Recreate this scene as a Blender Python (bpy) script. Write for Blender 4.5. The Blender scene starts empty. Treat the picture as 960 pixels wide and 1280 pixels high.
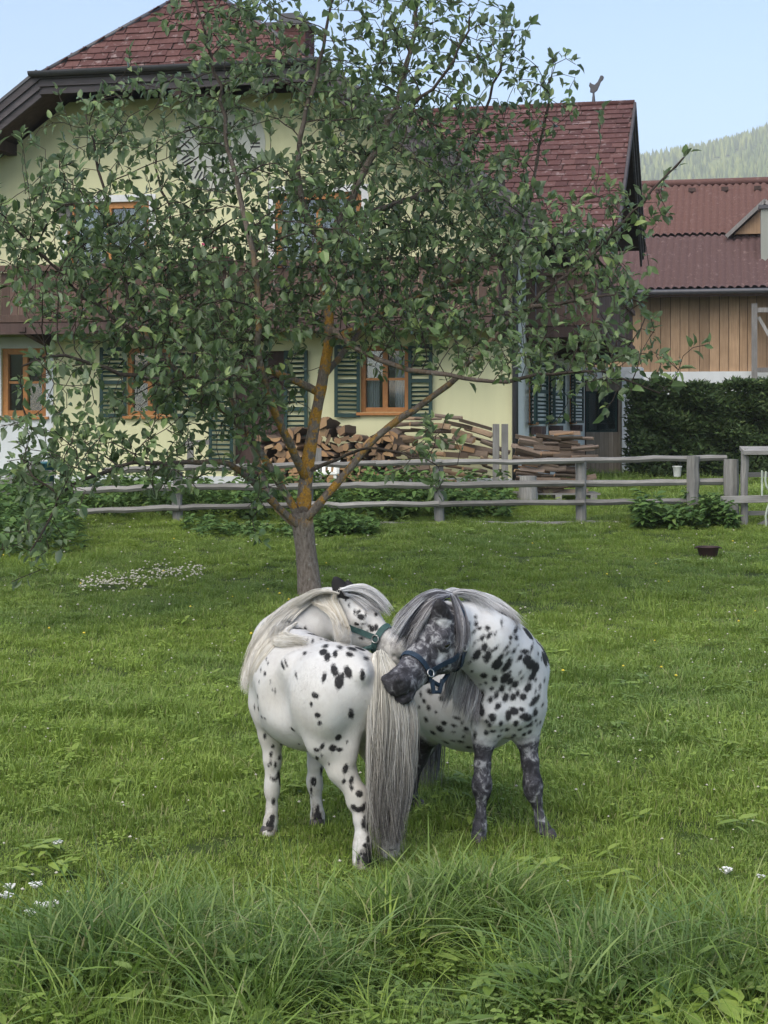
import bpy, math, random
import numpy as np
from mathutils import Vector, Matrix
from mathutils.bvhtree import BVHTree

rng = np.random.default_rng(7)
random.seed(7)
scene = bpy.context.scene
COL = scene.collection
R = math.radians

# ------------------------------------------------------------------ camera, world, sun, exposure
F, CX, HY, CAMZ = 2000.0, 480.0, 525.0, 1.7      # focal length, centre column and horizon row in photo pixels, eye height
cam_data = bpy.data.cameras.new("camera")
cam_data.sensor_width = 36.0
cam_data.lens = 36.0 * F / 1280.0
cam_data.shift_y = -(640.0 - HY) / 1280.0
cam_data.clip_start = 0.1
cam_data.clip_end = 9000.0
cam = bpy.data.objects.new("camera", cam_data)
cam.location = (0, 0, CAMZ)
cam.rotation_euler = (R(90), 0, 0)
COL.objects.link(cam)
scene.camera = cam

SUN_EL, SUN_AZ = 50.0, 212.0                     # degrees; azimuth clockwise from +Y
world = bpy.data.worlds.new("World")
scene.world = world
world.use_nodes = True
wn = world.node_tree
wn.nodes.clear()
wo = wn.nodes.new("ShaderNodeOutputWorld")
wb = wn.nodes.new("ShaderNodeBackground")
ws = wn.nodes.new("ShaderNodeTexSky")
ws.sky_type = 'NISHITA'
ws.sun_disc = False
ws.sun_elevation = R(SUN_EL)
ws.sun_rotation = R(SUN_AZ)
ws.altitude = 900
ws.air_density = 1.0
ws.dust_density = 2.2
ws.ozone_density = 1.0
wb.inputs[1].default_value = 0.11
wn.links.new(ws.outputs[0], wb.inputs[0])
wn.links.new(wb.outputs[0], wo.inputs[0])
sun_data = bpy.data.lights.new("sun", 'SUN')
sun_data.energy = 1.5
sun_data.angle = R(75)
sun_data.color = (1.0, 0.91, 0.74)
sun = bpy.data.objects.new("sun", sun_data)
sv = Vector((math.sin(R(SUN_AZ)) * math.cos(R(SUN_EL)), math.cos(R(SUN_AZ)) * math.cos(R(SUN_EL)), math.sin(R(SUN_EL))))
sun.rotation_euler = sv.to_track_quat('Z', 'Y').to_euler()
sun.location = (0, 0, 50)
COL.objects.link(sun)
scene.view_settings.view_transform = 'Standard'
scene.view_settings.look = 'None'
scene.view_settings.gamma = 1.0
scene.view_settings.exposure = 1.45
scene.cycles.max_bounces = 6
scene.cycles.transparent_max_bounces = 8
scene.cycles.volume_bounces = 0

# ------------------------------------------------------------------ helpers
def at(px, py, Y):
    return Vector(((px - CX) / F * Y, Y, CAMZ - (py - HY) / F * Y))

def smooth(a, b, x):
    t = np.clip((np.asarray(x, float) - a) / (b - a), 0, 1)
    return t * t * (3 - 2 * t)

def gh(X, Y):
    """height of the meadow: level near the ponies, rising a little to the house"""
    X = np.asarray(X, float); Y = np.asarray(Y, float)
    z = 0.42 * smooth(14, 27, Y) - 0.2 * smooth(30, 42, Y)
    near = 1 - smooth(60, 120, np.hypot(X, Y))
    z = z + near * (0.018 * np.sin(X * 1.7 + Y * .6) + 0.014 * np.sin(X * .8 - Y * 1.3 + 2)) * smooth(6.9, 9, Y)
    return z

def tag(o, label=None, cat=None, group=None, kind=None):
    if label: o['label'] = label
    if cat: o['category'] = cat
    if group: o['group'] = group
    if kind: o['kind'] = kind
    return o

def thing(name, loc, label, cat, group=None):
    o = bpy.data.objects.new(name, None)
    o.empty_display_size = 0.2
    o.location = loc
    COL.objects.link(o)
    return tag(o, label, cat, group)

def base_of(parent):
    b = Vector((0, 0, 0))
    p = parent
    while p is not None:
        b += p.location
        p = p.parent
    return b

def link_mesh(name, me, mat, parent=None, origin=None, smooth_shade=False):
    if mat is not None and len(me.materials) == 0:
        me.materials.append(mat)
    if smooth_shade:
        me.polygons.foreach_set("use_smooth", [True] * len(me.polygons))
    o = bpy.data.objects.new(name, me)
    COL.objects.link(o)
    if parent is not None:
        o.parent = parent
    return o

class MB:
    """collects vertices and faces (world coordinates) and links them as one mesh object"""
    def __init__(s):
        s.v = []; s.f = []
    def add(s, verts, faces):
        n = len(s.v)
        s.v.extend([tuple(p) for p in verts])
        s.f.extend([tuple(i + n for i in f) for f in faces])
    def box(s, c, ax, ay, az):
        """centre and three half-axis vectors"""
        c, ax, ay, az = Vector(c), Vector(ax), Vector(ay), Vector(az)
        vs = [c + ax * i + ay * j + az * k for k in (-1, 1) for j in (-1, 1) for i in (-1, 1)]
        s.add(vs, [(0, 2, 3, 1), (4, 5, 7, 6), (0, 1, 5, 4), (2, 6, 7, 3), (0, 4, 6, 2), (1, 3, 7, 5)])
    def bar(s, a, b, w, h, up=(0, 0, 1)):
        a, b = Vector(a), Vector(b)
        d = (b - a)
        z = Vector(up)
        x = d.cross(z)
        if x.length < 1e-6: x = Vector((1, 0, 0))
        x.normalize()
        z = x.cross(d).normalized()
        s.box((a + b) / 2, x * w / 2, d / 2, z * h / 2)
    def tube(s, pts, rad, n=8, cap=True, sq=1.0):
        pts = [Vector(p) for p in pts]
        if not hasattr(rad, '__len__'): rad = [rad] * len(pts)
        base = len(s.v)
        t0 = (pts[1] - pts[0]).normalized()
        up = Vector((0, 0, 1)) if abs(t0.z) < 0.9 else Vector((1, 0, 0))
        x = t0.cross(up).normalized()
        for i, p in enumerate(pts):
            t = (pts[min(i + 1, len(pts) - 1)] - pts[max(i - 1, 0)])
            if t.length < 1e-9: t = t0
            t = t.normalized()
            x = (x - t * x.dot(t))
            if x.length < 1e-6: x = t.orthogonal()
            x.normalize()
            y = t.cross(x)
            for k in range(n):
                a = 2 * math.pi * k / n
                s.v.append(tuple(p + (x * math.cos(a) + y * math.sin(a) * sq) * rad[i]))
        for i in range(len(pts) - 1):
            for k in range(n):
                k2 = (k + 1) % n
                s.f.append((base + i * n + k, base + i * n + k2, base + (i + 1) * n + k2, base + (i + 1) * n + k))
        if cap:
            s.f.append(tuple(base + k for k in range(n))[::-1])
            s.f.append(tuple(base + (len(pts) - 1) * n + k for k in range(n)))
    def lathe(s, c, prof, n=16):
        c = Vector(c)
        base = len(s.v)
        for r, z in prof:
            for k in range(n):
                a = 2 * math.pi * k / n
                s.v.append((c.x + r * math.cos(a), c.y + r * math.sin(a), c.z + z))
        for i in range(len(prof) - 1):
            for k in range(n):
                k2 = (k + 1) % n
                s.f.append((base + i * n + k, base + i * n + k2, base + (i + 1) * n + k2, base + (i + 1) * n + k))
    def prism(s, poly, d):
        """polygon (list of points) extruded by vector d"""
        n = len(poly); d = Vector(d)
        vs = [Vector(p) for p in poly] + [Vector(p) + d for p in poly]
        fs = [tuple(range(n))[::-1], tuple(range(n, 2 * n))] + [(i, (i + 1) % n, n + (i + 1) % n, n + i) for i in range(n)]
        s.add(vs, fs)
    def mesh(s, name, b=Vector((0, 0, 0)), fix=True):
        me = bpy.data.meshes.new(name)
        v = np.array(s.v, float).reshape(-1, 3) - np.array(b)
        me.from_pydata(v.tolist(), [], s.f)
        if fix:
            import bmesh
            bm = bmesh.new(); bm.from_mesh(me)
            bmesh.ops.recalc_face_normals(bm, faces=bm.faces)
            bm.to_mesh(me); bm.free()
        me.update()
        return me
    def build(s, name, mat, parent=None, smooth_shade=False, bevel=0.0, kind=None, label=None, fix=True):
        me = s.mesh(name, base_of(parent) if parent else Vector((0, 0, 0)), fix)
        o = link_mesh(name, me, mat, parent, smooth_shade=smooth_shade)
        if bevel:
            m = o.modifiers.new("edge", 'BEVEL'); m.width = bevel; m.segments = 2; m.limit_method = 'ANGLE'
        if kind: o['kind'] = kind
        if label: o['label'] = label
        return o

def np_mesh(name, verts, quads=None, tris=None, mat=None, parent=None, smooth_shade=False, attrs=None):
    """fast mesh from arrays; attrs: name -> per-vertex float or rgb array"""
    b = np.array(base_of(parent)) if parent else np.zeros(3)
    verts = np.asarray(verts, np.float32) - b.astype(np.float32)
    me = bpy.data.meshes.new(name)
    nq = 0 if quads is None else len(quads); nt = 0 if tris is None else len(tris)
    me.vertices.add(len(verts)); me.vertices.foreach_set("co", verts.ravel())
    loops = []
    if nq: loops.append(np.asarray(quads, np.int32).ravel())
    if nt: loops.append(np.asarray(tris, np.int32).ravel())
    loops = np.concatenate(loops)
    me.loops.add(len(loops)); me.loops.foreach_set("vertex_index", loops)
    starts = np.concatenate([np.arange(nq) * 4, nq * 4 + np.arange(nt) * 3]).astype(np.int32)
    me.polygons.add(nq + nt); me.polygons.foreach_set("loop_start", starts)
    me.update(calc_edges=True)
    if attrs:
        for k, a in attrs.items():
            a = np.asarray(a, np.float32)
            if a.ndim == 1:
                at_ = me.attributes.new(k, 'FLOAT', 'POINT'); at_.data.foreach_set("value", a)
            else:
                at_ = me.attributes.new(k, 'FLOAT_VECTOR', 'POINT'); at_.data.foreach_set("vector", a.ravel())
    if mat: me.materials.append(mat)
    if smooth_shade: me.polygons.foreach_set("use_smooth", np.ones(nq + nt, bool))
    o = bpy.data.objects.new(name, me)
    COL.objects.link(o)
    if parent: o.parent = parent
    return o

# ------------------------------------------------------------------ materials
class NT:
    def __init__(s, name):
        s.m = bpy.data.materials.new(name); s.m.use_nodes = True
        s.n = s.m.node_tree.nodes; s.l = s.m.node_tree.links
        s.p = s.n["Principled BSDF"]; s.out = s.n["Material Output"]
    def new(s, t, **kw):
        n = s.n.new(t)
        for k, v in kw.items(): setattr(n, k, v)
        return n
    def link(s, a, b): s.l.new(a, b)
    def coord(s, which='Object'):
        return s.new("ShaderNodeTexCoord").outputs[which]
    def pos(s):
        return s.new("ShaderNodeNewGeometry").outputs['Position']
    def mapping(s, vec, scale=(1, 1, 1), rot=(0, 0, 0)):
        m = s.new("ShaderNodeMapping"); s.link(vec, m.inputs[0])
        m.inputs['Scale'].default_value = scale; m.inputs['Rotation'].default_value = rot
        return m.outputs[0]
    def noise(s, vec, scale=5, detail=4, rough=.55, dist=0.0):
        n = s.new("ShaderNodeTexNoise"); s.link(vec, n.inputs['Vector'])
        n.inputs['Scale'].default_value = scale; n.inputs['Detail'].default_value = detail
        n.inputs['Roughness'].default_value = rough; n.inputs['Distortion'].default_value = dist
        return n.outputs['Fac']
    def ramp(s, fac, stops):
        r = s.new("ShaderNodeValToRGB"); s.link(fac, r.inputs[0])
        el = r.color_ramp.elements
        while len(el) < len(stops): el.new(.5)
        for e, (p, c) in zip(el, stops):
            e.position = p; e.color = (c[0], c[1], c[2], 1) if hasattr(c, '__len__') else (c, c, c, 1)
        return r.outputs[0]
    def mix(s, fac, a, b, mode='MIX'):
        m = s.new("ShaderNodeMix", data_type='RGBA', blend_type=mode)
        for i, v in ((0, fac), (6, a), (7, b)):
            if hasattr(v, 'is_linked'): s.link(v, m.inputs[i])
            elif i == 0: m.inputs[0].default_value = v
            else: m.inputs[i].default_value = (v[0], v[1], v[2], 1)
        return m.outputs[2]
    def math(s, op, a, b=None, c=None, clamp=False):
        m = s.new("ShaderNodeMath", operation=op); m.use_clamp = clamp
        for i, v in enumerate((a, b, c)):
            if v is None: continue
            if hasattr(v, 'is_linked'): s.link(v, m.inputs[i])
            else: m.inputs[i].default_value = v
        return m.outputs[0]
    def attr(s, name, typ='GEOMETRY', out='Fac'):
        a = s.new("ShaderNodeAttribute", attribute_name=name, attribute_type=typ)
        return a.outputs[out]
    def rand(s):
        """random value per object plus per loose piece of a mesh"""
        a = s.new("ShaderNodeObjectInfo").outputs['Random']
        b = s.new("ShaderNodeNewGeometry").outputs['Random Per Island']
        return s.math('FRACT', s.math('ADD', a, b))
    def bump(s, h, strength=.3, dist=.01):
        b = s.new("ShaderNodeBump"); s.link(h, b.inputs['Height'])
        b.inputs['Strength'].default_value = strength; b.inputs['Distance'].default_value = dist
        s.link(b.outputs[0], s.p.inputs['Normal'])
        return b.outputs[0]
    def col(s, c):
        if hasattr(c, 'is_linked'): s.link(c, s.p.inputs['Base Color'])
        else: s.p.inputs['Base Color'].default_value = (c[0], c[1], c[2], 1)
    def rough(s, r, spec=None):
        if hasattr(r, 'is_linked'): s.link(r, s.p.inputs['Roughness'])
        else: s.p.inputs['Roughness'].default_value = r
        if spec is not None: s.p.inputs['Specular IOR Level'].default_value = spec

def sc(c, k): return tuple(x * k for x in c)

def mat_plaster(name, c):
    t = NT(name); v = t.pos()
    n1 = t.noise(v, .7, 5, .6); n2 = t.noise(v, 60, 3)
    st = t.noise(t.mapping(v, (3, 3, .35)), 1.2, 4)
    k = t.ramp(n1, [(.3, sc(c, .92)), (.7, c)])
    k = t.mix(t.ramp(st, [(.42, 0), (.75, .28)]), k, sc(c, .66))
    t.col(k); t.rough(.92, .2); t.bump(n2, .25, .006)
    return t.m

def mat_wood(name, dark, light, grain=(1, 1, 14), scale=3.0, rough=.8, bump=.35, use_pos=False, worn=None):
    """grain vector: stretch factors, the small one runs along the grain"""
    t = NT(name); v = t.pos() if use_pos else t.coord('Object')
    off = t.new("ShaderNodeVectorMath", operation='ADD')
    t.link(v, off.inputs[0])
    r = t.rand()
    cmb = t.new("ShaderNodeCombineXYZ")
    for i in range(3): t.link(t.math('MULTIPLY', r, 31.0 + 7 * i), cmb.inputs[i])
    t.link(cmb.outputs[0], off.inputs[1])
    g = t.noise(t.mapping(off.outputs[0], grain), scale, 6, .65, .4)
    n2 = t.noise(off.outputs[0], 2.3, 3)
    c = t.ramp(g, [(.25, dark), (.75, light)])
    c = t.mix(t.ramp(n2, [(.35, 0), (.75, .5)]), c, sc(dark, .9))
    hv = t.new("ShaderNodeHueSaturation"); t.link(c, hv.inputs['Color'])
    t.link(t.math('MULTIPLY_ADD', r, .5, .75), hv.inputs['Value'])
    hv.inputs['Saturation'].default_value = .95
    c = hv.outputs[0]
    if worn:
        c = t.mix(t.ramp(t.noise(v, 9, 4), [(.58, 0), (.66, .8)]), c, worn)
    t.col(c); t.rough(rough, .25); t.bump(g, bump, .006)
    return t.m

def mat_plain(name, c, rough=.6, spec=.4, var=.15, scale=8, metallic=0):
    t = NT(name); v = t.coord('Object')
    n = t.noise(v, scale, 4)
    t.col(t.ramp(n, [(.3, sc(c, 1 - var)), (.7, sc(c, 1 + var * .5))])); t.rough(rough, spec)
    t.p.inputs['Metallic'].default_value = metallic
    t.bump(n, .08, .004)
    return t.m

def mat_leaf(name, lo, hi, back, trans=.25, rough=.5, pale=None):
    t = NT(name); r = t.rand(); v = t.pos()
    c = t.ramp(r, [(0, sc(lo, .85)), (.6, hi), (.85, sc(hi, 1.3)), (1, pale or hi)])
    c = t.mix(t.ramp(t.noise(v, 1.4, 3), [(.35, 0), (.7, .5)]), c, sc(lo, 1.0))
    bf = t.new("ShaderNodeNewGeometry").outputs['Backfacing']
    c = t.mix(bf, c, back)
    t.col(c); t.rough(rough, .35)
    tr = t.new("ShaderNodeBsdfTranslucent"); t.link(t.mix(.5, c, sc(hi, 1.3)), tr.inputs[0])
    ms = t.new("ShaderNodeMixShader"); ms.inputs[0].default_value = trans
    t.link(t.p.outputs[0], ms.inputs[1]); t.link(tr.outputs[0], ms.inputs[2])
    t.link(ms.outputs[0], t.out.inputs[0])
    return t.m

def mat_glass(name, c=(.012, .016, .02), rough=.03):
    t = NT(name)
    gl = t.new("ShaderNodeBsdfGlossy"); gl.inputs['Roughness'].default_value = rough; gl.inputs[0].default_value = (.95, .97, 1, 1)
    tr = t.new("ShaderNodeBsdfTransparent"); tr.inputs[0].default_value = (.82, .86, .86, 1)
    fr = t.new("ShaderNodeFresnel"); fr.inputs[0].default_value = 1.75
    ms = t.new("ShaderNodeMixShader"); t.link(fr.outputs[0], ms.inputs[0]); t.link(tr.outputs[0], ms.inputs[1]); t.link(gl.outputs[0], ms.inputs[2])
    t.link(ms.outputs[0], t.out.inputs[0])
    return t.m
# ------------------------------------------------------------------ ground, hills, forest
def grid_mesh(name, xs, ys, zf, mat, kind='structure'):
    X, Y = np.meshgrid(xs, ys)
    Z = zf(X, Y)
    v = np.stack([X, Y, Z], -1).reshape(-1, 3)
    nx, ny = len(xs), len(ys)
    i = (np.arange(ny - 1)[:, None] * nx + np.arange(nx - 1)[None, :]).ravel()
    q = np.stack([i, i + 1, i + nx + 1, i + nx], 1)
    o = np_mesh(name, v, q, mat=mat, smooth_shade=True)
    o['kind'] = kind
    return o

t = NT("meadow_soil"); v = t.pos()
n = t.noise(v, .45, 5); n2 = t.noise(v, 14, 4)
c = t.ramp(n, [(.3, (.035, .055, .016)), (.7, (.06, .085, .024))])
c = t.mix(t.ramp(n2, [(.45, 0), (.75, .6)]), c, (.035, .035, .018))
t.col(c); t.rough(.95, .1); t.bump(n2, .6, .03)
M_SOIL = t.m
xs = np.concatenate([[-2000, -1200, -600, -300, -150, -80, -40], np.linspace(-24, 24, 97), [40, 80, 150, 300, 600, 1200, 2000]])
ys = np.concatenate([[-1500, -600, -200, -60, -20], np.linspace(-4, 48, 105), [55, 70, 100, 200, 500, 1000, 2000, 3200]])
ground = grid_mesh('ground', xs, ys, gh, M_SOIL)
ground['label'] = 'sloping green paddock and house yard'

def ridge(X):
    x = X / 2000.0
    px = 480 + x * 2000
    y = np.interp(px, [-3000, -1500, -600, 200, 600, 800, 840, 890, 960, 1100, 1500, 2400, 3600], [300, 270, 300, 330, 290, 207, 197, 184, 161, 150, 145, 160, 200])
    return 1.7 + (525 - y)
def hillz(X, Y):
    return -3 + (ridge(X) + 3 + 10 * np.sin(X * .011) * smooth(900, 1500, Y)) * smooth(600, 2050, Y) * (1 - .15 * smooth(2100, 2900, Y))
t = NT("hill_meadow_sunlit_tint"); v = t.pos()
t.col(t.ramp(t.noise(v, .012, 5, .6), [(.35, (.14, .18, .06)), (.65, (.24, .27, .09))])); t.rough(.95, .1)  # greens raised so the slope looks sunlit; sunshine is in the colour
hill = grid_mesh('hill', np.linspace(-1900, 1900, 150), np.linspace(600, 2900, 70), hillz, t.m)
hill['label'] = 'wooded hillside rising behind the barn'
def conifers(n, x0, x1, y0, y1, rg):
    X = rg.uniform(x0, x1, n); Y = rg.uniform(y0, y1, n)
    k = np.sin(X * .02 + Y * .013) + np.sin(X * .051 - Y * .031 + 1) + rg.normal(0, .8, n)
    keep = k > -.75
    X, Y = X[keep], Y[keep]
    return X, Y, hillz(X, Y)
Xa, Ya, Za = conifers(6500, 230, 640, 1350, 2080, rng)
Xb, Yb, Zb = conifers(3500, -1800, 1800, 1200, 2080, rng)
X = np.r_[Xa, Xb]; Y = np.r_[Ya, Yb]; Z = np.r_[Za, Zb]
N = len(X); H = rng.uniform(9, 19, N); W = H * rng.uniform(.13, .24, N)
a = np.arange(5) * 2 * np.pi / 5
V = []
for lev, (rr, hh) in enumerate(((1.0, .12), (.62, .5))):
    ring = np.stack([X[:, None] + np.cos(a + lev) * W[:, None] * rr, Y[:, None] + np.sin(a + lev) * W[:, None] * rr, np.repeat((Z + H * hh)[:, None], 5, 1)], -1)
    V.append(ring)
tip = np.stack([X, Y, Z + H], -1)[:, None]
V = np.concatenate(V + [tip], 1)
T = []
for k in range(5):
    k2 = (k + 1) % 5
    T += [(k, k2, 5 + k), (k2, 5 + k2, 5 + k), (5 + k, 5 + k2, 10)]
T = (np.arange(N)[:, None, None] * 11 + np.array(T)[None]).reshape(-1, 3)
t = NT("conifer_sunlit_tint"); r = t.rand()
t.col(t.ramp(r, [(0, (.08, .105, .04)), (.55, (.17, .21, .065)), (1, (.28, .3, .1))])); t.rough(.9, .1)  # tree colours lightened to carry the sunlight on the far hillside
forest = np_mesh('forest', V.reshape(-1, 3), tris=T, mat=t.m)
tag(forest, 'pale sunlit conifer wood covering the far hillside', kind='stuff')
# snowy summit peeping over the wood
b = MB()
pts = [(at(px, py, 2700)) for px, py in ((855, 205), (866, 186), (880, 180), (893, 181), (912, 176), (925, 178), (945, 200))]
top = pts; bot = [Vector((p.x, p.y + 120, 250)) for p in pts]; front = [Vector((p.x + 6, p.y - 120, 300)) for p in pts]
n = len(pts)
b.add(top + front + bot, [(i, i + 1, n + i + 1, n + i) for i in range(n - 1)] + [(i, i + 1, 2 * n + i + 1, 2 * n + i) for i in range(n - 1)])
t = NT("snow"); t.col(t.ramp(t.noise(t.pos(), .06, 4), [(.4, (.55, .58, .62)), (.6, (.85, .86, .88))])); t.rough(.7)
o = b.build('snowy_mountain', t.m); tag(o, 'white snowy summit just above the wooded ridge', kind='structure')

# ------------------------------------------------------------------ farmhouse frame: s along the front (left negative), d into depth
TH = R(12); CN, SN = math.cos(TH), math.sin(TH)
E1 = Vector((CN, -SN, 0)); E2 = Vector((SN, CN, 0)); EZ = Vector((0, 0, 1))
def HP(s, d, z): return Vector((2.24 + CN * s + SN * d, 28 - SN * s + CN * d, z))
def s_of(px, d):
    x = (px - 480) / 2000
    return (x * (28 + CN * d) - 2.24 - SN * d) / (CN + SN * x)
def z_of(py, s, d): return CAMZ + (HY - py) / F * (28 - SN * s + CN * d)

M_YEL = mat_plaster("yellow_plaster", (.71, .69, .42))
M_WHITE = mat_plaster("white_plaster", (.68, .7, .7))
M_SIDE = mat_plaster("pale_plaster", (.68, .69, .63))
M_TRIM = mat_plain("white_trim", (.75, .75, .74), .7)
M_DKWOOD = mat_wood("dark_stained_wood", (.045, .028, .024), (.11, .07, .06), (1, 1, .12), 9)
M_BALC = mat_wood("balcony_wood", (.075, .045, .035), (.155, .098, .075), (8, 8, .6), 5)
M_FASCIA = mat_wood("grey_fascia_wood", (.06, .052, .055), (.12, .105, .11), (.4, .4, 6), 4)
M_ORANGE = mat_wood("orange_window_wood", (.3, .12, .03), (.5, .21, .05), (4, 4, 4), 4, .45, .1)
M_GLASS = mat_glass("window_glass")
M_GREEN = mat_plain("green_shutter_paint", (.013, .046, .04), .55)
M_CURT = mat_plain("added_curtain_cloth", (.66, .67, .7), .9, .1, .04)
M_METAL = mat_plain("dark_gutter_metal", (.06, .06, .068), .45, .5)

def mat_shingle(name, lo, mid, hi, wear):
    t = NT(name); r = t.rand(); v = t.pos()
    c = t.ramp(r, [(0, lo), (.5, mid), (.95, hi)])
    c = t.mix(t.ramp(t.noise(v, 22, 4), [(.3, .45), (.7, 0)]), c, sc(lo, .7))
    w = t.noise(t.mapping(v, (1, 1, 1.5)), 5.5, 5, .7)
    c = t.mix(t.ramp(w, [(.57, 0), (.66, .75)]), c, wear)
    t.col(c); t.rough(.85, .2); t.bump(t.noise(v, 45, 4), .5, .008)
    return t.m
M_SHING = mat_shingle("red_shingle", (.085, .04, .037), (.118, .055, .05), (.145, .072, .064), (.28, .21, .2))
M_TILE = mat_shingle("red_clay_tile", (.1, .052, .046), (.13, .066, .058), (.15, .082, .07), (.2, .13, .12))
M_TILE2 = mat_shingle("brown_clay_tile", (.1, .06, .058), (.13, .08, .077), (.155, .096, .092), (.19, .13, .125))

house = thing('farmhouse', HP(0, 0, .4), 'pale yellow farmhouse with red shingle roofs, wooden balconies and green shutters', 'house')

def clip_poly(poly, a, b, c):
    """keep the part of a 2D polygon where a*x+b*y<=c"""
    out = []
    for i in range(len(poly)):
        p, q = poly[i], poly[(i + 1) % len(poly)]
        fp, fq = a * p[0] + b * p[1] - c, a * q[0] + b * q[1] - c
        if fp <= 0: out.append(p)
        if fp * fq < 0:
            k = fp / (fp - fq); out.append((p[0] + (q[0] - p[0]) * k, p[1] + (q[1] - p[1]) * k))
    return out

def wall(name, mat, u0, u1, z0, z1, clips, openings, P, inward, parent, depth=.2):
    """wall in the (u,z) plane with rectangular openings and reveals; P(u,z)->point, inward: vector into the house"""
    us = sorted({u0, u1} | {x for o in openings for x in o[:2]})
    zs = sorted({z0, z1} | {x for o in openings for x in o[2:4]})
    b = MB()
    for i in range(len(us) - 1):
        for j in range(len(zs) - 1):
            cu, cz = (us[i] + us[i + 1]) / 2, (zs[j] + zs[j + 1]) / 2
            if any(o[0] < cu < o[1] and o[2] < cz < o[3] for o in openings): continue
            poly = [(us[i], zs[j]), (us[i + 1], zs[j]), (us[i + 1], zs[j + 1]), (us[i], zs[j + 1])]
            for cl in clips:
                poly = clip_poly(poly, *cl)
                if len(poly) < 3: break
            if len(poly) >= 3:
                b.add([P(u, z) for u, z in poly], [tuple(range(len(poly)))])
    for o in openings:
        q = [(o[0], o[2]), (o[1], o[2]), (o[1], o[3]), (o[0], o[3])]
        for k in range(4):
            p1, p2 = q[k], q[(k + 1) % 4]
            b.add([P(*p1), P(*p2), P(*p2) + inward * depth, P(*p1) + inward * depth], [(0, 1, 2, 3)])
    return b.build(name, mat, parent, fix=False)

# main roof numbers
ZE, SE = 5.06, .654          # eave of the right slope
KS = .72                     # slope
SR, ZR = -5.78, 9.69         # ridge
HS0, HS1, HZ, HD, RD = -8.34, -3.23, 7.85, -1.2, .25
def Pf(s, z): return HP(s, 0, z)
U1 = (-8.3, -6.7, 3.6, 5.72); U2 = (-4.3, -2.7, 3.6, 5.78)
W1 = (-9.62, -8.72, 1.77, 3.04); W2 = (-7.13, -6.27, 1.78, 3.02); DR = (-5.08, -4.12, .5, 2.95); W4 = (-2.72, -1.84, 1.84, 3.02)
fw = wall('front_wall', M_YEL, -11.56, 0, .2, 9.6,
          [(KS, 1, ZR + KS * SR - .3), (-KS, 1, ZR - KS * SR - .3), (0, 1, 7.6)],
          [U1, U2, W1, W2, DR, W4], Pf, E2, house)
def Ps(d, z): return HP(0, d, z)
SW = [(2.5, 3.3, 1.66, 2.86), (5.9, 6.7, 1.66, 2.86), (10.7, 11.5, 1.66, 2.86)]
KW = (8.75 - 5.2) / 5.8
sw = wall('side_wall', M_SIDE, 0, 15, 0, 8.6, [(-KW, 1, 8.75 - KW * 8.2 - .2 + 0), (KW, 1, 8.75 + KW * 8.2 - .2)] , SW, Ps, -E1, house)
b = MB()   # lower part of the side wall near the corner (under the main eave), and hidden walls
b.add([HP(0, 0, .2), HP(0, 2.4, .2), HP(0, 2.4, 5.0), HP(0, 0, 5.0)], [(0, 1, 2, 3)])
b.v = [tuple(Vector(p) - E1 * .004) for p in b.v]
b.build('side_wall', M_SIDE, house); b = MB()
b.add([HP(-11.56, 0, .2), HP(-11.56, 15, .2), HP(-11.56, 15, 5.3), HP(-11.56, 0, 5.3)], [(0, 1, 2, 3)])
b.build('left_wall', M_SIDE, house); b = MB()
b.add([HP(-11.56, 15, .2), HP(0, 15, .2), HP(0, 15, 5.3), HP(SR, 15, 9.4), HP(-11.56, 15, 5.3)], [(0, 1, 2, 3, 4)])
b.build('back_wall', M_SIDE, house)
# white painted field round the left window
b = MB(); 
for (s0, s1, z0, z1) in ((-11.5, W1[0], .25, 3.25), (W1[1], -8.58, .25, 3.25), (W1[0], W1[1], .25, W1[2]), (W1[0], W1[1], W1[3], 3.25)):
    b.box(HP((s0 + s1) / 2, -.01, (z0 + z1) / 2), E1 * (s1 - s0) / 2, E2 * .012, EZ * (z1 - z0) / 2)
b.build('white_wall_field', M_WHITE, house, label='white painted wall field round the left window')
b = MB()
b.box(HP(-5.78, -.02, .38), E1 * 5.8, E2 * .03, EZ * .3)
b.build('plinth', M_WHITE, house)

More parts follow.
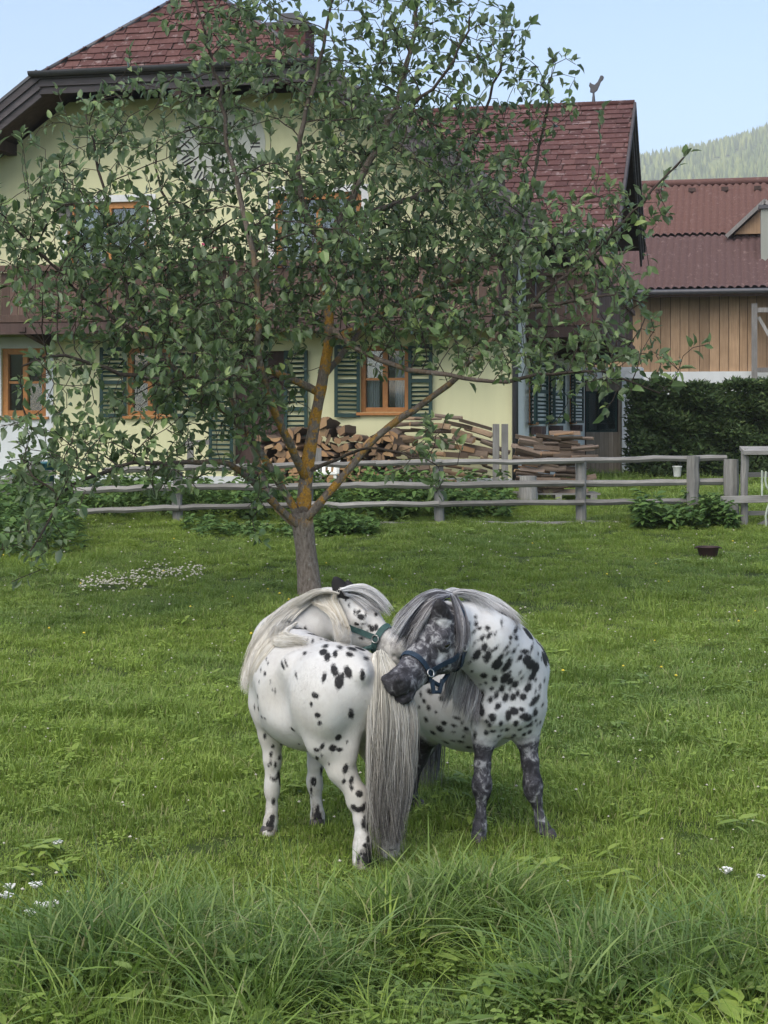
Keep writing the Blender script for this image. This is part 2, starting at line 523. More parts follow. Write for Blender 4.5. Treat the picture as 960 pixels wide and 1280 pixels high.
def window(op, P, inward, along, ncol=2, nrow=2, name='window', trim=False, sill=True, fr=.085, sky=False):
    u0, u1, z0, z1 = op
    f = MB()
    for (a, c_) in (((u0, z0), (u0, z1)), ((u1, z0), (u1, z1))):
        sgn = 1 if a[0] == u0 else -1
        f.box(P(a[0] + sgn * fr / 2, (z0 + z1) / 2) + inward * .09, along * fr / 2, inward * .05, EZ * (z1 - z0) / 2)
    for z, sg in ((z0, 1), (z1, -1)):
        f.box(P((u0 + u1) / 2, z + sg * fr / 2) + inward * .092, along * ((u1 - u0) / 2 - fr), inward * .048, EZ * fr / 2)
    w = f.build(name, M_ORANGE, house, bevel=.006)
    for k in range(1, ncol):
        g = MB(); u = u0 + (u1 - u0) * k / ncol
        g.box(P(u, (z0 + z1) / 2) + inward * .093, along * (.045 if ncol == 2 else .03), inward * .045, EZ * ((z1 - z0) / 2 - fr))
        g.build('mullion', M_ORANGE, w)
    for k in range(1, nrow):
        z = z0 + (z1 - z0) * k / nrow
        for j in range(ncol):
            g = MB()
            ua = u0 + (u1 - u0) * j / ncol + (fr if j == 0 else .045); ub = u0 + (u1 - u0) * (j + 1) / ncol - (fr if j == ncol - 1 else .045)
            g.box(P((ua + ub) / 2, z) + inward * .1, along * (ub - ua) / 2, inward * .03, EZ * .022)
            g.build('glazing_bar', M_ORANGE, w)
    for j in range(ncol):
        for k in range(nrow):
            ua, ub = u0 + (u1 - u0) * j / ncol, u0 + (u1 - u0) * (j + 1) / ncol
            za, zb = z0 + (z1 - z0) * k / nrow, z0 + (z1 - z0) * (k + 1) / nrow
            g = MB(); tl = inward * random.uniform(-.006, .006)
            g.box(P((ua + ub) / 2, (za + zb) / 2) + inward * .115, along * ((ub - ua) / 2 - .01) + tl, inward * .004, EZ * ((zb - za) / 2 - .01) + inward * random.uniform(-.012, .004))
            g.build('pane', M_GLASS, w)
    if sill:
        g = MB(); g.box(P((u0 + u1) / 2, z0 - .03) - inward * .03, along * ((u1 - u0) / 2 + .06), inward * .06, EZ * .025)
        g.build('sill', M_ORANGE, w)
    if trim:
        g = MB()
        for (ua, ub, za, zb) in ((u0 - .13, u0 - .003, z0, z1 + .13), (u1 + .003, u1 + .13, z0, z1 + .13), (u0 - .003, u1 + .003, z1 + .003, z1 + .13)):
            g.box(P((ua + ub) / 2, (za + zb) / 2) - inward * .012, along * (ub - ua) / 2, inward * .014, EZ * (zb - za) / 2)
        g.build('surround', M_TRIM, w)
    return w

def shutter(P, out, along, u0, u1, z0, z1, ang=0.0, n=14):
    """louvred shutter leaf hinged at u0"""
    wdt = u1 - u0
    b = MB()
    di = (along * math.cos(ang) * (1 if wdt > 0 else -1) + out * math.sin(ang)); w = abs(wdt)
    o0 = P(u0, (z0 + z1) / 2) + out * .04
    nrm = di.cross(EZ).normalized()
    h = (z1 - z0) / 2
    b.box(o0 + di * .03, di * .03, nrm * .018, EZ * h); b.box(o0 + di * (w - .03), di * .03, nrm * .018, EZ * h)
    for z in (-h + .035, h - .035, 0): b.box(o0 + di * w / 2 + EZ * z, di * (w / 2 - .06), nrm * .017, EZ * .035)
    sh = b.build('shutter', M_GREEN, house)
    for k in range(n):
        z = -h + .1 + (2 * h - .2) * (k + .5) / n
        if abs(z) < .05: continue
        g = MB(); g.box(o0 + di * w / 2 + EZ * z, di * (w / 2 - .06), nrm * .014 + EZ * .012, (EZ * .6 - nrm * .5) * .012)
        g.build('slat', M_GREEN, sh)
    return sh

window(U1, Pf, E2, E1, 2, 1, trim=True, fr=.11); window(U2, Pf, E2, E1, 2, 1, trim=True, fr=.11)
window(W1, Pf, E2, E1, 2, 2, fr=.11); window(W2, Pf, E2, E1, 2, 2); window(W4, Pf, E2, E1, 2, 2, trim=False)
# white curtains added to pale the panes like reflected sky: upper windows, shuttered one
for op in (U1, U2, W4):
    b = MB(); n = 24
    for side in (0, 1):
        w_ = (op[1] - op[0]) * .28
        ua = op[0] + .05 if side == 0 else op[1] - .05 - w_
        pts = [(ua + w_ * i / n, .26 + .025 * math.sin(i * 1.5)) for i in range(n + 1)]
        vs = [HP(u, d, op[2]) for u, d in pts] + [HP(u, d, op[3]) for u, d in pts]
        b.add(vs, [(i, i + 1, n + 2 + i, n + 1 + i) for i in range(n)])
    b.build('added_curtain', M_CURT, house)
# near-black sheets stand in for the unlit rooms behind the glass
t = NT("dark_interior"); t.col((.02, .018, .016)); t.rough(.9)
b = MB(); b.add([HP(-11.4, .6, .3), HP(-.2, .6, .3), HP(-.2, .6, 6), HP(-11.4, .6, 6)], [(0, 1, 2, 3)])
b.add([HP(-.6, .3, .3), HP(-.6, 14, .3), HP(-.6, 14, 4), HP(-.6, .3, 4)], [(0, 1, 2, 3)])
b.build('dark_room_sheet', t.m, house)
for (u, v_) in ((W2[0], W2[0] - .5), (W2[1], W2[1] + .5), (W4[0], W4[0] - .46), (W4[1], W4[1] + .44)):
    shutter(Pf, -E2, E1, u, v_, 1.75, 3.04, R(6))
for (u, v_) in ((DR[0], DR[0] - .45), (DR[1], DR[1] + .45)):
    shutter(Pf, -E2, E1, u, v_, .85, 2.95, R(6), 22)
for op in SW:
    w = window(op, Ps, -E1, E2, 2, 2)
    shutter(Ps, E1, E2, op[0], op[0] - .75, op[2] - .04, op[3] + .04, R(12)); shutter(Ps, E1, E2, op[1], op[1] + .75, op[2] - .04, op[3] + .04, R(12))
    b = MB(); b.box(HP(.14, (op[0] + op[1]) / 2, op[2] - .16), E1 * .1, E2 * .4, EZ * .08); b.build('flower_trough', M_DKWOOD, house)
# panelled front door between its shutters
b = MB(); b.box(HP((DR[0] + DR[1]) / 2, .12, (DR[2] + DR[3]) / 2), E1 * .47, E2 * .03, EZ * 1.22)
for k in range(3):
    b.box(HP((DR[0] + DR[1]) / 2, .085, 1.0 + .75 * k), E1 * .33, E2 * .012, EZ * .28)
dm = b.build('front_door', M_DKWOOD, house, bevel=.005)
b = MB(); b.tube([HP(DR[0] + .1, .03, 1.5), HP(DR[0] + .22, .03, 1.5)], .012, 6); b.build('handle', M_METAL, dm)

# painted clock on the gable
CS, CZ_, CR = s_of(275, 0), z_of(180, -5, 0), .66
t = NT("clock_paint"); t.col(t.ramp(t.noise(t.pos(), 3, 4), [(.3, (.5, .5, .42)), (.7, (.62, .62, .56))])); t.rough(.9)
b = MB()
ring = [HP(CS + math.cos(a) * (CR + .2), -.012, CZ_ + math.sin(a) * (CR + .2)) for a in np.linspace(0, 2 * math.pi, 41)[:-1]]
b.prism(ring, E2 * .008)
clock = b.build('clock_face', t.m, house, label='painted clock face with dark roman numerals')
M_BLACKP = mat_plain("black_paint", (.03, .03, .035), .6)
def text_mesh(body, size):
    cu = bpy.data.curves.new("numeral", 'FONT'); cu.body = body; cu.size = size; cu.align_x = 'CENTER'; cu.align_y = 'CENTER'; cu.extrude = .004
    to = bpy.data.objects.new("numeral", cu)
    me = bpy.data.meshes.new_from_object(to)
    bpy.data.objects.remove(to); bpy.data.curves.remove(cu)
    return me
for k, s_ in enumerate(("XII", "I", "II", "III", "IIII", "V", "VI", "VII", "VIII", "IX", "X", "XI")):
    a = math.pi / 2 - k * math.pi / 6
    me = text_mesh(s_, .26)
    me.materials.append(M_BLACKP)
    o = bpy.data.objects.new('numeral', me); COL.objects.link(o); o.parent = clock
    pos = HP(CS + math.cos(a) * CR, -.02, CZ_ + math.sin(a) * CR)
    up = E1 * math.cos(a) + EZ * math.sin(a); rt = up.cross(E2 * 1.0); rt = E1 * math.sin(a) - EZ * math.cos(a)
    m = Matrix((rt, up, rt.cross(up))).transposed().to_4x4(); m.translation = pos - Vector(house.location)
    o.matrix_basis = m
for a, l in ((R(150), .3), (R(62), .45)):
    b = MB(); b.bar(HP(CS, -.026, CZ_), HP(CS + math.cos(a) * l, -.026, CZ_ + math.sin(a) * l), .035, .012, tuple(E2)); b.build('clock_hand', M_BLACKP, clock)

# ---- roofs
def slab(b, poly, th=.16):
    poly = [Vector(p) for p in poly]
    nrm = (poly[1] - poly[0]).cross(poly[2] - poly[0]).normalized()
    if nrm.z < 0: nrm = -nrm
    b.prism(poly, -nrm * th)
    return nrm
b = MB()
slab(b, [HP(SE, HD, ZE), HP(HS1, HD, HZ), HP(SR, RD, ZR), HP(SR, 15.8, ZR), HP(SE, 15.8, ZE)])
slab(b, [HP(2 * SR - SE, HD, ZE), HP(HS0, HD, HZ), HP(SR, RD, ZR), HP(SR, 15.8, ZR), HP(2 * SR - SE, 15.8, ZE)])
slab(b, [HP(HS0, HD, HZ), HP(HS1, HD, HZ), HP(SR, RD, ZR)])
roof = b.build('roof', M_DKWOOD, house)
WS0, WS1, WT0, WT1, WTA, WZE, WZA = -4.5, 1.66, 2.4, 12.6, 8.2, 5.2, 8.75
WZ1 = WZA - (WZA - WZE) / (WTA - WT0) * (WT1 - WTA)
b = MB()
slab(b, [HP(WS0, WT0, WZE), HP(WS1, WT0, WZE), HP(WS1, WTA, WZA), HP(WS0, WTA, WZA)])
slab(b, [HP(WS0, WT1, WZ1), HP(WS1, WT1, WZ1), HP(WS1, WTA, WZA), HP(WS0, WTA, WZA)])
wroof = b.build('wing_roof', M_DKWOOD, house)

shing = []    # (matrix, size of the shingle on screen, parent)
def lay_shingles(o, ux, uy, width_at, length, expo, wid, parent, jit=.012):
    """o origin at the eave, ux along the eave, uy up the slope; width_at(v)->(u0,u1)"""
    nz = ux.cross(uy).normalized()
    if nz.z < 0: nz = -nz
    k = 0
    nrow = int(length / expo)
    for i in range(nrow):
        v0 = i * expo
        u0, u1 = width_at(v0 + expo * .5)
        u = u0 - random.uniform(0, wid)
        while u < u1:
            a0, a1 = max(u, u0), min(u + wid * random.uniform(.93, 1.07), u1)
            u = u + wid
            if a1 - a0 < .06: continue
            w = (a1 - a0) - random.uniform(.006, .014)
            c = o + ux * (a0 + a1) / 2 + uy * (v0 + random.uniform(-jit, jit)) + nz * random.uniform(.006, .02)
            m = Matrix((ux * w, (uy * (expo * 1.35) - nz * .012), nz)).transposed().to_4x4()
            m.translation = c
            shing.append((m, (w * expo) / (c.y ** 2), parent))
# unit shingle: width 1 (x), length 1 (y), butt thickness at y=0
sb = MB()
sb.add([(-.5, 0, 0), (.5, 0, 0), (.5, 1, -.012), (-.5, 1, -.012), (-.5, 0, .022), (.5, 0, .022), (.5, 1, 0), (-.5, 1, 0)],
       [(4, 5, 6, 7), (0, 1, 5, 4), (1, 2, 6, 5), (3, 0, 4, 7)])
SH_ME = sb.mesh("shingle"); SH_ME.materials.append(M_SHING)
hl = (HP(SR, RD, ZR) - HP((HS0 + HS1) / 2, HD, HZ)); hlen = hl.length
hw = (HS1 - HS0) / 2
lay_shingles(HP((HS0 + HS1) / 2, HD, HZ), E1, hl.normalized(), lambda v: (-hw * (1 - v / hlen), hw * (1 - v / hlen)), hlen, .17, .27, roof)
wl = HP(0, WTA, WZA) - HP(0, WT0, WZE); wlen = wl.length
def wwid(v):
    z = WZE + (WZA - WZE) * v / wlen
    return (SR + (ZR - z) / KS + .02, WS1)      # starts where it meets the main roof
lay_shingles(HP(0, WT0, WZE), E1, wl.normalized(), lambda v: wwid(v), wlen, .28, .27, wroof)
shing.sort(key=lambda q: -q[1] * (3 if q[2] is roof else 1))
for m, sz, par in shing[:300]:
    o = bpy.data.objects.new('shingle', SH_ME); COL.objects.link(o); o.parent = par
    mm = m.copy(); mm.translation = m.translation - house.location
    o.matrix_basis = mm
def joined_shingles(lst, par, name):
    bb = MB()
    for m, sz, p in lst: bb.add([m @ Vector(v) for v in sb.v], sb.f)
    if bb.v:
        bb.build(name, M_SHING, par, kind='stuff', fix=False)
rest = shing[300:]
# slopes that the photograph does not show, joined
shing = []
rl = HP(SR, 5, ZR) - HP(SE, 5, ZE)
lay_shingles(HP(SE, HD, ZE), E2, rl.normalized(), lambda v: (0 if v < 4.78 else (v - 4.78) * .45, 17), rl.length, .35, .4, roof)
ll = HP(SR, 5, ZR) - HP(2 * SR - SE, 5, ZE)
lay_shingles(HP(2 * SR - SE, HD, ZE), E2, ll.normalized(), lambda v: (0 if v < 4.78 else (v - 4.78) * .45, 17), ll.length, .35, .4, roof)
bl = HP(0, WTA, WZA) - HP(0, WT1, WZ1)
lay_shingles(HP(0, WT1, WZ1), E1, bl.normalized(), lambda v: wwid(v + wlen - bl.length), bl.length, .35, .4, wroof)
joined_shingles([q for q in rest if q[2] is roof] + [q for q in shing if q[2] is roof], roof, 'shingle_field')
joined_shingles([q for q in rest if q[2] is wroof] + [q for q in shing if q[2] is wroof], wroof, 'shingle_field')
# ridge and hip caps
b = MB(); b.tube([HP(WS1 + .02, WTA, WZA + .02), HP(SR + (ZR - WZA) / KS, WTA, WZA + .02)], .07, 8)
b.build('ridge_cap', M_SHING, wroof, smooth_shade=True)
for s_ in (HS0, HS1):
    b = MB(); b.tube([HP(s_, HD, HZ + .01), HP(SR, RD, ZR + .01)], .05, 8); b.build('hip_cap', M_METAL, roof, smooth_shade=True)
b = MB(); b.tube([HP(SR, RD, ZR), HP(SR, 15.8, ZR)], .07, 8); b.build('ridge_cap', M_SHING, roof, smooth_shade=True)

# barge boards: three stepped boards along each rake
def barge(p0, p1, out, drop, parent, n=3):
    for k in range(n):
        bb = MB()
        off = -EZ * (drop * (k + .5) / n * 1.05 - .05) - out * (.045 * k)
        bb.bar(p0 + off + out * .03, p1 + off + out * .03, .05, drop / n * 1.0, tuple(EZ))
        bb.build('barge_board', M_FASCIA, parent)
barge(HP(HS1 - .0, HD, HZ), HP(SE, HD, ZE), -E2, .42, roof)
barge(HP(HS0 + .0, HD, HZ), HP(2 * SR - SE, HD, ZE), -E2, .42, roof)
barge(HP(HS0, HD, HZ - .0), HP(HS1, HD, HZ - .0), -E2, .36, roof)
b = MB()
for s_ in (HS0, HS1):   # metal edge strip above the barge boards
    e = SE if s_ == HS1 else 2 * SR - SE
    b = MB(); b.bar(HP(s_, HD - .03, HZ + .07), HP(e, HD - .03, ZE + .07), .1, .05); b.build('verge_flashing', M_METAL, roof)
b = MB()
n = 10; pr = [(math.cos(a) * .085, math.sin(a) * .085) for a in np.linspace(math.pi, 2 * math.pi, n)]
for (sa, sb_) in ((HS0 - .12, HS1 + .12),):
    vs = [HP(sa, HD - .13 + x, HZ + .04 + z) for x, z in pr] + [HP(sb_, HD - .13 + x, HZ + .04 + z) for x, z in pr]
    b.add(vs, [(i, i + 1, n + i + 1, n + i) for i in range(n - 1)])
    b.add(vs[:n], [tuple(range(n))]); b.add(vs[n:], [tuple(range(n))])
b.build('gutter', M_METAL, roof)
# rafters and purlins under the overhang
for s_ in (-9.4, -2.2, -.35, -11.2, -5.78):
    z = (ZR - KS * abs(s_ - SR)) - .34
    if s_ == -5.78: z = 7.5
    b = MB(); b.box(HP(s_, -.55, z), E1 * .09, E2 * .6, EZ * .1); b.build('purlin', M_DKWOOD, roof)
# wing verge on the right gable
for (ta, za, tb, zb) in ((WTA, WZA, WT0 - .1, WZE - .06), (WTA, WZA, WT1 + .1, WZ1 - .06)):
    barge(HP(WS1, ta, za), HP(WS1, tb, zb), E1, .5, wroof)
b = MB(); b.tube([HP(-.5, WT0 - .1, WZE + .02), HP(WS1, WT0 - .1, WZE + .02)], .08, 8); b.build('gutter', M_METAL, wroof)
for (t_, z_) in ((WT0 + .5, WZE + .0), (WTA, WZA - .45), (WT1 - .5, WZ1), (5.3, 6.7), (11.1, 6.7)):
    b = MB(); b.box(HP(.8, t_, z_), E1 * .82, E2 * .08, EZ * .1); b.build('purlin', M_DKWOOD, wroof)
# chimney clad in shingles
cs = s_of(364, 1.8)
b = MB(); b.box(HP(cs, 1.8, 8.4), E1 * .37, E2 * .35, EZ * .78); ch = b.build('chimney', M_SHING, roof)
b = MB(); b.box(HP(cs, 1.8, 9.21), E1 * .43, E2 * .41, EZ * .04); b.build('chimney_cap', M_METAL, ch)
b = MB(); b.box(HP(cs, 1.8, 9.36), E1 * .2, E2 * .2, EZ * .1); b.build('flue', M_METAL, ch)

# ---- balconies
def balcony(name, p, along, length, out, depth, zf, hgt, mat, bw=.17, label=None, end=True):
    """p corner at the wall, along the rail, out from the wall"""
    root = MB()
    root.box(p + along * length / 2 + out * depth / 2 + EZ * (zf - .06), along * length / 2, out * depth / 2, EZ * .06)
    o = root.build(name, M_DKWOOD, house, label=label)
    q = p + out * depth
    sides = [(q, along, length, out)]
    if end: sides += [(p, out, depth, -along), (p + along * length, out, depth, along)]
    for (c0, di, ln, no) in sides:
        n = max(1, int(ln / bw)); w = ln / n
        for k in range(n):
            bb = MB(); bb.box(c0 + di * (w * (k + .5)) + no * random.uniform(-.012, .0) + EZ * (zf + .06 + (hgt - .12) / 2 + random.uniform(-.008, .008)), di * (w / 2 - .006), no * .012, EZ * (hgt - .12) / 2)
            bb.build('board', mat, o)
        for z, th in ((zf + hgt, .06), (zf + .02, .07)):
            bb = MB(); bb.box(c0 + di * ln / 2 + no * .03 + EZ * z, di * (ln / 2 + .05), no * .05, EZ * th); bb.build('rail', mat, o, bevel=.008)
        bb = MB(); bb.box(c0 + di * ln / 2 + no * .035 + EZ * (zf - .16), di * (ln / 2 + .04), no * .03, EZ * .1); bb.build('edge_beam', M_DKWOOD, o)
    m = int(length / 1.4)
    for k in range(m + 1):
        c = p + along * (.12 + (length - .24) * k / m)
        bb = MB(); bb.prism([c + EZ * (zf - .13) , c + out * (depth + .1) + EZ * (zf - .13), c + out * (depth + .1) + EZ * (zf - .22), c + out * .1 + EZ * (zf - .42), c + EZ * (zf - .42)], along * .12)
        bb.build('bracket', M_DKWOOD, o)
    return o
balcony('front_balcony', HP(-11.7, 0, 0), E1, 11.6, -E2, 1.05, 3.5, .92, M_BALC)
balcony('side_balcony', HP(0, 2, 0), E2, 11.8, E1, 1.31, 3.5, .95, M_BALC, label='brown side balcony under the wing gable')
for d_ in (2.1, 11.8):   # corner posts that carry the wing roof
    b = MB(); b.box(HP(1.22, d_, 4.75), E1 * .07, E2 * .07, EZ * .42); b.build('balcony_post', M_DKWOOD, house)
# downpipe at the right corner
b = MB(); b.tube([HP(.35, -.5, 5.0), HP(.1, -.1, 4.6), HP(.07, -.1, 4.4), HP(.07, -.1, .45)], .055, 10)
dp = b.build('downpipe', M_METAL, house, smooth_shade=True)
for z in (1.2, 2.6, 4.1):
    b = MB(); b.tube([HP(.07, -.1, z), HP(.07, -.1, z + .04)], .066, 10); b.build('pipe_clip', M_METAL, dp)

# weathercock on the wing ridge
s0 = s_of(742, WTA); wc = thing('weathercock', HP(s0, WTA, WZA + .05), 'small dark metal weathercock on the ridge of the right roof', 'weathervane')
b = MB(); p = HP(s0, WTA, WZA)
b.tube([p, p + EZ * .3], [.05, .018], 8); b.build('spindle', M_METAL, wc)
out = [(-.1, .3), (.0, .27), (.1, .33), (.16, .43), (.2, .52), (.26, .56), (.29, .62), (.25, .66), (.19, .66), (.16, .6), (.11, .52), (.03, .46), (-.04, .48), (-.1, .52), (-.13, .44), (-.09, .38)]
b = MB(); b.prism([p + E1 * x * .8 + EZ * z + E2 * -.03 for x, z in out], E2 * .06); b.build('rooster', M_METAL, wc, bevel=.008)

# ------------------------------------------------------------------ barn behind
BD = 22.0
barn = thing('barn', HP(2, BD, .2), 'wooden barn with white base and wide red tiled roof', 'barn')
M_PLANK = mat_wood("larch_plank", (.29, .18, .1), (.5, .33, .195), (7, 7, .35), 4, .8)
M_GREYW = mat_wood("weathered_grey_wood", (.17, .16, .15), (.36, .34, .32), (6, 6, .5), 5, .85)
b = MB(); b.box(HP(5, BD + 4.2, 1.6), E1 * 9, E2 * 4.2, EZ * 1.58); b.build('base_wall', M_WHITE, barn)
b = MB(); b.box(HP(5, BD + 4.3, 4.4), E1 * 8.9, E2 * 4.1, EZ * 1.3); b.build('inner_wall', M_DKWOOD, barn)
u = -3.9; 
while u < 9.5:
    w = random.uniform(.24, .34)
    bb = MB(); bb.box(HP(u + w / 2, BD + .15 + random.uniform(-.02, .02), 4.45 + random.uniform(-.012, .012)), E1 * (w / 2 - .008), E2 * .018, EZ * 1.28)
    bb.build('plank', M_PLANK, barn)
    u += w
# corrugated tile roof, real relief: rows stepped, rolls across
def tile_roof(s0, s1, run0, run1, z0, k, name, mat, parent, nrow):
    wave = .235; per = 6
    nu = int((s1 - s0) / wave) * per + 1
    us = np.linspace(s0, s1, nu)
    prof = .035 * (np.sin(us / wave * 2 * np.pi) + .35 * np.sin(us / wave * 4 * np.pi + 1))
    rows = []
    for r_ in range(nrow):
        for e, lift in ((0, .085), (1, .0)):
            f_ = (r_ + e) / nrow
            d = run0 + (run1 - run0) * f_
            rows.append((np.full(nu, d), z0 + k * (d - run0) + prof + lift + .006 * np.sin(us * 3 + r_)))
    V = []
    for d, z in rows:
        V.append(np.stack([2.24 + CN * us + SN * d, 28 - SN * us + CN * d, z], -1))
    V = np.concatenate(V)
    q = []
    for r_ in range(len(rows) - 1):
        i = r_ * nu + np.arange(nu - 1)
        q.append(np.stack([i, i + 1, i + 1 + nu, i + nu], 1))
    o = np_mesh(name, V, np.concatenate(q), mat=mat, parent=parent, smooth_shade=False)
    o['kind'] = 'stuff'
    return o
KB = .505
b = MB(); slab(b, [HP(-5, BD - .7, 5.6), HP(15, BD - .7, 5.6), HP(15, BD + 8, 5.6 + KB * 8.7), HP(-5, BD + 8, 5.6 + KB * 8.7)], .2)
slab(b, [HP(-5, BD + 16.7, 5.6), HP(15, BD + 16.7, 5.6), HP(15, BD + 8, 5.6 + KB * 8.7), HP(-5, BD + 8, 5.6 + KB * 8.7)], .2)
br = b.build('roof', M_DKWOOD, barn)
tile_roof(-5, 15, BD - .75, BD + 3.4, 5.62, KB, 'lower_tiles', M_TILE2, br, 13)
tile_roof(-5, 15, BD + 3.4, BD + 8, 5.62 + KB * 4.15, KB, 'upper_tiles', M_TILE, br, 14)
b = MB(); b.tube([HP(-5, BD + 8, 5.72 + KB * 8.72), HP(15, BD + 8, 5.72 + KB * 8.72)], .13, 8); b.build('ridge_cap', M_TILE, br, smooth_shade=True)
b = MB(); b.tube([HP(-5, BD - .85, 5.56), HP(15, BD - .85, 5.56)], .08, 8); b.build('gutter', M_METAL, br, smooth_shade=True)
for k in range(9):
    b = MB(); p = HP(s_of(824 + 41 * k, BD + 7.2), BD + 7.2, 5.68 + KB * 7.95); b.box(p + EZ * .06, E1 * .12, E2 * .1, EZ * .07); b.build('vent_tile', M_DKWOOD, br)
# little gabled dormer and plastered chimney near the right edge
sd = s_of(955, BD + 3.6); zd = 5.62 + KB * 4.3
b = MB()
b.prism([HP(sd - .95, BD + 2.95, zd - .1), HP(sd, BD + 2.95, zd + .78), HP(sd + .95, BD + 2.95, zd - .1)], E2 * 2.2)
dm = b.build('dormer', M_PLANK, br)
b = MB()
for sg in (-1, 1):
    b.bar(HP(sd + sg * 1.2, BD + 2.8, zd - .2), HP(sd, BD + 2.8, zd + .92), .3, .12, tuple(EZ))
    slab(b, [HP(sd + sg * 1.2, BD + 2.75, zd - .12), HP(sd, BD + 2.75, zd + 1.0), HP(sd, BD + 5.2, zd + 1.0), HP(sd + sg * 1.2, BD + 4.9, zd - .12)], .08)
b.build('dormer_roof', M_GREYW, dm)
b = MB(); p0 = s_of(951, BD + 1.6)
b.box(HP(p0 + .42, BD + 1.6, 7.3), E1 * .42, E2 * .4, EZ * .98); bc = b.build('chimney', mat_plaster("grey_plaster", (.3, .31, .27)), br)
b = MB(); b.box(HP(p0 + .42, BD + 1.6, 8.32), E1 * .5, E2 * .48, EZ * .06); b.build('chimney_cap', M_METAL, bc)
# grey timber frame standing before the planks
tf = thing('timber_frame', HP(5, BD - .6, .2), 'grey timber frame with diagonal brace against the barn planks', 'timber frame')
sa = s_of(943, BD - .5)
for (a_, c_) in (((sa, .2), (sa, 5.2)), ((sa + 1.9, .2), (sa + 1.9, 5.2))):
    b = MB(); b.bar(HP(a_[0], BD - .5, a_[1]), HP(c_[0], BD - .5, c_[1]), .17, .17, tuple(E2)); b.build('post', M_GREYW, tf)
for z in (3.2, 5.0):
    b = MB(); b.bar(HP(sa + .09, BD - .5, z), HP(sa + 1.81, BD - .5, z), .14, .14); b.build('crossbeam', M_GREYW, tf)
b = MB(); b.bar(HP(sa + .12, BD - .42, 4.8), HP(sa + .95, BD - .42, 3.3), .13, .1); b.build('brace', M_GREYW, tf)

# board porch between house and barn
porch = thing('porch', HP(.6, 15.3, .2), 'weathered board porch with dark glazed door next to hedge', 'porch')
M_PORCH = mat_wood("pale_porch_board", (.25, .2, .15), (.46, .38, .29), (7, 7, .35), 4, .85)
D0 = 15.0
k = 0; u = .02
while u < .9:
    lo = u > .84
    for (z0, z1) in (((.3, 2.75),) if lo else ((.3, 1.38), (2.47, 2.75))):
        b = MB(); b.box(HP(u + .06, D0 + .1 + random.uniform(-.006, .006), (z0 + z1) / 2), E1 * .058, E2 * .015, EZ * (z1 - z0) / 2); b.build('board', M_PORCH, porch)
    u += .122
b = MB(); b.box(HP(.43, D0 + .12, 1.92), E1 * .41, E2 * .02, EZ * .54); pw = b.build('window_frame', M_GREEN, porch)
b = MB(); b.box(HP(.45, D0 + .095, 1.92), E1 * .35, E2 * .006, EZ * .49); b.build('pane', M_GLASS, pw)
b = MB(); b.box(HP(1.1, D0 + .4, 1.55), E1 * .115, E2 * .5, EZ * 1.4); b.build('white_pier', M_WHITE, porch)
b = MB(); b.box(HP(.6, D0 + .4, 2.95), E1 * .9, E2 * .6, EZ * .15); b.build('porch_beam', M_TRIM, porch)
b = MB(); b.box(HP(.6, D0 - .15, .22), E1 * .75, E2 * .25, EZ * .1); b.build('step', M_GREYW, porch)
b = MB(); b.box(HP(.6, D0 + 1.5, 1.5), E1 * .9, E2 * .9, EZ * 1.3); b.build('inner_wall', M_DKWOOD, porch)
# ------------------------------------------------------------------ leaves and plants, vectorised
def unit(v):
    return v / np.maximum(np.linalg.norm(v, axis=-1, keepdims=True), 1e-9)

LEAF_F3 = [(0, 2, 1), (0, 3, 2), (4, 7, 5)[::1], (5, 7, 6)]
LEAF_F4 = [(1, 2, 5, 4), (2, 3, 6, 5)]
def leaf_arrays(pos, d, up, L, W, fold=.35, droop=.3):
    """8-vertex leaves with a folded midrib; returns verts (N*8,3), tris, quads"""
    N = len(pos)
    d = unit(d); side = unit(np.cross(d, up)); nrm = np.cross(side, d)
    L = np.broadcast_to(np.asarray(L, float), (N,)); W = np.broadcast_to(np.asarray(W, float), (N,))
    fold = np.broadcast_to(np.asarray(fold, float), (N,)); droop = np.broadcast_to(np.asarray(droop, float), (N,))
    def P(u, s, lift):
        return pos + d * (L * u)[:, None] + side * (W * s)[:, None] + nrm * (lift * 1.0)[:, None]
    zd = lambda u: -droop * L * u * u
    V = np.stack([P(0, 0, zd(0) * 1), P(.32, .46, zd(.32) + fold * W * .5), P(.32, 0, zd(.32)), P(.32, -.46, zd(.32) + fold * W * .5),
                  P(.7, .36, zd(.7) + fold * W * .4), P(.7, 0, zd(.7)), P(.7, -.36, zd(.7) + fold * W * .4), P(1, 0, zd(1))], 1)
    b = (np.arange(N) * 8)[:, None, None]
    tris = (b + np.array([(0, 1, 2), (0, 2, 3), (4, 7, 5), (5, 7, 6)])[None]).reshape(-1, 3)
    quads = (b + np.array([(1, 4, 5, 2), (2, 5, 6, 3)])[None]).reshape(-1, 4)
    return V.reshape(-1, 3), tris, quads

def diamonds(pos, d, up, L, W, fold=.3):
    N = len(pos); d = unit(d); side = unit(np.cross(d, up)); nrm = np.cross(side, d)
    L = np.broadcast_to(np.asarray(L, float), (N,))[:, None]; W = np.broadcast_to(np.asarray(W, float), (N,))[:, None]
    V = np.stack([pos, pos + d * L * .45 + side * W * .5 + nrm * W * fold, pos + d * L - nrm * L * .12, pos + d * L * .45 - side * W * .5 + nrm * W * fold], 1)
    b = (np.arange(N) * 4)[:, None, None]
    T = (b + np.array([(0, 1, 2), (0, 2, 3)])[None]).reshape(-1, 3)
    return V.reshape(-1, 3), T

def rdir(n, rg, zlo=-1, zhi=1):
    a = rg.uniform(0, 2 * np.pi, n); z = rg.uniform(zlo, zhi, n); r = np.sqrt(np.maximum(0, 1 - z * z))
    return np.stack([r * np.cos(a), r * np.sin(a), z], -1)

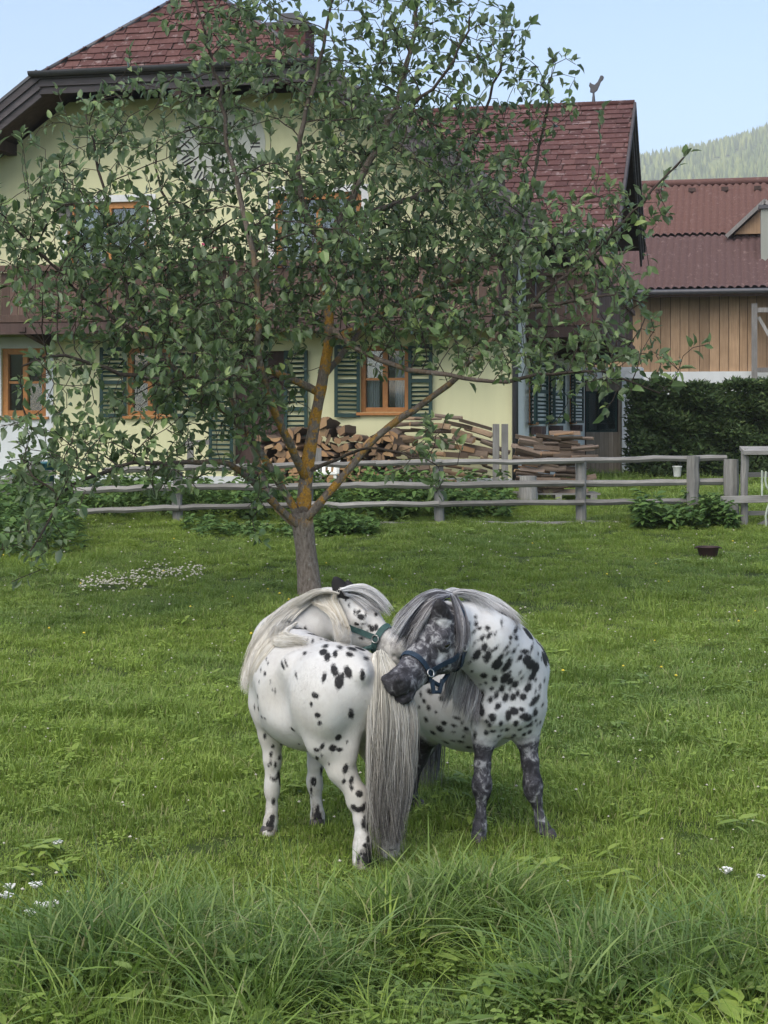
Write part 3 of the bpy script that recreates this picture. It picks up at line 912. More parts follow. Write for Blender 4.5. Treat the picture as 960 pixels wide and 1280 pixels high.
# ------------------------------------------------------------------ rail fence
M_RAIL = mat_wood("silvered_rail_wood", (.13, .125, .115), (.34, .325, .3), (.6, 8, 8), 4, .9, .5)
M_POST = mat_wood("silvered_post_wood", (.13, .125, .115), (.33, .32, .3), (8, 8, .6), 4, .9, .5)
FY = 22.0
fence = thing('rail_fence', (0, FY, .28), 'long weathered four rail wooden fence across the paddock behind apple tree', 'fence')
rail_paths = [
    [(128, 588), (300, 583.5), (470, 579), (552, 578), (727, 576), (908, 572)],
    [(92, 613), (225, 609.5), (386, 607.5), (549, 606.5), (727, 604.5), (921, 602)],
    [(88, 640), (224, 635), (385, 631), (549, 630), (727, 628), (868, 627)],
    [(110, 660), (226, 658.5), (385, 657), (549, 656), (727, 655), (832, 654.5)]]
rg3 = np.random.default_rng(31)
def rough_rail(p, q, r, n=7, sq=.7):
    b = MB(); m = 9
    pts = [Vector(p).lerp(Vector(q), i / (m - 1)) + Vector((0, rg3.normal(0, .004), rg3.normal(0, .006))) for i in range(m)]
    b.tube(pts, [r * rg3.uniform(.88, 1.1) for _ in pts], n, True, sq)
    return b
for ri, path in enumerate(rail_paths):
    for k in range(len(path) - 1):
        (xa, ya), (xb, yb) = path[k], path[k + 1]
        yy = FY - .1 + (.03 if k % 2 else -.01) + (.17 if xa > 726 else 0)
        ext = 3 if k % 2 else 0
        rough_rail(at(xa - ext, ya, yy), at(xb + ext, yb, yy), .06 + .006 * (ri == 1)).build('rail', M_RAIL, fence, smooth_shade=False)
def rough_post(b, px, pt, pb, Y, w, n=8, lean=0):
    top, bot = at(px + lean, pt, Y), at(px, pb, Y)
    bot.z = min(bot.z, float(gh(bot.x, Y)) - .15)
    m = 7
    pts = [bot.lerp(top, i / (m - 1)) + Vector((rg3.normal(0, .004), 0, 0)) for i in range(m)]
    b.tube(pts, [w * rg3.uniform(.93, 1.06) for _ in pts], n)
for px, pt, w, dy in ((222, 590, .07, 0), (386, 583, .065, 0), (548.5, 583, .07, 0), (726, 577.5, .075, .03), (866, 570, .088, 0)):
    b = MB(); rough_post(b, px, pt, 662, FY + dy, w); b.build('post', M_POST, fence)

gate = thing('paddock_gate', at(930, 668, 21.6), 'grey timber gate with tall post and diagonal brace at the fence end', 'gate')
GY = 21.7
b = MB(); rough_post(b, 914, 574, 640, GY + .25, .105, 10); b.build('post', M_POST, gate)
b = MB(); rough_post(b, 930.5, 561, 672, GY, .055, 6); b.build('post', M_POST, gate)
for x, yt in ((911, 633), (918.5, 622)):
    b = MB(); p, q = at(x, yt, GY - .1), at(x, 668, GY - .1); q.z = float(gh(q.x, q.y)) - .1; b.bar(q, p, .075, .04, (0, 1, 0)); b.build('stake', M_POST, gate)
b = MB(); p = at(927, 563, GY); b.box(p + Vector((.42, .0, -.0)), (.42, 0, .0), (0, .13, .03), (0, 0, .025)); b.build('cap_board', M_RAIL, gate)
for (xa, ya, xb, yb, w, dy) in ((934, 593.5, 1010, 593, .065, .12), (901, 625, 1010, 622, .1, -.1), (935, 641.5, 1010, 641, .06, .1), (945, 666, 1010, 665, .05, -.05)):
    b = MB(); b.bar(at(xa, ya, GY + dy), at(xb, yb, GY + dy), .05, w); b.build('rail', M_RAIL, gate, bevel=.006)
b = MB(); b.bar(at(934, 667, GY + .05), at(985, 640, GY + .05), .05, .1); b.build('brace', M_RAIL, gate)
b = MB(); rough_post(b, 1010, 561, 672, GY, .06, 6); b.build('post', M_POST, gate)
M_ROPE = mat_plain("pale_tape", (.42, .47, .38), .8)
rope = thing('fence_tape', at(955, 600, GY - .15), 'pale green electric fence tape looped over gate rails', 'fence tape')
b = MB()
b.tube([at(952.5, y, GY - .14 + .01 * math.sin(y)) for y in (588, 597, 605, 614, 620)], .014, 6)
b.build('tape_strand', M_ROPE, rope)
b = MB()
b.tube([at(x, y, GY - .14) for x, y in ((957.5, 589), (956.5, 600), (958, 608), (962, 614), (963, 625), (959, 636), (957, 645), (957.5, 655), (957, 663))], .015, 6)
b.build('tape_strand', M_ROPE, rope)

# white pot hanging behind the fence on a wire
pot = thing('white_pot', at(846, 590, 22.3), 'small white plastic pot hanging under top rail near right post', 'pot')
M_WPL = mat_plain("white_plastic", (.72, .73, .68), .45)
b = MB(); c = at(846.5, 596, 22.12)
b.lathe(c, [(0, 0), (.045, 0), (.048, .01), (.062, .13), (.068, .135), (.068, .15), (.06, .15), (.056, .13), (.042, .012), (0, .012)], 14); b.build('bowl', M_WPL, pot, smooth_shade=True)
b = MB(); b.tube([c + Vector((-.06, 0, .145)), c + Vector((0, -.02, .3)), c + Vector((.06, 0, .145))], .004, 5); b.build('wire_handle', M_METAL, pot)
# feed bowl
Yb = 18.6; c = at(885, 695, Yb); c.z = float(gh(c.x, Yb))
bowl = thing('feed_bowl', c, 'dark brown rubber feed bowl lying alone on the grass', 'feed bowl')
M_RUB = mat_plain("brown_rubber", (.045, .022, .02), .6)
b = MB(); b.lathe(c, [(0, .01), (.095, .0), (.1, .01), (.125, .115), (.135, .12), (.135, .132), (.122, .132), (.115, .12), (.09, .025), (0, .02)], 22); b.build('tub', M_RUB, bowl, smooth_shade=True)
for sg in (-1, 1):
    b = MB(); b.tube([c + Vector((sg * .128, -.03, .118)), c + Vector((sg * .155, 0, .112)), c + Vector((sg * .128, .03, .118))], .008, 6); b.build('handle', M_RUB, bowl)

# short garden fence at the far left, with the teal tub behind
gf = thing('garden_fence', at(30, 605, 24), 'short grey garden fence with low pickets below the left window', 'fence')
b = MB(); rough_post(b, 40, 573, 615, 24, .055); b.build('post', M_POST, gf)
b = MB(); b.bar(at(31, 592, 23.9), at(70, 591, 23.9), .05, .08); b.build('rail', M_RAIL, gf)
for x, yt in ((-8, 596), (2, 599), (11, 594), (25, 593)):
    b = MB(); p, q = at(x, yt, 24), at(x, 625, 24); q.z = float(gh(q.x, 24)) - .05; b.bar(q, p, .1, .03, (0, 1, 0)); b.build('picket', M_POST, gf)
b = MB(); b.bar(at(-20, 607, 24.04), at(66, 605, 24.04), .03, .07); b.build('rail', M_RAIL, gf)
c = at(57, 600, 25.5); c.z = float(gh(c.x, c.y))
tub = thing('teal_tub', c, 'teal plastic tub standing behind the left garden fence', 'tub')
M_TEAL = mat_plain("teal_plastic", (.03, .12, .15), .5)
h = at(57, 577, 25.5).z - c.z
b = MB(); b.lathe(c, [(0, 0), (.12, 0), (.15, h - .04), (.165, h - .035), (.165, h), (.14, h), (.11, .02), (0, .02)], 18); b.build('body', M_TEAL, tub, smooth_shade=True)

# white plastic chair in front of the wood
cy = 25.6; c = at(404, 612, cy); c.z = float(gh(c.x, cy))
chair = thing('garden_chair', c, 'white plastic garden chair standing before the stacked firewood', 'chair')
zt = at(404, 582, cy).z - c.z
for sx in (-1, 1):
    for sy in (-1, 1):
        b = MB(); b.bar(c + Vector((sx * .25, sy * .22, 0)), c + Vector((sx * .19, sy * .18, .42)), .05, .05, (0, 1, 0)); b.build('leg', M_WPL, chair, bevel=.01)
b = MB(); b.box(c + Vector((0, 0, .43)), (.23, 0, 0), (0, .22, 0), (0, 0, .018)); b.build('seat', M_WPL, chair, bevel=.012)
for k in range(5):
    b = MB(); x = -.18 + .09 * k; b.bar(c + Vector((x, .2, .44)), c + Vector((x * 1.05, .3, zt)), .055, .02, (0, 1, 0)); b.build('back_slat', M_WPL, chair, bevel=.006)
b = MB(); b.bar(c + Vector((-.24, .3, zt)), c + Vector((.24, .3, zt)), .03, .07); b.build('back_rail', M_WPL, chair, bevel=.01)
for sx in (-1, 1):
    b = MB(); b.bar(c + Vector((sx * .25, -.2, .64)), c + Vector((sx * .25, .26, .66)), .06, .025); b.build('armrest', M_WPL, chair, bevel=.01)
    b = MB(); b.bar(c + Vector((sx * .24, -.19, .43)), c + Vector((sx * .25, -.19, .63)), .045, .03, (0, 1, 0)); b.build('arm_post', M_WPL, chair, bevel=.008)

# ------------------------------------------------------------------ firewood
t = NT("split_firewood"); v = t.coord('Object'); r = t.rand()
g = t.noise(t.mapping(v, (14, 1.2, 14)), 5, 5, .65)
c = t.ramp(r, [(0, (.1, .075, .058)), (.3, (.18, .135, .1)), (.55, (.27, .21, .165)), (.75, (.21, .165, .135)), (.9, (.34, .2, .1)), (1, (.4, .29, .19))])
c = t.mix(t.ramp(g, [(.3, .7), (.7, 0)]), c, (.09, .065, .05))
t.col(c); t.rough(.9, .15); t.bump(g, .5, .008)
M_LOG = t.m
t = NT("log_end"); v = t.coord('Object'); r = t.rand()
c = t.ramp(r, [(0, (.16, .11, .07)), (.4, (.27, .17, .1)), (.8, (.4, .24, .12)), (1, (.48, .34, .2))])
rings = t.new("ShaderNodeTexWave", wave_type='RINGS', rings_direction='Y'); t.link(v, rings.inputs[0]); rings.inputs['Scale'].default_value = 22; rings.inputs['Distortion'].default_value = 3
c = t.mix(t.math('MULTIPLY', rings.outputs[1], .35), c, (.16, .1, .06))
t.col(c); t.rough(.9, .15)
M_LOGEND = t.m
rgl = np.random.default_rng(5)
LOG_ME = []
for k in range(12):
    kind = k % 4
    if kind == 0: poly = [(math.cos(a) * .5 * rgl.uniform(.9, 1.08), math.sin(a) * .5 * rgl.uniform(.9, 1.08)) for a in np.linspace(0, 2 * np.pi, 9)[:-1]]
    elif kind == 1: poly = [(0, -.5)] + [(math.cos(a) * .9, math.sin(a) * .9 - .4) for a in np.linspace(.5, 2.6, 5)]
    elif kind == 2: poly = [(-.6, -.3), (.6, -.34), (.55, .25), (-.1, .36), (-.58, .22)]
    else: poly = [(math.cos(a) * .6, math.sin(a) * .55 - .2) for a in np.linspace(0, np.pi, 6)]
    n = len(poly); b = MB(); m = 4
    for j in range(m):
        y = -.5 + j / (m - 1)
        for (x, z) in poly:
            b.v.append((x * rgl.uniform(.9, 1.1) + .06 * math.sin(j * 1.3 + k), y, z * rgl.uniform(.88, 1.1) + .06 * math.cos(j + k)))
    for j in range(m - 1):
        for i in range(n):
            i2 = (i + 1) % n; b.f.append((j * n + i, j * n + i2, (j + 1) * n + i2, (j + 1) * n + i))
    b.f.append(tuple(range(n))[::-1]); b.f.append(tuple((m - 1) * n + i for i in range(n)))
    me = b.mesh('firewood_log'); me.materials.append(M_LOG); me.materials.append(M_LOGEND)
    for p in me.polygons:
        if len(p.vertices) > 4 or abs(p.normal.y) > .9: p.material_index = 1
    LOG_ME.append(me)
def put_log(c, d, length, thick, label, group):
    o = bpy.data.objects.new('firewood_log', LOG_ME[int(rgl.integers(len(LOG_ME)))])
    COL.objects.link(o)
    d = Vector(d).normalized(); x = d.cross(EZ).normalized(); z = x.cross(d)
    a = rgl.uniform(0, 6.28); x2 = x * math.cos(a) + z * math.sin(a); z2 = z * math.cos(a) - x * math.sin(a)
    m = Matrix((x2 * thick, d * length, z2 * thick * rgl.uniform(.6, .9))).transposed().to_4x4(); m.translation = c
    o.matrix_basis = m
    tag(o, label, 'firewood log', group)
rack = thing('woodpile_rack', HP(-2.5, -.7, .4), 'upright stakes and ground beams holding the long firewood stack by the house front', 'wood rack')
def pile_top(px):
    return np.interp(px, [236, 262, 300, 360, 405, 430, 470, 500, 520, 545, 575, 600, 622], [556, 548, 546, 540, 526, 534, 548, 526, 517, 513, 519, 528, 545])
D1 = -.75
LAB_END = 'split log lying end on in the long firewood stack under the front windows'
LAB_SLANT = 'split slab slanting among the tangled right part of the long firewood stack'
nlog = 0
z = .47
while z < 1.8:
    px = 330.0
    while px < 622:
        s_ = s_of(px, D1); zt = z_of(pile_top(px), s_, D1)
        thick = rgl.uniform(.12, .185)
        right = px > 500
        if z < zt - .02:
            if not right:
                put_log(HP(s_, D1 + rgl.uniform(-.06, .06), z + rgl.uniform(-.02, .02)), E2 + E1 * rgl.normal(0, .18) + EZ * rgl.normal(0, .05), rgl.uniform(.5, .65), thick, LAB_END, 'logs lying end on in the long stack')
                px += thick * 64
            else:
                tilt = np.interp(px, [500, 560, 620], [-.02, .08, .3]) * np.interp(z, [.5, 1.4], [.3, 1.2]) + rgl.normal(0, .05)
                put_log(HP(s_, D1 + rgl.uniform(-.15, .2), z + rgl.uniform(-.03, .03)), -E1 + EZ * tilt * (1 if px < 560 else 1) + E2 * rgl.normal(0, .45), rgl.uniform(.35, .6), thick * .5, LAB_SLANT, 'slanting slabs in the long stack')
                px += 23
            nlog += 1
        else: px += 8
    z += .128
for px in (238, 398, 620, 631):
    b = MB(); s_ = s_of(px, D1 - .35); b.bar(HP(s_, D1 - .35, .3), HP(s_, D1 - .35, z_of(530 if px > 600 else (548 if px < 300 else 560), s_, D1 - .35)), .11, .07, (0, 1, 0)); b.build('stake', M_POST, rack)
b = MB(); b.bar(HP(s_of(230, D1 - .4), D1 - .4, z_of(554, -6, D1)), HP(s_of(262, D1 - .4), D1 - .4, z_of(552, -6, D1)), .06, .09); b.build('crossbar', M_POST, rack)
for dd in (-.2, .2):
    b = MB(); b.bar(HP(s_of(238, D1), D1 + dd, .4), HP(s_of(620, D1), D1 + dd, .4), .09, .09); b.build('ground_beam', M_POST, rack)
# right pile
rack2 = thing('woodpile_pallet', at(695, 620, 25.4), 'low pallet under the firewood heap at the right house corner', 'pallet')
c0 = at(695, 622, 25.4); zg = float(gh(c0.x, 25.4))
for dx in (-.55, 0, .55):
    b = MB(); b.box((c0.x + dx, 25.4, zg + .05), (.05, 0, 0), (0, .4, 0), (0, 0, .05)); b.build('bearer', M_POST, rack2)
for dy in (-.3, 0, .3):
    b = MB(); b.box((c0.x, 25.4 + dy, zg + .115), (.66, 0, 0), (0, .06, 0), (0, 0, .013)); b.build('plank', M_RAIL, rack2)
def top2(px): return np.interp(px, [640, 652, 675, 700, 722, 742, 752], [572, 548, 541, 536, 541, 548, 572])
LAB2 = 'rough split firewood log lying crosswise in the heap by the house corner'
z = zg + .17
while z < 1.7:
    for Yp in (25.12, 25.4):
        px = 662 + rgl.uniform(-6, 6)
        while px < 733:
            x_ = at(px, 600, Yp)
            zt = at(px, top2(px), Yp).z
            if z < zt - .02:
                L_ = rgl.uniform(.3, .52)
                tilt = rgl.normal(0, .07) + np.interp(px, [650, 690, 740], [-.28, -.05, .1]) * np.interp(z, [.6, 1.4], [.4, 1])
                put_log(Vector((x_.x, Yp + rgl.uniform(-.05, .05), z + rgl.uniform(-.02, .02))), Vector((1, rgl.normal(0, .22), tilt)), L_, rgl.uniform(.05, .095), LAB2, 'logs heaped at the house corner')
                nlog += 1
            px += 24
    z += .082
c = at(660, 607, 24.9); b = MB(); b.tube([Vector((c.x, 24.9, float(gh(c.x, 24.9)))), Vector((c.x, 24.9, c.z + .15))], [.16, .13], 11)
ck = b.build('chopping_stump', M_POST); tag(ck, 'squat grey chopping stump in front of the corner firewood heap', 'tree stump')
print("logs", nlog)

# ------------------------------------------------------------------ hedge
hx0 = at(788, 0, 38).x
hedge = thing('hedge', (hx0 + 3, 38, .2), 'dense dark green clipped hedge in front of the barn base', 'hedge')
def hz_top(x): return 2.55 + .05 * np.sin(x * 3.1) + .04 * np.sin(x * 7.7 + 1)
N = 26000; rgh = np.random.default_rng(3)
u = rgh.uniform(0, 1, N); X0 = hx0 + u * 7; depth = rgh.beta(1, 3, N) * .5
face = rgh.uniform(0, 1, N)
Xh = X0.copy(); Yh = 37.4 + depth - (Xh - hx0) * .2; Zh = rgh.uniform(.15, 1, N) * hz_top(X0)
topm = face < .2
Yh[topm] = 37.4 + rgh.uniform(0, 1.4, topm.sum()) - (Xh[topm] - hx0) * .2; Zh[topm] = hz_top(X0[topm]) - rgh.beta(1, 3, topm.sum()) * .3
lm = (face >= .2) & (face < .3)
Xh[lm] = hx0 + rgh.beta(1, 3, lm.sum()) * .4; Yh[lm] = 37.4 + rgh.uniform(0, 1.4, lm.sum())
lump = .13 * np.sin(Xh * 5.3 + Zh * 4.1) + .1 * np.sin(Zh * 9 + Xh * 2.2)
Yh = Yh + lump
edge = smooth(0, .5, Xh - hx0 + .1 * np.sin(Zh * 5))
keepm = rgh.uniform(0, 1, N) < (.35 + .65 * edge)
P = np.stack([Xh, Yh, Zh], -1)[keepm]
n_ = len(P)
d = rdir(n_, rgh, -.2, .9); d[:, 1] -= .5
V, T = diamonds(P, d, rdir(n_, rgh), rgh.uniform(.1, .22, n_), rgh.uniform(.04, .085, n_))
M_HEDGE = mat_leaf("hedge_green", (.045, .085, .028), (.11, .175, .052), (.08, .12, .045), .15, .6, (.19, .24, .07))
fo = np_mesh('foliage', V, tris=T, mat=M_HEDGE, parent=hedge); fo['kind'] = 'stuff'
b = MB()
t = NT("hedge_shade_core"); t.col((.01, .014, .008)); t.rough(1)  # near-black solid core stands in for the shade inside the hedge
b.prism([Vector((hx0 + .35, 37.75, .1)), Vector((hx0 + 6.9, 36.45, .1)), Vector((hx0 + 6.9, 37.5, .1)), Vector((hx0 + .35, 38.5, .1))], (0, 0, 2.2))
b.build('dark_core', t.m, hedge)

# ------------------------------------------------------------------ weeds along the fence
M_WEED = mat_leaf("weed_green", (.05, .11, .025), (.11, .19, .045), (.1, .15, .055), .25, .55, (.17, .24, .06))
rgw = np.random.default_rng(12)
def plant_field(n, xr, yr, hr, lsz, name, label, mat, per=16, density=None):
    Ys = rgw.uniform(yr[0], yr[1], n); px = rgw.uniform(xr[0], xr[1], n)
    Xs = (px - CX) / F * Ys
    if density is not None:
        k = density(Xs, Ys, px) > rgw.uniform(0, 1, n); Xs, Ys = Xs[k], Ys[k]; n = len(Xs)
    H = rgw.uniform(hr[0], hr[1], n) * (.75 + .35 * np.sin(Xs * 2.1) * np.sin(Xs * 5.3 + Ys))
    g = gh(Xs, Ys)
    lean = rgw.normal(0, .12, (n, 2))
    f_ = rgw.uniform(.1, 1, (n, per))
    P = np.stack([Xs[:, None] + lean[:, :1] * f_ * H[:, None], Ys[:, None] + lean[:, 1:] * f_ * H[:, None], g[:, None] + f_ * H[:, None]], -1).reshape(-1, 3)
    m = len(P); d = rdir(m, rgw, -.25, .6)
    V, T, Q = leaf_arrays(P, d, np.array([0, 0, 1.0]) + rgw.normal(0, .3, (m, 3)), rgw.uniform(lsz[0], lsz[1], m), rgw.uniform(lsz[0], lsz[1], m) * .55, .3, .35)
    o = np_mesh(name, V, Q, T, mat); tag(o, label, kind='stuff')
    return o
plant_field(620, (-40, 640), (22.3, 25.6), (.35, .75), (.09, .17), 'undergrowth', 'leafy green weeds behind the rail fence', M_WEED, 15)
plant_field(170, (-60, 110), (18.5, 22), (.3, .7), (.08, .16), 'undergrowth', 'leafy weeds at the left end of the fence', M_WEED, 15, lambda X, Y, px: 1 - smooth(70, 110, px))
plant_field(150, (395, 470), (20.5, 21.8), (.12, .3), (.07, .13), 'undergrowth', 'low weeds beside the tree below the fence', M_WEED, 12)
plant_field(190, (796, 915), (21.0, 22.3), (.25, .55), (.08, .16), 'undergrowth', 'bushy weeds at the foot of the right fence post', M_WEED, 14)
plant_field(120, (230, 390), (20.2, 21.6), (.1, .22), (.06, .12), 'undergrowth', 'low weeds in front of the fence left of the trunk', M_WEED, 10)
# flowers on the balcony
fb = thing('flower_box', HP(s_of(262, -1.1), -1.15, 4.4), 'balcony flower box with pink blossoms behind the apple tree', 'flower box')
sF = s_of(262, -1.2)
b = MB(); b.box(HP(sF, -1.22, 4.42), E1 * .42, E2 * .09, EZ * .09); b.build('box', M_DKWOOD, fb)
m = 130; P = np.array([list(HP(sF + rgw.uniform(-.42, .42), -1.22 + rgw.normal(0, .08), 4.5 + rgw.uniform(-.18, .16))) for _ in range(m)])
V, T, Q = leaf_arrays(P, rdir(m, rgw, -.3, .8), np.array([0, 0, 1.0]) + rgw.normal(0, .3, (m, 3)), .1, .07)
o = np_mesh('foliage', V, Q, T, M_WEED, fb); o['kind'] = 'stuff'
M_PINK = mat_leaf("pink_petal", (.5, .03, .12), (.65, .12, .25), (.5, .08, .2), .2, .6)
for k in range(14):
    c = np.array(HP(sF + rgw.uniform(-.38, .38), -1.3 + rgw.normal(0, .05), 4.56 + rgw.uniform(-.12, .2)))
    d = rdir(9, rgw, -.5, 1)
    V, T = diamonds(np.repeat(c[None], 9, 0), d, rdir(9, rgw), .06, .05)
    np_mesh('blossom', V, tris=T, mat=M_PINK, parent=fb)
# ------------------------------------------------------------------ apple tree: limbs laid out by hand, twigs grown into the crown, leaves on the twigs
rgt = np.random.default_rng(21)
TY = 15.2
base = at(388, 748, TY); base.z = float(gh(base.x, TY)) - .05
tree = thing('apple_tree', (base.x, TY, base.z), 'old apple tree with orange lichen on its forked trunk and a broad leafy crown', 'tree')
def path(pts): return [np.array(at(*p)) for p in pts]
# (pixel, pixel, depth) paths; radius at start and end
LIMBS = [
    ('trunk', path([(389, 756, 15.2), (385, 715, 15.2), (380, 672, 15.2), (377, 640, 15.2)]), .108, .1, None),
    ('branch', path([(379, 645, 15.2), (381, 605, 15.2), (387, 560, 15.2), (396, 515, 15.15), (404, 470, 15.1), (410, 430, 15.05), (415, 395, 15), (408, 370, 14.95), (400, 345, 14.9), (408, 310, 14.9), (425, 275, 14.9), (445, 235, 14.95), (470, 190, 15), (492, 150, 15), (503, 110, 15.05), (514, 60, 15.1), (524, 5, 15.1), (530, -40, 15.1)]), .072, .016, 0),
    ('branch', path([(384, 648, 15.15), (405, 622, 15.1), (428, 598, 15.05), (450, 567, 15.0), (470, 545, 14.95), (500, 522, 14.9), (540, 500, 14.8), (580, 462, 14.7), (620, 420, 14.6), (655, 385, 14.5), (700, 350, 14.45), (745, 318, 14.4), (790, 272, 14.4), (825, 228, 14.4), (856, 198, 14.4)]), .043, .008, 0),
    ('branch', path([(374, 648, 15.2), (358, 618, 15.1), (340, 588, 15.0), (322, 560, 14.9), (300, 528, 14.8), (262, 500, 14.6), (225, 465, 14.4), (190, 435, 14.3), (150, 405, 14.2), (105, 370, 14.1), (60, 330, 14.0), (20, 290, 13.95)]), .043, .01, 0),
    ('branch', path([(372, 656, 15.15), (352, 640, 15.0), (335, 622, 14.9), (315, 602, 14.7), (290, 578, 14.5), (255, 575, 14.2), (215, 582, 13.9), (175, 575, 13.6), (130, 588, 13.3), (90, 605, 13.0), (60, 640, 12.8), (40, 690, 12.7)]), .038, .007, 0),
    ('branch', path([(368, 655, 15.25), (345, 638, 15.4), (334, 612, 15.55), (322, 575, 15.7), (305, 535, 15.8), (280, 480, 15.9), (255, 420, 16.0), (230, 340, 16.05), (210, 260, 16.1), (190, 190, 16.1)]), .038, .01, 0),
    ('branch', path([(383, 600, 15.2), (372, 575, 15.0), (358, 548, 14.8), (345, 520, 14.6), (330, 480, 14.3), (320, 440, 14.1), (325, 390, 14.0), (320, 330, 13.95), (305, 270, 13.95), (290, 200, 14), (280, 140, 14.0), (268, 80, 14.0), (250, 20, 14.0), (240, -20, 14)]), .045, .01, 1),
    ('branch', path([(400, 492, 15.15), (360, 470, 14.9), (310, 455, 14.7), (260, 468, 14.4), (215, 478, 14.1), (160, 470, 13.8), (110, 455, 13.5), (60, 440, 13.3), (25, 455, 13.2)]), .042, .009, 1),
    ('branch', path([(411, 430, 15.05), (440, 410, 15.2), (470, 400, 15.3), (510, 372, 15.4), (555, 360, 15.5), (600, 340, 15.5), (640, 300, 15.5), (665, 240, 15.5), (675, 170, 15.5), (690, 95, 15.5)]), .042, .008, 1),
    ('branch', path([(420, 285, 14.9), (450, 270, 15.1), (490, 255, 15.3), (530, 245, 15.5), (570, 210, 15.6), (600, 160, 15.7), (620, 100, 15.7), (640, 40, 15.7)]), .035, .009, 1),
    ('branch', path([(408, 310, 14.9), (385, 280, 14.7), (370, 230, 14.5), (372, 170, 14.4), (390, 110, 14.4), (410, 50, 14.4), (415, -20, 14.4)]), .038, .01, 1),
    ('branch', path([(470, 190, 15.0), (500, 140, 14.7), (545, 110, 14.5), (575, 70, 14.4), (590, 20, 14.3)]), .028, .008, 1),
    ('branch', path([(190, 435, 14.3), (165, 390, 14.5), (150, 330, 14.7), (135, 270, 14.8), (120, 200, 14.9), (105, 140, 14.9)]), .03, .008, 3),
    ('branch', path([(412, 410, 15.02), (450, 440, 14.6), (500, 460, 14.2), (560, 470, 13.9), (620, 478, 13.7), (680, 470, 13.6), (740, 462, 13.5), (800, 478, 13.5), (830, 490, 13.5)]), .034, .007, 1),
    ('branch', path([(655, 385, 14.5), (690, 380, 14.2), (730, 375, 14.0), (770, 365, 13.9), (800, 375, 13.9)]), .024, .007, 2),
    ('branch', path([(404, 470, 15.1), (430, 440, 15.6), (460, 400, 16.1), (490, 340, 16.5), (520, 280, 16.7), (560, 220, 16.8)]), .034, .009, 1),
    ('branch', path([(382, 590, 15.2), (420, 575, 15.0), (450, 560, 14.5), (480, 560, 14.2), (530, 575, 13.9), (570, 585, 13.8)]), .02, .005, 1),
]
nodes = []; parent = []; minr = []; owner = []
STEP = .13
limb_nodes = []
for li, (nm, pts, r0, r1, par) in enumerate(LIMBS):
    pts = np.array(pts)
    seg = np.r_[0, np.cumsum(np.linalg.norm(np.diff(pts, axis=0), axis=1))]
    n = max(3, int(seg[-1] / STEP))
    s_ = np.linspace(0, seg[-1], n)
    # smooth interpolation
    P = np.stack([np.interp(s_, seg, pts[:, k]) for k in range(3)], 1)
    for _ in range(3): P[1:-1] = (P[:-2] + 2 * P[1:-1] + P[2:]) / 4
    wob = rgt.normal(0, .018, P.shape); wob[0] = 0; P = P + wob * np.linspace(0, 1, n)[:, None] * (0 if li == 0 else 1)
    ids = []
    for k in range(n):
        if k == 0:
            if par is None: pr = -1
            else:
                c_ = np.array([nodes[i] for i in limb_nodes[par]]); pr = limb_nodes[par][int(np.argmin(np.linalg.norm(c_ - P[0], axis=1)))]
        else: pr = ids[-1]
        nodes.append(P[k]); parent.append(pr); minr.append(r0 + (r1 - r0) * (k / (n - 1)) ** .8); owner.append(li)
        ids.append(len(nodes) - 1)
    limb_nodes.append(ids)
n_limb = len(nodes)
# crown volume: ellipsoids (px, py, depth, rx px, ry px, r depth m, weight)
BLOBS = [(430, 30, 15.0, 165, 85, 1.0, .95), (270, 60, 14.3, 60, 100, .8, .55), (560, 55, 14.9, 85, 75, .8, .62), (385, 165, 15.0, 160, 100, 1.5, 1.6),
         (150, 175, 14.7, 80, 70, .9, .5), (50, 275, 14.0, 85, 75, .9, .8), (190, 320, 14.6, 130, 90, 1.3, 1.6), (330, 320, 14.8, 170, 110, 1.8, 2.4),
         (520, 260, 15.4, 130, 105, 1.5, 1.6), (560, 350, 15.2, 120, 70, 1.3, 1.0), (640, 270, 15.0, 80, 75, .9, .7), (690, 330, 14.5, 90, 60, .8, .55), (735, 310, 14.4, 45, 45, .5, .22),
         (790, 262, 14.4, 38, 36, .4, .11), (670, 150, 15.5, 35, 65, .35, .22), (695, 430, 13.9, 90, 48, .7, .45), (770, 460, 13.6, 70, 28, .4, .28), (775, 378, 13.9, 40, 28, .4, .14),
         (570, 415, 14.4, 110, 50, 1.0, .55), (250, 425, 14.3, 135, 70, 1.4, 1.25), (100, 370, 13.9, 95, 70, .9, 1.0), (295, 505, 14.6, 75, 55, 1.0, .8), (190, 490, 14.0, 90, 45, .8, .5),
         (80, 555, 13.2, 95, 38, .7, .42), (200, 575, 13.8, 80, 42, .7, .36), (55, 612, 12.9, 55, 34, .5, .24), (42, 690, 12.7, 22, 38, .2, .16), (450, 375, 14.6, 85, 60, 1.2, .55),
         (540, 540, 14.0, 50, 45, .5, .1), (320, 590, 14.6, 40, 25, .5, .12), (95, 465, 13.4, 50, 30, .5, .12), (490, 130, 15, 110, 80, 1.2, .9), (620, 200, 15.5, 60, 45, .7, .35)]
w = np.array([b_[6] for b_ in BLOBS]); cnt = (w / w.sum() * 6300).astype(int)
A = []
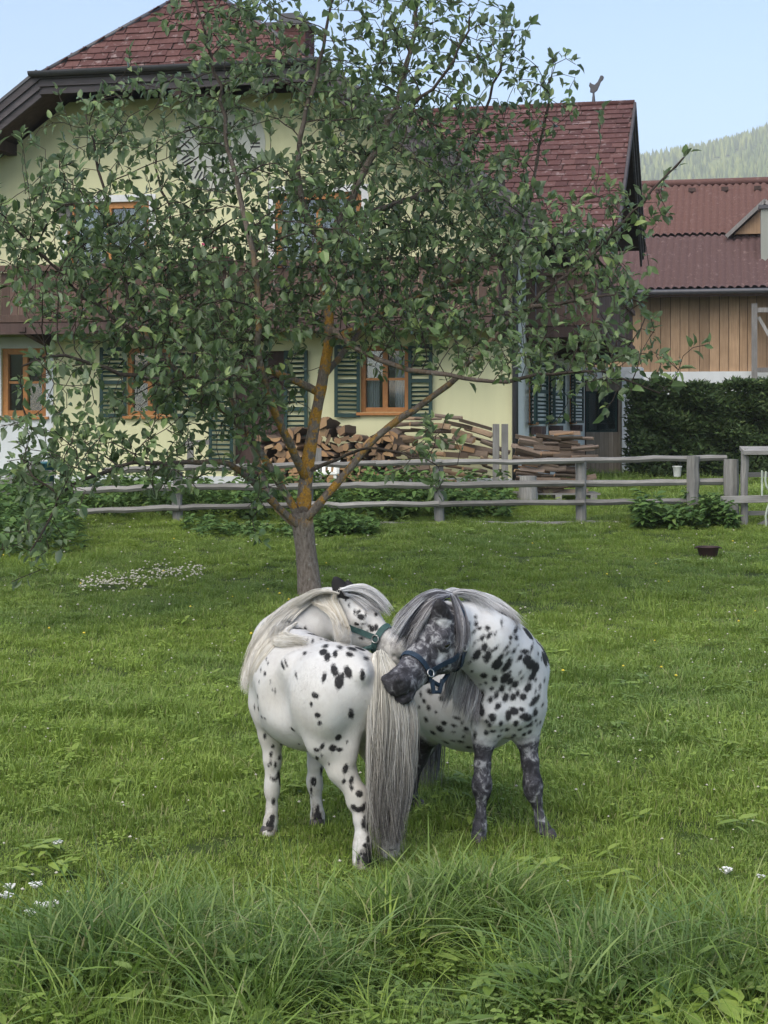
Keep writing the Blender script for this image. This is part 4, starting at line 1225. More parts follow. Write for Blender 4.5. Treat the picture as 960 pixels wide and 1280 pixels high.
for b_, c_ in zip(BLOBS, cnt):
    q = rdir(c_, rgt) * (rgt.uniform(0, 1, c_) ** (1 / 2.6))[:, None]
    # most of the crown gathers in tufts with gaps between them
    nt_ = max(2, int(c_ / 22)); cen = q[:nt_]; who = rgt.integers(0, nt_, c_)
    dev = rgt.normal(0, 1, (c_, 3)) * np.array([21.0 / b_[3], .19 / b_[5], 19.0 / b_[4]])
    q = np.where((rgt.uniform(0, 1, c_) < .74)[:, None], cen[who] + dev, q)
    Yq = b_[2] + q[:, 1] * b_[5]
    A.append(np.stack([((b_[0] + q[:, 0] * b_[3]) - CX) / F * Yq, Yq, CAMZ - ((b_[1] + q[:, 2] * b_[4]) - HY) / F * Yq], 1))
A = np.concatenate(A)
ax_, ay_ = 480 + F * A[:, 0] / A[:, 1], HY - F * (A[:, 2] - CAMZ) / A[:, 1]
A = A[~((np.abs(ax_ - np.interp(ay_, [390, 470, 560, 640], [414, 404, 388, 379])) < 24) & (A[:, 1] < 15.1) & (ay_ > 385) & (ay_ < 660))]
alive = np.ones(len(A), bool)
near = np.zeros(len(A), int); nd = np.full(len(A), 1e9)
def update_near(start):
    P = np.array(nodes[start:])
    ok = np.array([owner[i] != 0 for i in range(start, len(nodes))])
    D = np.linalg.norm(A[:, None, :] - P[None], axis=2)
    D[:, ~ok] = 1e9
    j = D.argmin(1); dm = D[np.arange(len(A)), j]
    m = dm < nd
    nd[m] = dm[m]; near[m] = j[m] + start
update_near(0)
for it in range(70):
    alive &= nd > .11
    act = alive & (nd < 1.1)
    if act.sum() < 15: break
    ids = near[act]; dirs = unit(A[act] - np.array(nodes)[ids])
    start = len(nodes)
    for i in np.unique(ids):
        d = dirs[ids == i].mean(0) + np.array([0, 0, .12]) + rgt.normal(0, .12, 3)
        pd = nodes[i] - nodes[parent[i]] if parent[i] >= 0 else np.array([0, 0, 1.])
        d = d / (np.linalg.norm(d) + 1e-9) + .35 * pd / (np.linalg.norm(pd) + 1e-9)
        d /= np.linalg.norm(d)
        nodes.append(nodes[i] + d * STEP); parent.append(int(i)); minr.append(.0032); owner.append(-1)
    update_near(start)
# upright water shoots along the top of the crown
tops = [i for i in range(n_limb, len(nodes))]
order = rgt.permutation(tops)[:150]
for i in order:
    p = np.array(nodes[i]); pr = int(i); d = np.array([rgt.normal(0, .25), rgt.normal(0, .25), 1.0]); d /= np.linalg.norm(d)
    if p[2] < 2.2: continue
    for k in range(int(rgt.integers(2, 6))):
        p = p + (d + rgt.normal(0, .08, 3)) * .1
        nodes.append(p); parent.append(pr); minr.append(.003); owner.append(-2); pr = len(nodes) - 1
for (px, py, Y, px2, py2) in ((672, 170, 15.5, 692, 72), (655, 200, 15.5, 664, 110), (745, 240, 14.4, 752, 138), (830, 225, 14.4, 862, 192), (85, 190, 14.9, 72, 110), (110, 175, 14.9, 128, 110), (20, 230, 14.0, 25, 165), (3, 250, 14, -3, 170), (200, 200, 14.9, 205, 150), (570, 60, 14.4, 600, -10), (600, 110, 15.6, 655, 45), (800, 470, 13.5, 838, 492), (735, 460, 13.6, 745, 432), (640, 150, 15.7, 662, 28)):
    a_, b2 = np.array(at(px, py, Y)), np.array(at(px2, py2, Y))
    j = int(np.argmin(np.linalg.norm(np.array(nodes) - a_, axis=1))); a_ = np.array(nodes[j]); pr = j
    m = max(4, int(np.linalg.norm(b2 - a_) / .09))
    for k in range(1, m + 1):
        p = a_ + (b2 - a_) * k / m + rgt.normal(0, .008, 3)
        nodes.append(p); parent.append(pr); minr.append(.0035); owner.append(-2); pr = len(nodes) - 1
NODES = np.array(nodes); NN = len(nodes)
kids = [[] for _ in range(NN)]
for i, p in enumerate(parent):
    if p >= 0: kids[p].append(i)
rad = np.array(minr); acc = np.zeros(NN); tipd = np.zeros(NN, int)
order = sorted(range(NN), key=lambda i: -i)
# children always have larger index than their parents
for i in order:
    if kids[i]:
        a_ = sum(acc[k] for k in kids[i]); acc[i] = a_; tipd[i] = 1 + min(tipd[k] for k in kids[i])
    else: acc[i] = .0034 ** 2.4; tipd[i] = 0
    if owner[i] < 0: rad[i] = max(.0034, acc[i] ** (1 / 2.4) * .8)
t = NT("apple_bark"); v = t.pos()
g = t.noise(t.mapping(v, (14, 14, 5)), 3, 6, .7); n2 = t.noise(v, 5, 3)
c = t.ramp(g, [(.3, (.1, .078, .062)), (.5, (.23, .188, .156)), (.75, (.36, .315, .27))])
lz = t.new("ShaderNodeSeparateXYZ"); t.link(v, lz.inputs[0])
band = t.math('MULTIPLY', t.ramp(lz.outputs[2], [(0, 0), (.1, 1)]), t.ramp(t.math('DIVIDE', lz.outputs[2], 4.0), [(.17, 0), (.21, 1), (.75, 1), (.9, 0)]))
rr = t.attr('thick')
li_ = t.math('MULTIPLY', t.math('MULTIPLY', t.ramp(t.noise(v, 7.5, 5, .65), [(.49, 0), (.55, 1)]), band), t.ramp(rr, [(.018, 0), (.04, 1)]))
c = t.mix(t.math('MULTIPLY', li_, .9), c, t.ramp(t.noise(v, 60, 3), [(.3, (.36, .17, .02)), (.7, (.66, .36, .06))]))
li2 = t.ramp(t.noise(v, 22, 3), [(.62, 0), (.68, .6)])
c = t.mix(t.ramp(rr, [(.012, 1), (.034, 0)]), c, (.06, .048, .04))
c = t.mix(t.math('MULTIPLY', li2, t.ramp(rr, [(.01, 0), (.02, 1)])), c, (.33, .34, .3))
t.col(c); t.rough(.95, .1); t.bump(g, .9, .02)
M_BARK = t.m
def chain_from(i):
    ch = [i]
    while True:
        ks = [k for k in kids[ch[-1]] if owner[k] == owner[ch[-1]]] if owner[ch[-1]] >= 0 else kids[ch[-1]]
        if not ks: break
        ch.append(max(ks, key=lambda k: acc[k]))
    return ch
def tube_arrays(P, r, n):
    P = np.asarray(P); m = len(P)
    T = np.gradient(P, axis=0); T = unit(T)
    up = np.array([0.3, .9, .1]); X = unit(np.cross(T, up)); Y = np.cross(T, X)
    a = np.arange(n) * 2 * np.pi / n
    V = P[:, None] + (X[:, None] * np.cos(a)[None, :, None] + Y[:, None] * np.sin(a)[None, :, None]) * np.asarray(r)[:, None, None]
    i = (np.arange(m - 1)[:, None] * n + np.arange(n)[None]).ravel(); k2 = (np.arange(m - 1)[:, None] * n + (np.arange(n) + 1)[None] % n).ravel()
    return V.reshape(-1, 3), np.stack([i, k2, k2 + n, i + n], 1), np.repeat(np.asarray(r), n)
for li, (nm, pts, r0, r1, par) in enumerate(LIMBS):
    ids = limb_nodes[li]
    P = NODES[ids].copy(); rr_ = rad[ids].copy()
    if par is not None:      # root the limb inside its parent
        P = np.concatenate([NODES[parent[ids[0]]][None], P]); rr_ = np.r_[rr_[0], rr_]
    n = 14 if li == 0 else 10
    if li == 0: rr_ = rr_ * np.r_[1.25, 1.1, np.ones(len(rr_) - 2)]
    rr_ = rr_ * rgt.uniform(.93, 1.08, len(rr_))
    V, Q, th = tube_arrays(P, rr_, n)
    V = V + rgt.normal(0, 1, V.shape) * (th * .045)[:, None]
    np_mesh(nm, V, Q, mat=M_BARK, parent=tree, smooth_shade=True, attrs={'thick': th})
TV, TQ, TT = [], [], []; off = 0
starts = [k for i in range(NN) for k in kids[i] if owner[k] < 0 and (owner[i] >= 0 or k != max(kids[i], key=lambda q: acc[q]))]
for st in starts:
    ch = [parent[st]] + chain_from(st)
    r_ = rad[ch].copy(); r_[0] = r_[1]
    V, Q, th = tube_arrays(NODES[ch], r_, 5)
    TV.append(V); TQ.append(Q + off); TT.append(th); off += len(V)
tw = np_mesh('twigs', np.concatenate(TV), np.concatenate(TQ), mat=M_BARK, parent=tree, smooth_shade=True, attrs={'thick': np.concatenate(TT)})
tw['kind'] = 'stuff'
# leaves
LP, LD = [], []
for i in range(n_limb, NN):
    if tipd[i] > 6 or rad[i] > .014: continue
    d = NODES[i] - NODES[parent[i]]; d /= np.linalg.norm(d) + 1e-9
    shoot = owner[i] == -2
    nl = 5 if tipd[i] == 0 else (1 if shoot else (2 if rgt.uniform() < .45 else 3))
    for k in range(nl):
        a_ = rgt.uniform(0, 6.28); o_ = np.cross(d, np.array([math.cos(a_), math.sin(a_), .3])); o_ /= np.linalg.norm(o_) + 1e-9
        ld = d * (.9 if (tipd[i] == 0 or shoot) else .35) + o_ * (.7 if shoot else .9) + np.array([0, 0, .45 if shoot or tipd[i] == 0 else -.12]) + rgt.normal(0, .2, 3)
        ld /= np.linalg.norm(ld)
        LP.append(NODES[i] - d * STEP * rgt.uniform(0, .8) + ld * .02); LD.append(ld)
LP = np.array(LP); LD = np.array(LD); NL = len(LP)
LL = rgt.uniform(.055, .115, NL) * np.where(rgt.uniform(0, 1, NL) < .15, 1.25, 1); LW = LL * rgt.uniform(.48, .66, NL)
UP = np.array([0, -.25, 1.0]) + rgt.normal(0, .55, (NL, 3))
V, T, Q = leaf_arrays(LP, LD, UP, LL, LW, rgt.uniform(.25, .7, NL), rgt.uniform(.05, .45, NL))
V = V.reshape(NL, 8, 3)
size = LL / LP[:, 1]; inpx = 480 + F * LP[:, 0] / LP[:, 1]; inpy = HY - F * (LP[:, 2] - CAMZ) / LP[:, 1]
vis = (inpx > 5) & (inpx < 955) & (inpy > 5)
front = np.zeros(NL)
score = size * vis * (1 + .8 * (LP[:, 1] < 14.0)) * (1 + .2 * rgt.uniform(0, 1, NL))
big = np.argsort(-score)[:300]
mask = np.ones(NL, bool); mask[big] = False
M_LEAF = mat_leaf("apple_leaf", (.042, .076, .03), (.14, .21, .078), (.19, .24, .145), .25, .34, (.3, .38, .12))
lf = leaf_arrays  # alias
t8 = np.array([(0, 1, 2), (0, 2, 3), (4, 7, 5), (5, 7, 6)]); q8 = np.array([(1, 4, 5, 2), (2, 5, 6, 3)])
rest_i = np.where(mask)[0]; nb = len(rest_i)
crown = np_mesh('crown', V[rest_i].reshape(-1, 3), (np.arange(nb)[:, None, None] * 8 + q8).reshape(-1, 4), (np.arange(nb)[:, None, None] * 8 + t8).reshape(-1, 3), M_LEAF, tree)
crown['kind'] = 'stuff'
for j in big:
    b = MB(); b.add(V[j], [tuple(x) for x in t8] + [tuple(x) for x in q8])
    b.build('leaf', M_LEAF, tree, fix=False)
print("tree nodes", NN, "leaves", NL)
# nest box hanging in the crown
nb_ = at(82, 268, 14.0)
box = thing('nest_box', (nb_.x, nb_.y, nb_.z - .08), 'small grey nest box hanging in the apple crown before the upper left window', 'nest box')
b = MB(); b.box(nb_, (.05, 0, 0), (0, .05, 0), (0, 0, .065)); b.build('box', M_GREYW, box)
b = MB(); b.box(nb_ + Vector((0, -.01, .075)), (.065, 0, 0), (0, .07, 0), (0, 0, .01)); b.build('roof', M_DKWOOD, box)
b = MB(); b.tube([nb_ + Vector((0, -.052, .015)), nb_ + Vector((0, -.049, .015))], .016, 12); b.build('entrance_hole', M_BLACKP, box)
b = MB(); b.tube([nb_ + Vector((0, 0, .08)), nb_ + Vector((.01, 0, .2)), nb_ + Vector((.02, .0, .32))], .003, 5); b.build('wire', M_METAL, box)
# ------------------------------------------------------------------ ponies: one continuous skin each, from a smooth blend of tapered limbs and masses
def round_cone_d(P, a, b, ra, rb):
    a = np.asarray(a, np.float32); b = np.asarray(b, np.float32)
    ba = b - a; l2 = float(ba @ ba) + 1e-9
    t = np.clip(((P - a) @ ba) / l2, 0, 1)
    q = P - a - t[..., None] * ba
    return np.sqrt((q * q).sum(-1)) - (ra + (rb - ra) * t)

def ell_d(P, c, M, r):
    """ellipsoid, axes are the rows of M, radii r (approximate distance)"""
    q = (P - np.asarray(c, np.float32)) @ np.asarray(M, np.float32).T
    k0 = np.sqrt(((q / r) ** 2).sum(-1)); k1 = np.sqrt(((q / (r * r)) ** 2).sum(-1)) + 1e-9
    return k0 * (k0 - 1) / k1

class Skin:
    def __init__(s): s.prims = []
    def cone(s, a, b, ra, rb, k=.03, part=None): s.prims.append(('c', np.array(a, float), np.array(b, float), ra, rb, k, part))
    def ball(s, c, r, k=.05, part=None): s.cone(c, np.array(c) + 1e-4, r, r, k, part)
    def ell(s, c, M, r, k=.05, part=None): s.prims.append(('e', np.array(c, float), np.array(M, float), np.array(r, float), None, k, part))
    def cut(s, c, r, k=.02): s.prims.append(('x', np.array(c, float), None, r, None, k, None))
    def dist(s, p, P):
        if p[0] == 'c': return round_cone_d(P, p[1], p[2], p[3], p[4])
        if p[0] == 'e': return ell_d(P, p[1], p[2], p[3])
        return np.sqrt(((P - p[1]) ** 2).sum(-1)) - p[3]
    def bounds(s, p):
        if p[0] == 'c':
            r = max(p[3], p[4]); return np.minimum(p[1], p[2]) - r, np.maximum(p[1], p[2]) + r
        r = np.max(p[3]); return p[1] - r, p[1] + r
    def part_dist(s, V, part):
        d = np.full(len(V), 9.0)
        for p in s.prims:
            if p[6] == part and p[0] != 'x': d = np.minimum(d, s.dist(p, V.astype(np.float32)))
        return d
    def surface(s, h):
        lo = np.min([s.bounds(p)[0] for p in s.prims], 0) - 4 * h; hi = np.max([s.bounds(p)[1] for p in s.prims], 0) + 4 * h
        n = np.ceil((hi - lo) / h).astype(int) + 1
        Fd = np.full(n, .15, np.float32)
        ax = [(lo[i] + np.arange(n[i]) * h).astype(np.float32) for i in range(3)]
        for p in s.prims:
            b0, b1 = s.bounds(p); m = p[5] + .03
            i0 = np.clip(((b0 - m - lo) / h).astype(int), 0, n - 1); i1 = np.clip(((b1 + m - lo) / h).astype(int) + 2, 1, n)
            sl = tuple(slice(i0[k], i1[k]) for k in range(3))
            G = np.stack(np.meshgrid(*[ax[k][sl[k]] for k in range(3)], indexing='ij'), -1)
            d = s.dist(p, G).astype(np.float32); cur = Fd[sl]; k = p[5]
            if p[0] == 'x':
                d = -d; hh = np.maximum(k - np.abs(cur - d), 0) / k; Fd[sl] = np.maximum(cur, d) + hh * hh * k * .25
            else:
                hh = np.maximum(k - np.abs(cur - d), 0) / k; Fd[sl] = np.minimum(cur, d) - hh * hh * k * .25
        # surface nets
        ins = Fd < 0
        c = [ins[i:n[0] - 1 + i, j:n[1] - 1 + j, k:n[2] - 1 + k] for i in (0, 1) for j in (0, 1) for k in (0, 1)]
        cntc = sum(x.astype(np.int8) for x in c)
        cell = (cntc > 0) & (cntc < 8)
        idx = np.argwhere(cell)
        cid = np.full(cell.shape, -1, np.int32); cid[cell] = np.arange(len(idx))
        acc = np.zeros((len(idx), 3)); num = np.zeros(len(idx))
        offs = [(i, j, k) for i in (0, 1) for j in (0, 1) for k in (0, 1)]
        val = {o: Fd[idx[:, 0] + o[0], idx[:, 1] + o[1], idx[:, 2] + o[2]] for o in offs}
        for o in offs:
            for a_ in range(3):
                if o[a_] == 0:
                    o2 = list(o); o2[a_] = 1; o2 = tuple(o2)
                    va, vb = val[o], val[o2]; m = (va < 0) != (vb < 0)
                    t_ = va / np.where(m, va - vb, 1)
                    p0 = np.array(o, float)[None].repeat(len(idx), 0); p0[:, a_] += t_
                    acc[m] += p0[m]; num[m] += 1
        V = lo + (idx + acc / num[:, None]) * h
        Q = []
        for a_ in range(3):
            b_, c_ = (a_ + 1) % 3, (a_ + 2) % 3
            sl0 = [slice(1, -1)] * 3; sl0[a_] = slice(0, n[a_] - 1)
            sl1 = [slice(1, -1)] * 3; sl1[a_] = slice(1, n[a_])
            A0, A1 = ins[tuple(sl0)], ins[tuple(sl1)]
            e = np.argwhere(A0 != A1)
            st = A0[tuple(e.T)]
            e = e + 1; e[:, a_] -= 1
            def cc(db, dc):
                q = e.copy(); q[:, b_] -= db; q[:, c_] -= dc
                return cid[q[:, 0], q[:, 1], q[:, 2]]
            q = np.stack([cc(1, 1), cc(0, 1), cc(0, 0), cc(1, 0)], 1)
            q[~st] = q[~st][:, ::-1]
            Q.append(q)
        Q = np.concatenate(Q); Q = Q[(Q >= 0).all(1)]
        # two gentle smoothing passes
        for _ in range(2):
            S = np.zeros_like(V); Nn = np.zeros(len(V))
            for i in range(4):
                a2, b2 = Q[:, i], Q[:, (i + 1) % 4]
                np.add.at(S, a2, V[b2]); np.add.at(Nn, a2, 1); np.add.at(S, b2, V[a2]); np.add.at(Nn, b2, 1)
            V = V * .5 + .5 * S / np.maximum(Nn, 1)[:, None]
        return V, Q

def pt(px, py, Y): return np.array(at(px, py, Y))
def pr(rpx, Y): return rpx * Y / F

def add_head(s, poll, tip, k=.025, size=1.0, roll=0.0):
    """skull, cheeks, muzzle, eyes and ears along the line poll -> muzzle tip; returns the head frame"""
    a = tip - poll; L = np.linalg.norm(a); a = a / L
    d = np.array([0, 0, -1.0]); d = d - a * (d @ a); d /= np.linalg.norm(d)
    if roll:
        l0 = np.cross(a, d); d = d * math.cos(roll) + l0 * math.sin(roll)
    l = np.cross(a, d)
    H = lambda u, v, w: poll + a * u * L + d * v * L + l * w * L
    M = np.stack([a, d, l])
    z = L
    s.ell(H(.16, .06, 0), M, np.array([.3, .24, .205]) * z, .04, 'head')          # cranium and forehead
    s.ell(H(.26, .20, 0), M, np.array([.24, .20, .165]) * z, .05, 'head')         # cheeks
    for w in (-1, 1): s.ell(H(.24, .24, w * .085), M, np.array([.17, .15, .07]) * z, .035, 'head')
    s.cone(H(.35, .06, 0), H(.8, .1, 0), .14 * z, .095 * z, .05, 'head')         # nose
    s.cone(H(.5, .2, 0), H(.84, .2, 0), .11 * z, .082 * z, .04, 'head')           # jaw
    s.ell(H(.88, .12, 0), M, np.array([.115, .125, .118]) * z, .035, 'head')       # muzzle
    s.ell(H(.89, .245, 0), M, np.array([.085, .06, .085]) * z, .02, 'head')       # lower lip and chin
    for w in (-1, 1):
        s.ell(H(.93, .06, w * .085), M, np.array([.055, .06, .04]) * z, .02, 'head')   # nostril rims
        s.cut(H(.975, .065, w * .115), .034 * z, .012)
        s.ell(H(.335, .02, w * .165), M, np.array([.085, .06, .05]) * z, .03, 'head')  # brow
        s.ell(H(.35, .075, w * .172), M, np.array([.06, .045, .035]) * z, .012, 'head')  # eyelid mass
    for w in (-.1, -.05, 0, .05, .1): s.cut(H(.985 - abs(w) * .9, .195, w), .022 * z, .012)
    return dict(a=a, d=d, l=l, L=L, H=H, M=M)

def add_ear(s, base, tip, wdir, wid, part='ear'):
    base = np.array(base); tip = np.array(tip); ax = tip - base; L = np.linalg.norm(ax); ax /= L
    w = wdir - ax * (wdir @ ax); w /= np.linalg.norm(w); n = np.cross(ax, w)
    M = np.stack([ax, w, n])
    s.cone(base - ax * .02, base + ax * L * .35, wid * .55, wid * .5, .03, part)
    s.ell(base + ax * L * .45, M, np.array([L * .56, wid * .62, wid * .36]), .02, part)
    s.cone(base + ax * L * .6, tip, wid * .32, .006, .015, part)
    s.cut(base + ax * L * .42 + n * wid * .48, wid * .36, .012)
    s.cut(base + ax * L * .62 + n * wid * .42, wid * .27, .012)

def limb(s, joints, k=.022, part='leg', kfirst=.06):
    """joints: (point, radius)"""
    for i in range(len(joints) - 1):
        (p, ra), (q, rb) = joints[i], joints[i + 1]
        s.cone(p, q, ra, rb, kfirst if i == 0 else k, part if i > 0 else part + '_top')

def hair_mesh(name, P, r, mat, parent, tone):
    """P (N,m,3) strands -> thin three sided tapered tubes; tone (N,) stored for the colour"""
    N, m, _ = P.shape
    T = unit(np.gradient(P, axis=1)); X = unit(np.cross(T, np.array([.3, .9, .2]))); Y = np.cross(T, X)
    u = np.linspace(0, 1, m)
    rr = r * (1 - u ** 2.5 * .9)
    a = np.arange(3) * 2 * np.pi / 3
    V = P[:, :, None] + (X[:, :, None] * np.cos(a)[None, None, :, None] + Y[:, :, None] * np.sin(a)[None, None, :, None]) * rr[None, :, None, None]
    i = ((np.arange(m - 1) * 3)[:, None] + np.arange(3)[None]).ravel(); k2 = ((np.arange(m - 1) * 3)[:, None] + (np.arange(3) + 1)[None] % 3).ravel()
    q = np.stack([i, k2, k2 + 3, i + 3], 1)
    Q = (np.arange(N)[:, None, None] * m * 3 + q[None]).reshape(-1, 4)
    return np_mesh(name, V.reshape(-1, 3), Q, mat=mat, parent=parent, smooth_shade=True,
                   attrs={'tone': np.repeat(tone, m * 3), 'along': np.tile(np.repeat(u, 3), N)})

def resample(pts, m):
    pts = np.asarray(pts, float); s_ = np.r_[0, np.cumsum(np.linalg.norm(np.diff(pts, axis=0), axis=1))]
    x = np.linspace(0, s_[-1], m * 3)
    P = np.stack([np.interp(x, s_, pts[:, k]) for k in range(3)], 1)
    for _ in range(6): P[1:-1] = (P[:-2] + 2 * P[1:-1] + P[2:]) / 4
    return P[np.linspace(0, m * 3 - 1, m).astype(int)]

def sheet(guides, n, rg, m=14, spread=.009, wave=.006, lenvar=.2, clump=14, thick=.012):
    """n strands between neighbouring guide curves, gathered into locks"""
    G = np.stack([resample(g, m) for g in guides])
    u = rg.uniform(0, len(G) - 1.001, n); i = u.astype(int); f = (u - i)[:, None, None]
    P = G[i] * (1 - f) + G[i + 1] * f
    t = np.linspace(0, 1, m)
    nl = max(2, int(len(G) * clump / 2)); lk = (u / (len(G) - 1) * nl + rg.normal(0, .25, n)).astype(int) % nl
    off = rg.normal(0, 1, (nl, 3)) * spread * 1.6; ph = rg.uniform(0, 6.28, nl)
    # pull towards the centre line of the lock near the tips
    for q in range(nl):
        k = lk == q
        if k.sum() > 2:
            cen = P[k].mean(0, keepdims=True)
            P[k] += (cen - P[k]) * (.0 + .38 * t ** 1.3)[None, :, None]
    P += off[lk][:, None] * t[None, :, None] + rg.normal(0, spread, (n, 1, 3)) * (.35 + .65 * t)[None, :, None]
    w = np.sin(t[None] * rg.uniform(5, 10, nl)[lk][:, None] + ph[lk][:, None]) * wave * t[None]
    P[:, :, 0] += w; P[:, :, 2] += w * .3
    P[:, :, 1] += rg.uniform(-thick, thick, n)[:, None] * (.3 + t)[None]
    cutl = 1 - rg.uniform(0, lenvar, n)
    tt = t[None] * cutl[:, None] * (m - 1); i0 = np.minimum(tt.astype(int), m - 2); ff = (tt - i0)[..., None]
    P = np.take_along_axis(P, i0[..., None].repeat(3, 2), 1) * (1 - ff) + np.take_along_axis(P, (i0 + 1)[..., None].repeat(3, 2), 1) * ff
    return P, lk, nl

def mat_hair(name, stops, tip=None, tipfrom=.3):
    t = NT(name); v = t.attr('tone')
    c = t.ramp(v, stops)
    if tip:
        c = t.mix(t.ramp(t.attr('along'), [(tipfrom, 0), (.95, tip[1])]), c, t.ramp(v, tip[0]))
    t.col(c); t.rough(.5, .3)
    return t.m

def bvh_of(V, Q):
    return BVHTree.FromPolygons([tuple(v) for v in V], [tuple(q) for q in Q])
def cast(bvh, px, py):
    d = Vector(((px - CX) / F, 1, -(py - HY) / F)).normalized()
    h = bvh.ray_cast(Vector((0, 0, CAMZ)), d)
    return h[0], h[1]
def hair_guides(bvh, lists, lift=.012, dY=None):
    """pixel polylines laid on the skin; where they leave it they keep the last depth"""
    out = []
    for L in lists:
        ys = []
        for p in L:
            if len(p) == 3: ys.append(p[2]); continue
            h, _ = cast(bvh, p[0], p[1])
            ys.append(h.y if h is not None else None)
        last = next((y for y in ys if y is not None), 6.4); prev = None
        g = []
        for p, y in zip(L, ys):
            if y is None: y = prev if prev is not None else last
            elif prev is not None and y > prev + .1 and len(p) == 2: y = prev + .02
            prev = y
            g.append(pt(p[0], p[1], y - lift))
        out.append(g)
    return out

def spot_field(V, Nrm, bvh, spots, rg, far_dir=None, nfar=60, rfar=(.012, .03)):
    """signed distance (metres, negative inside) to the nearest dark spot"""
    d = np.full(len(V), .2)
    for s in spots:
        px, py, rx, ry = s[:4]; ang = R(s[4]) if len(s) > 4 else 0
        h, n = cast(bvh, px, py)
        if h is None: continue
        k = h.y / F; rx, ry = rx * k, ry * k
        rel = V - np.array(h); m = (np.abs(rel) < 3.5 * max(rx, ry) + .02).all(1)
        if not m.any(): continue
        x, z = rel[m, 0], rel[m, 2]; y = rel[m, 1]
        u = x * math.cos(ang) - z * math.sin(ang); w = x * math.sin(ang) + z * math.cos(ang)
        q = np.sqrt((u / rx) ** 2 + (w / ry) ** 2 + (y / (2.2 * max(rx, ry))) ** 2)
        d[m] = np.minimum(d[m], (q - 1) * min(rx, ry))
    if far_dir is not None:      # the sides turned away from the photograph carry spots too
        away = np.where((Nrm @ far_dir) > .15)[0]
        for j in rg.choice(away, nfar):
            r = rg.uniform(*rfar); rel = V - V[j]
            q = np.sqrt((rel * np.array([1, 1, .8]) ** 2 * rel).sum(1)) / r
            d = np.minimum(d, (q - 1) * r)
    return d

def normals(V, Q):
    n = np.cross(V[Q[:, 2]] - V[Q[:, 0]], V[Q[:, 3]] - V[Q[:, 1]])
    N = np.zeros_like(V)
    for i in range(4): np.add.at(N, Q[:, i], n)
    return unit(N)

def mat_coat(name, white, cream, spot, dark, roan_light, pat=34.0, edge=.003):
    t = NT(name); v = t.pos()
    big = t.noise(v, 3.2, 4); fine = t.noise(t.mapping(v, (1, 1, .35)), 210, 3, .7); mid = t.noise(v, 28, 4, .6)
    c = t.ramp(big, [(.35, white), (.7, cream)])
    c = t.mix(t.ramp(fine, [(.3, .14), (.7, 0)]), c, sc(white, .6))
    c = t.mix(t.ramp(t.noise(v, 13, 4, .65), [(.46, 0), (.72, .42)]), c, (.4, .37, .35))
    lowz = t.new('ShaderNodeSeparateXYZ'); t.link(v, lowz.inputs[0])
    mud = t.math('MULTIPLY', t.ramp(t.noise(v, 18, 4, .6), [(.42, 0), (.6, .8)]), t.ramp(lowz.outputs[2], [(.02, 1), (.2, 0)]))
    c = t.mix(mud, c, (.2, .165, .11))      # dirt on the feet
    # roan head and legs: dark ground with paler flecks and patches
    dk = t.attr('dark')
    patn = t.ramp(t.math('ADD', t.math('ADD', t.noise(v, pat, 4, .6, .6), t.attr('pale')), t.math('MULTIPLY_ADD', fine, .16, -.08)), [(.42, dark), (.57, sc(dark, 2.6)), (.72, roan_light)])
    dn = t.math('ADD', dk, t.math('MULTIPLY_ADD', mid, .5, -.25))
    c = t.mix(t.ramp(dn, [(.3, 0), (.62, 1)]), c, patn)
    sp = t.math('ADD', t.attr('spot'), t.math('MULTIPLY_ADD', t.noise(v, 75, 3, .6), .011, -.0055))
    sp = t.math('ADD', sp, t.math('MULTIPLY_ADD', t.noise(t.mapping(v, (1, 1, .3)), 260, 2), .006, -.003))
    c = t.mix(t.math('MULTIPLY', t.ramp(t.math('MULTIPLY_ADD', sp, 1 / .04, .5), [(.5 - edge / .04, 1), (.5 + edge / .04, 0)]), .97), c, spot)
    pk = t.attr('skin')
    c = t.mix(pk, c, (.02, .017, .017))
    t.col(c); t.rough(.7, .15)
    t.p.inputs['Sheen Weight'].default_value = .0
    t.bump(fine, .3, .004)
    return t.m

def coat_hair(body, V, Q, Nn, attrs, flow, mat, parent, rg, n=52000):
    """short lying coat: one thin sliver per hair, coloured like the skin under it"""
    j = rg.integers(0, len(V), n); nrm = Nn[j]
    p = V[j] + rg.normal(0, .003, (n, 3)); p -= nrm * ((p - V[j]) * nrm).sum(1, keepdims=True)
    f = flow[None] + rg.normal(0, .22, (n, 3)) + np.stack([np.sin(V[j, 2] * 23), np.sin(V[j, 0] * 19), np.zeros(n)], 1) * .2
    f = unit(f - nrm * (f * nrm).sum(1, keepdims=True))
    d = unit(f + nrm * rg.uniform(.12, .42, n)[:, None]); s_ = np.cross(d, nrm)
    L = rg.uniform(.007, .015, n)[:, None]; w = .0007
    T = np.stack([p - s_ * w - nrm * .001, p + s_ * w - nrm * .001, p + d * L], 1).reshape(-1, 3)
    o = np_mesh('coat_hair', T, tris=np.arange(n * 3).reshape(-1, 3), mat=mat, parent=parent, attrs={k: np.repeat(a[j], 3) for k, a in attrs.items()})
    o['kind'] = 'stuff'

M_EYE = mat_plain("dark_eye", (.012, .009, .008), .08, .7, 0)
M_HOOF = mat_plain("dark_hoof", (.05, .042, .038), .5, .4, .3, 40)
M_HBLUE = mat_plain("navy_webbing", (.018, .035, .06), .7, .3, .3, 60)
M_HTEAL = mat_plain("teal_webbing", (.045, .095, .09), .75, .3, .3, 60)
M_RING = mat_plain("dull_steel", (.45, .44, .42), .35, .5, .1, 30, 1.0)

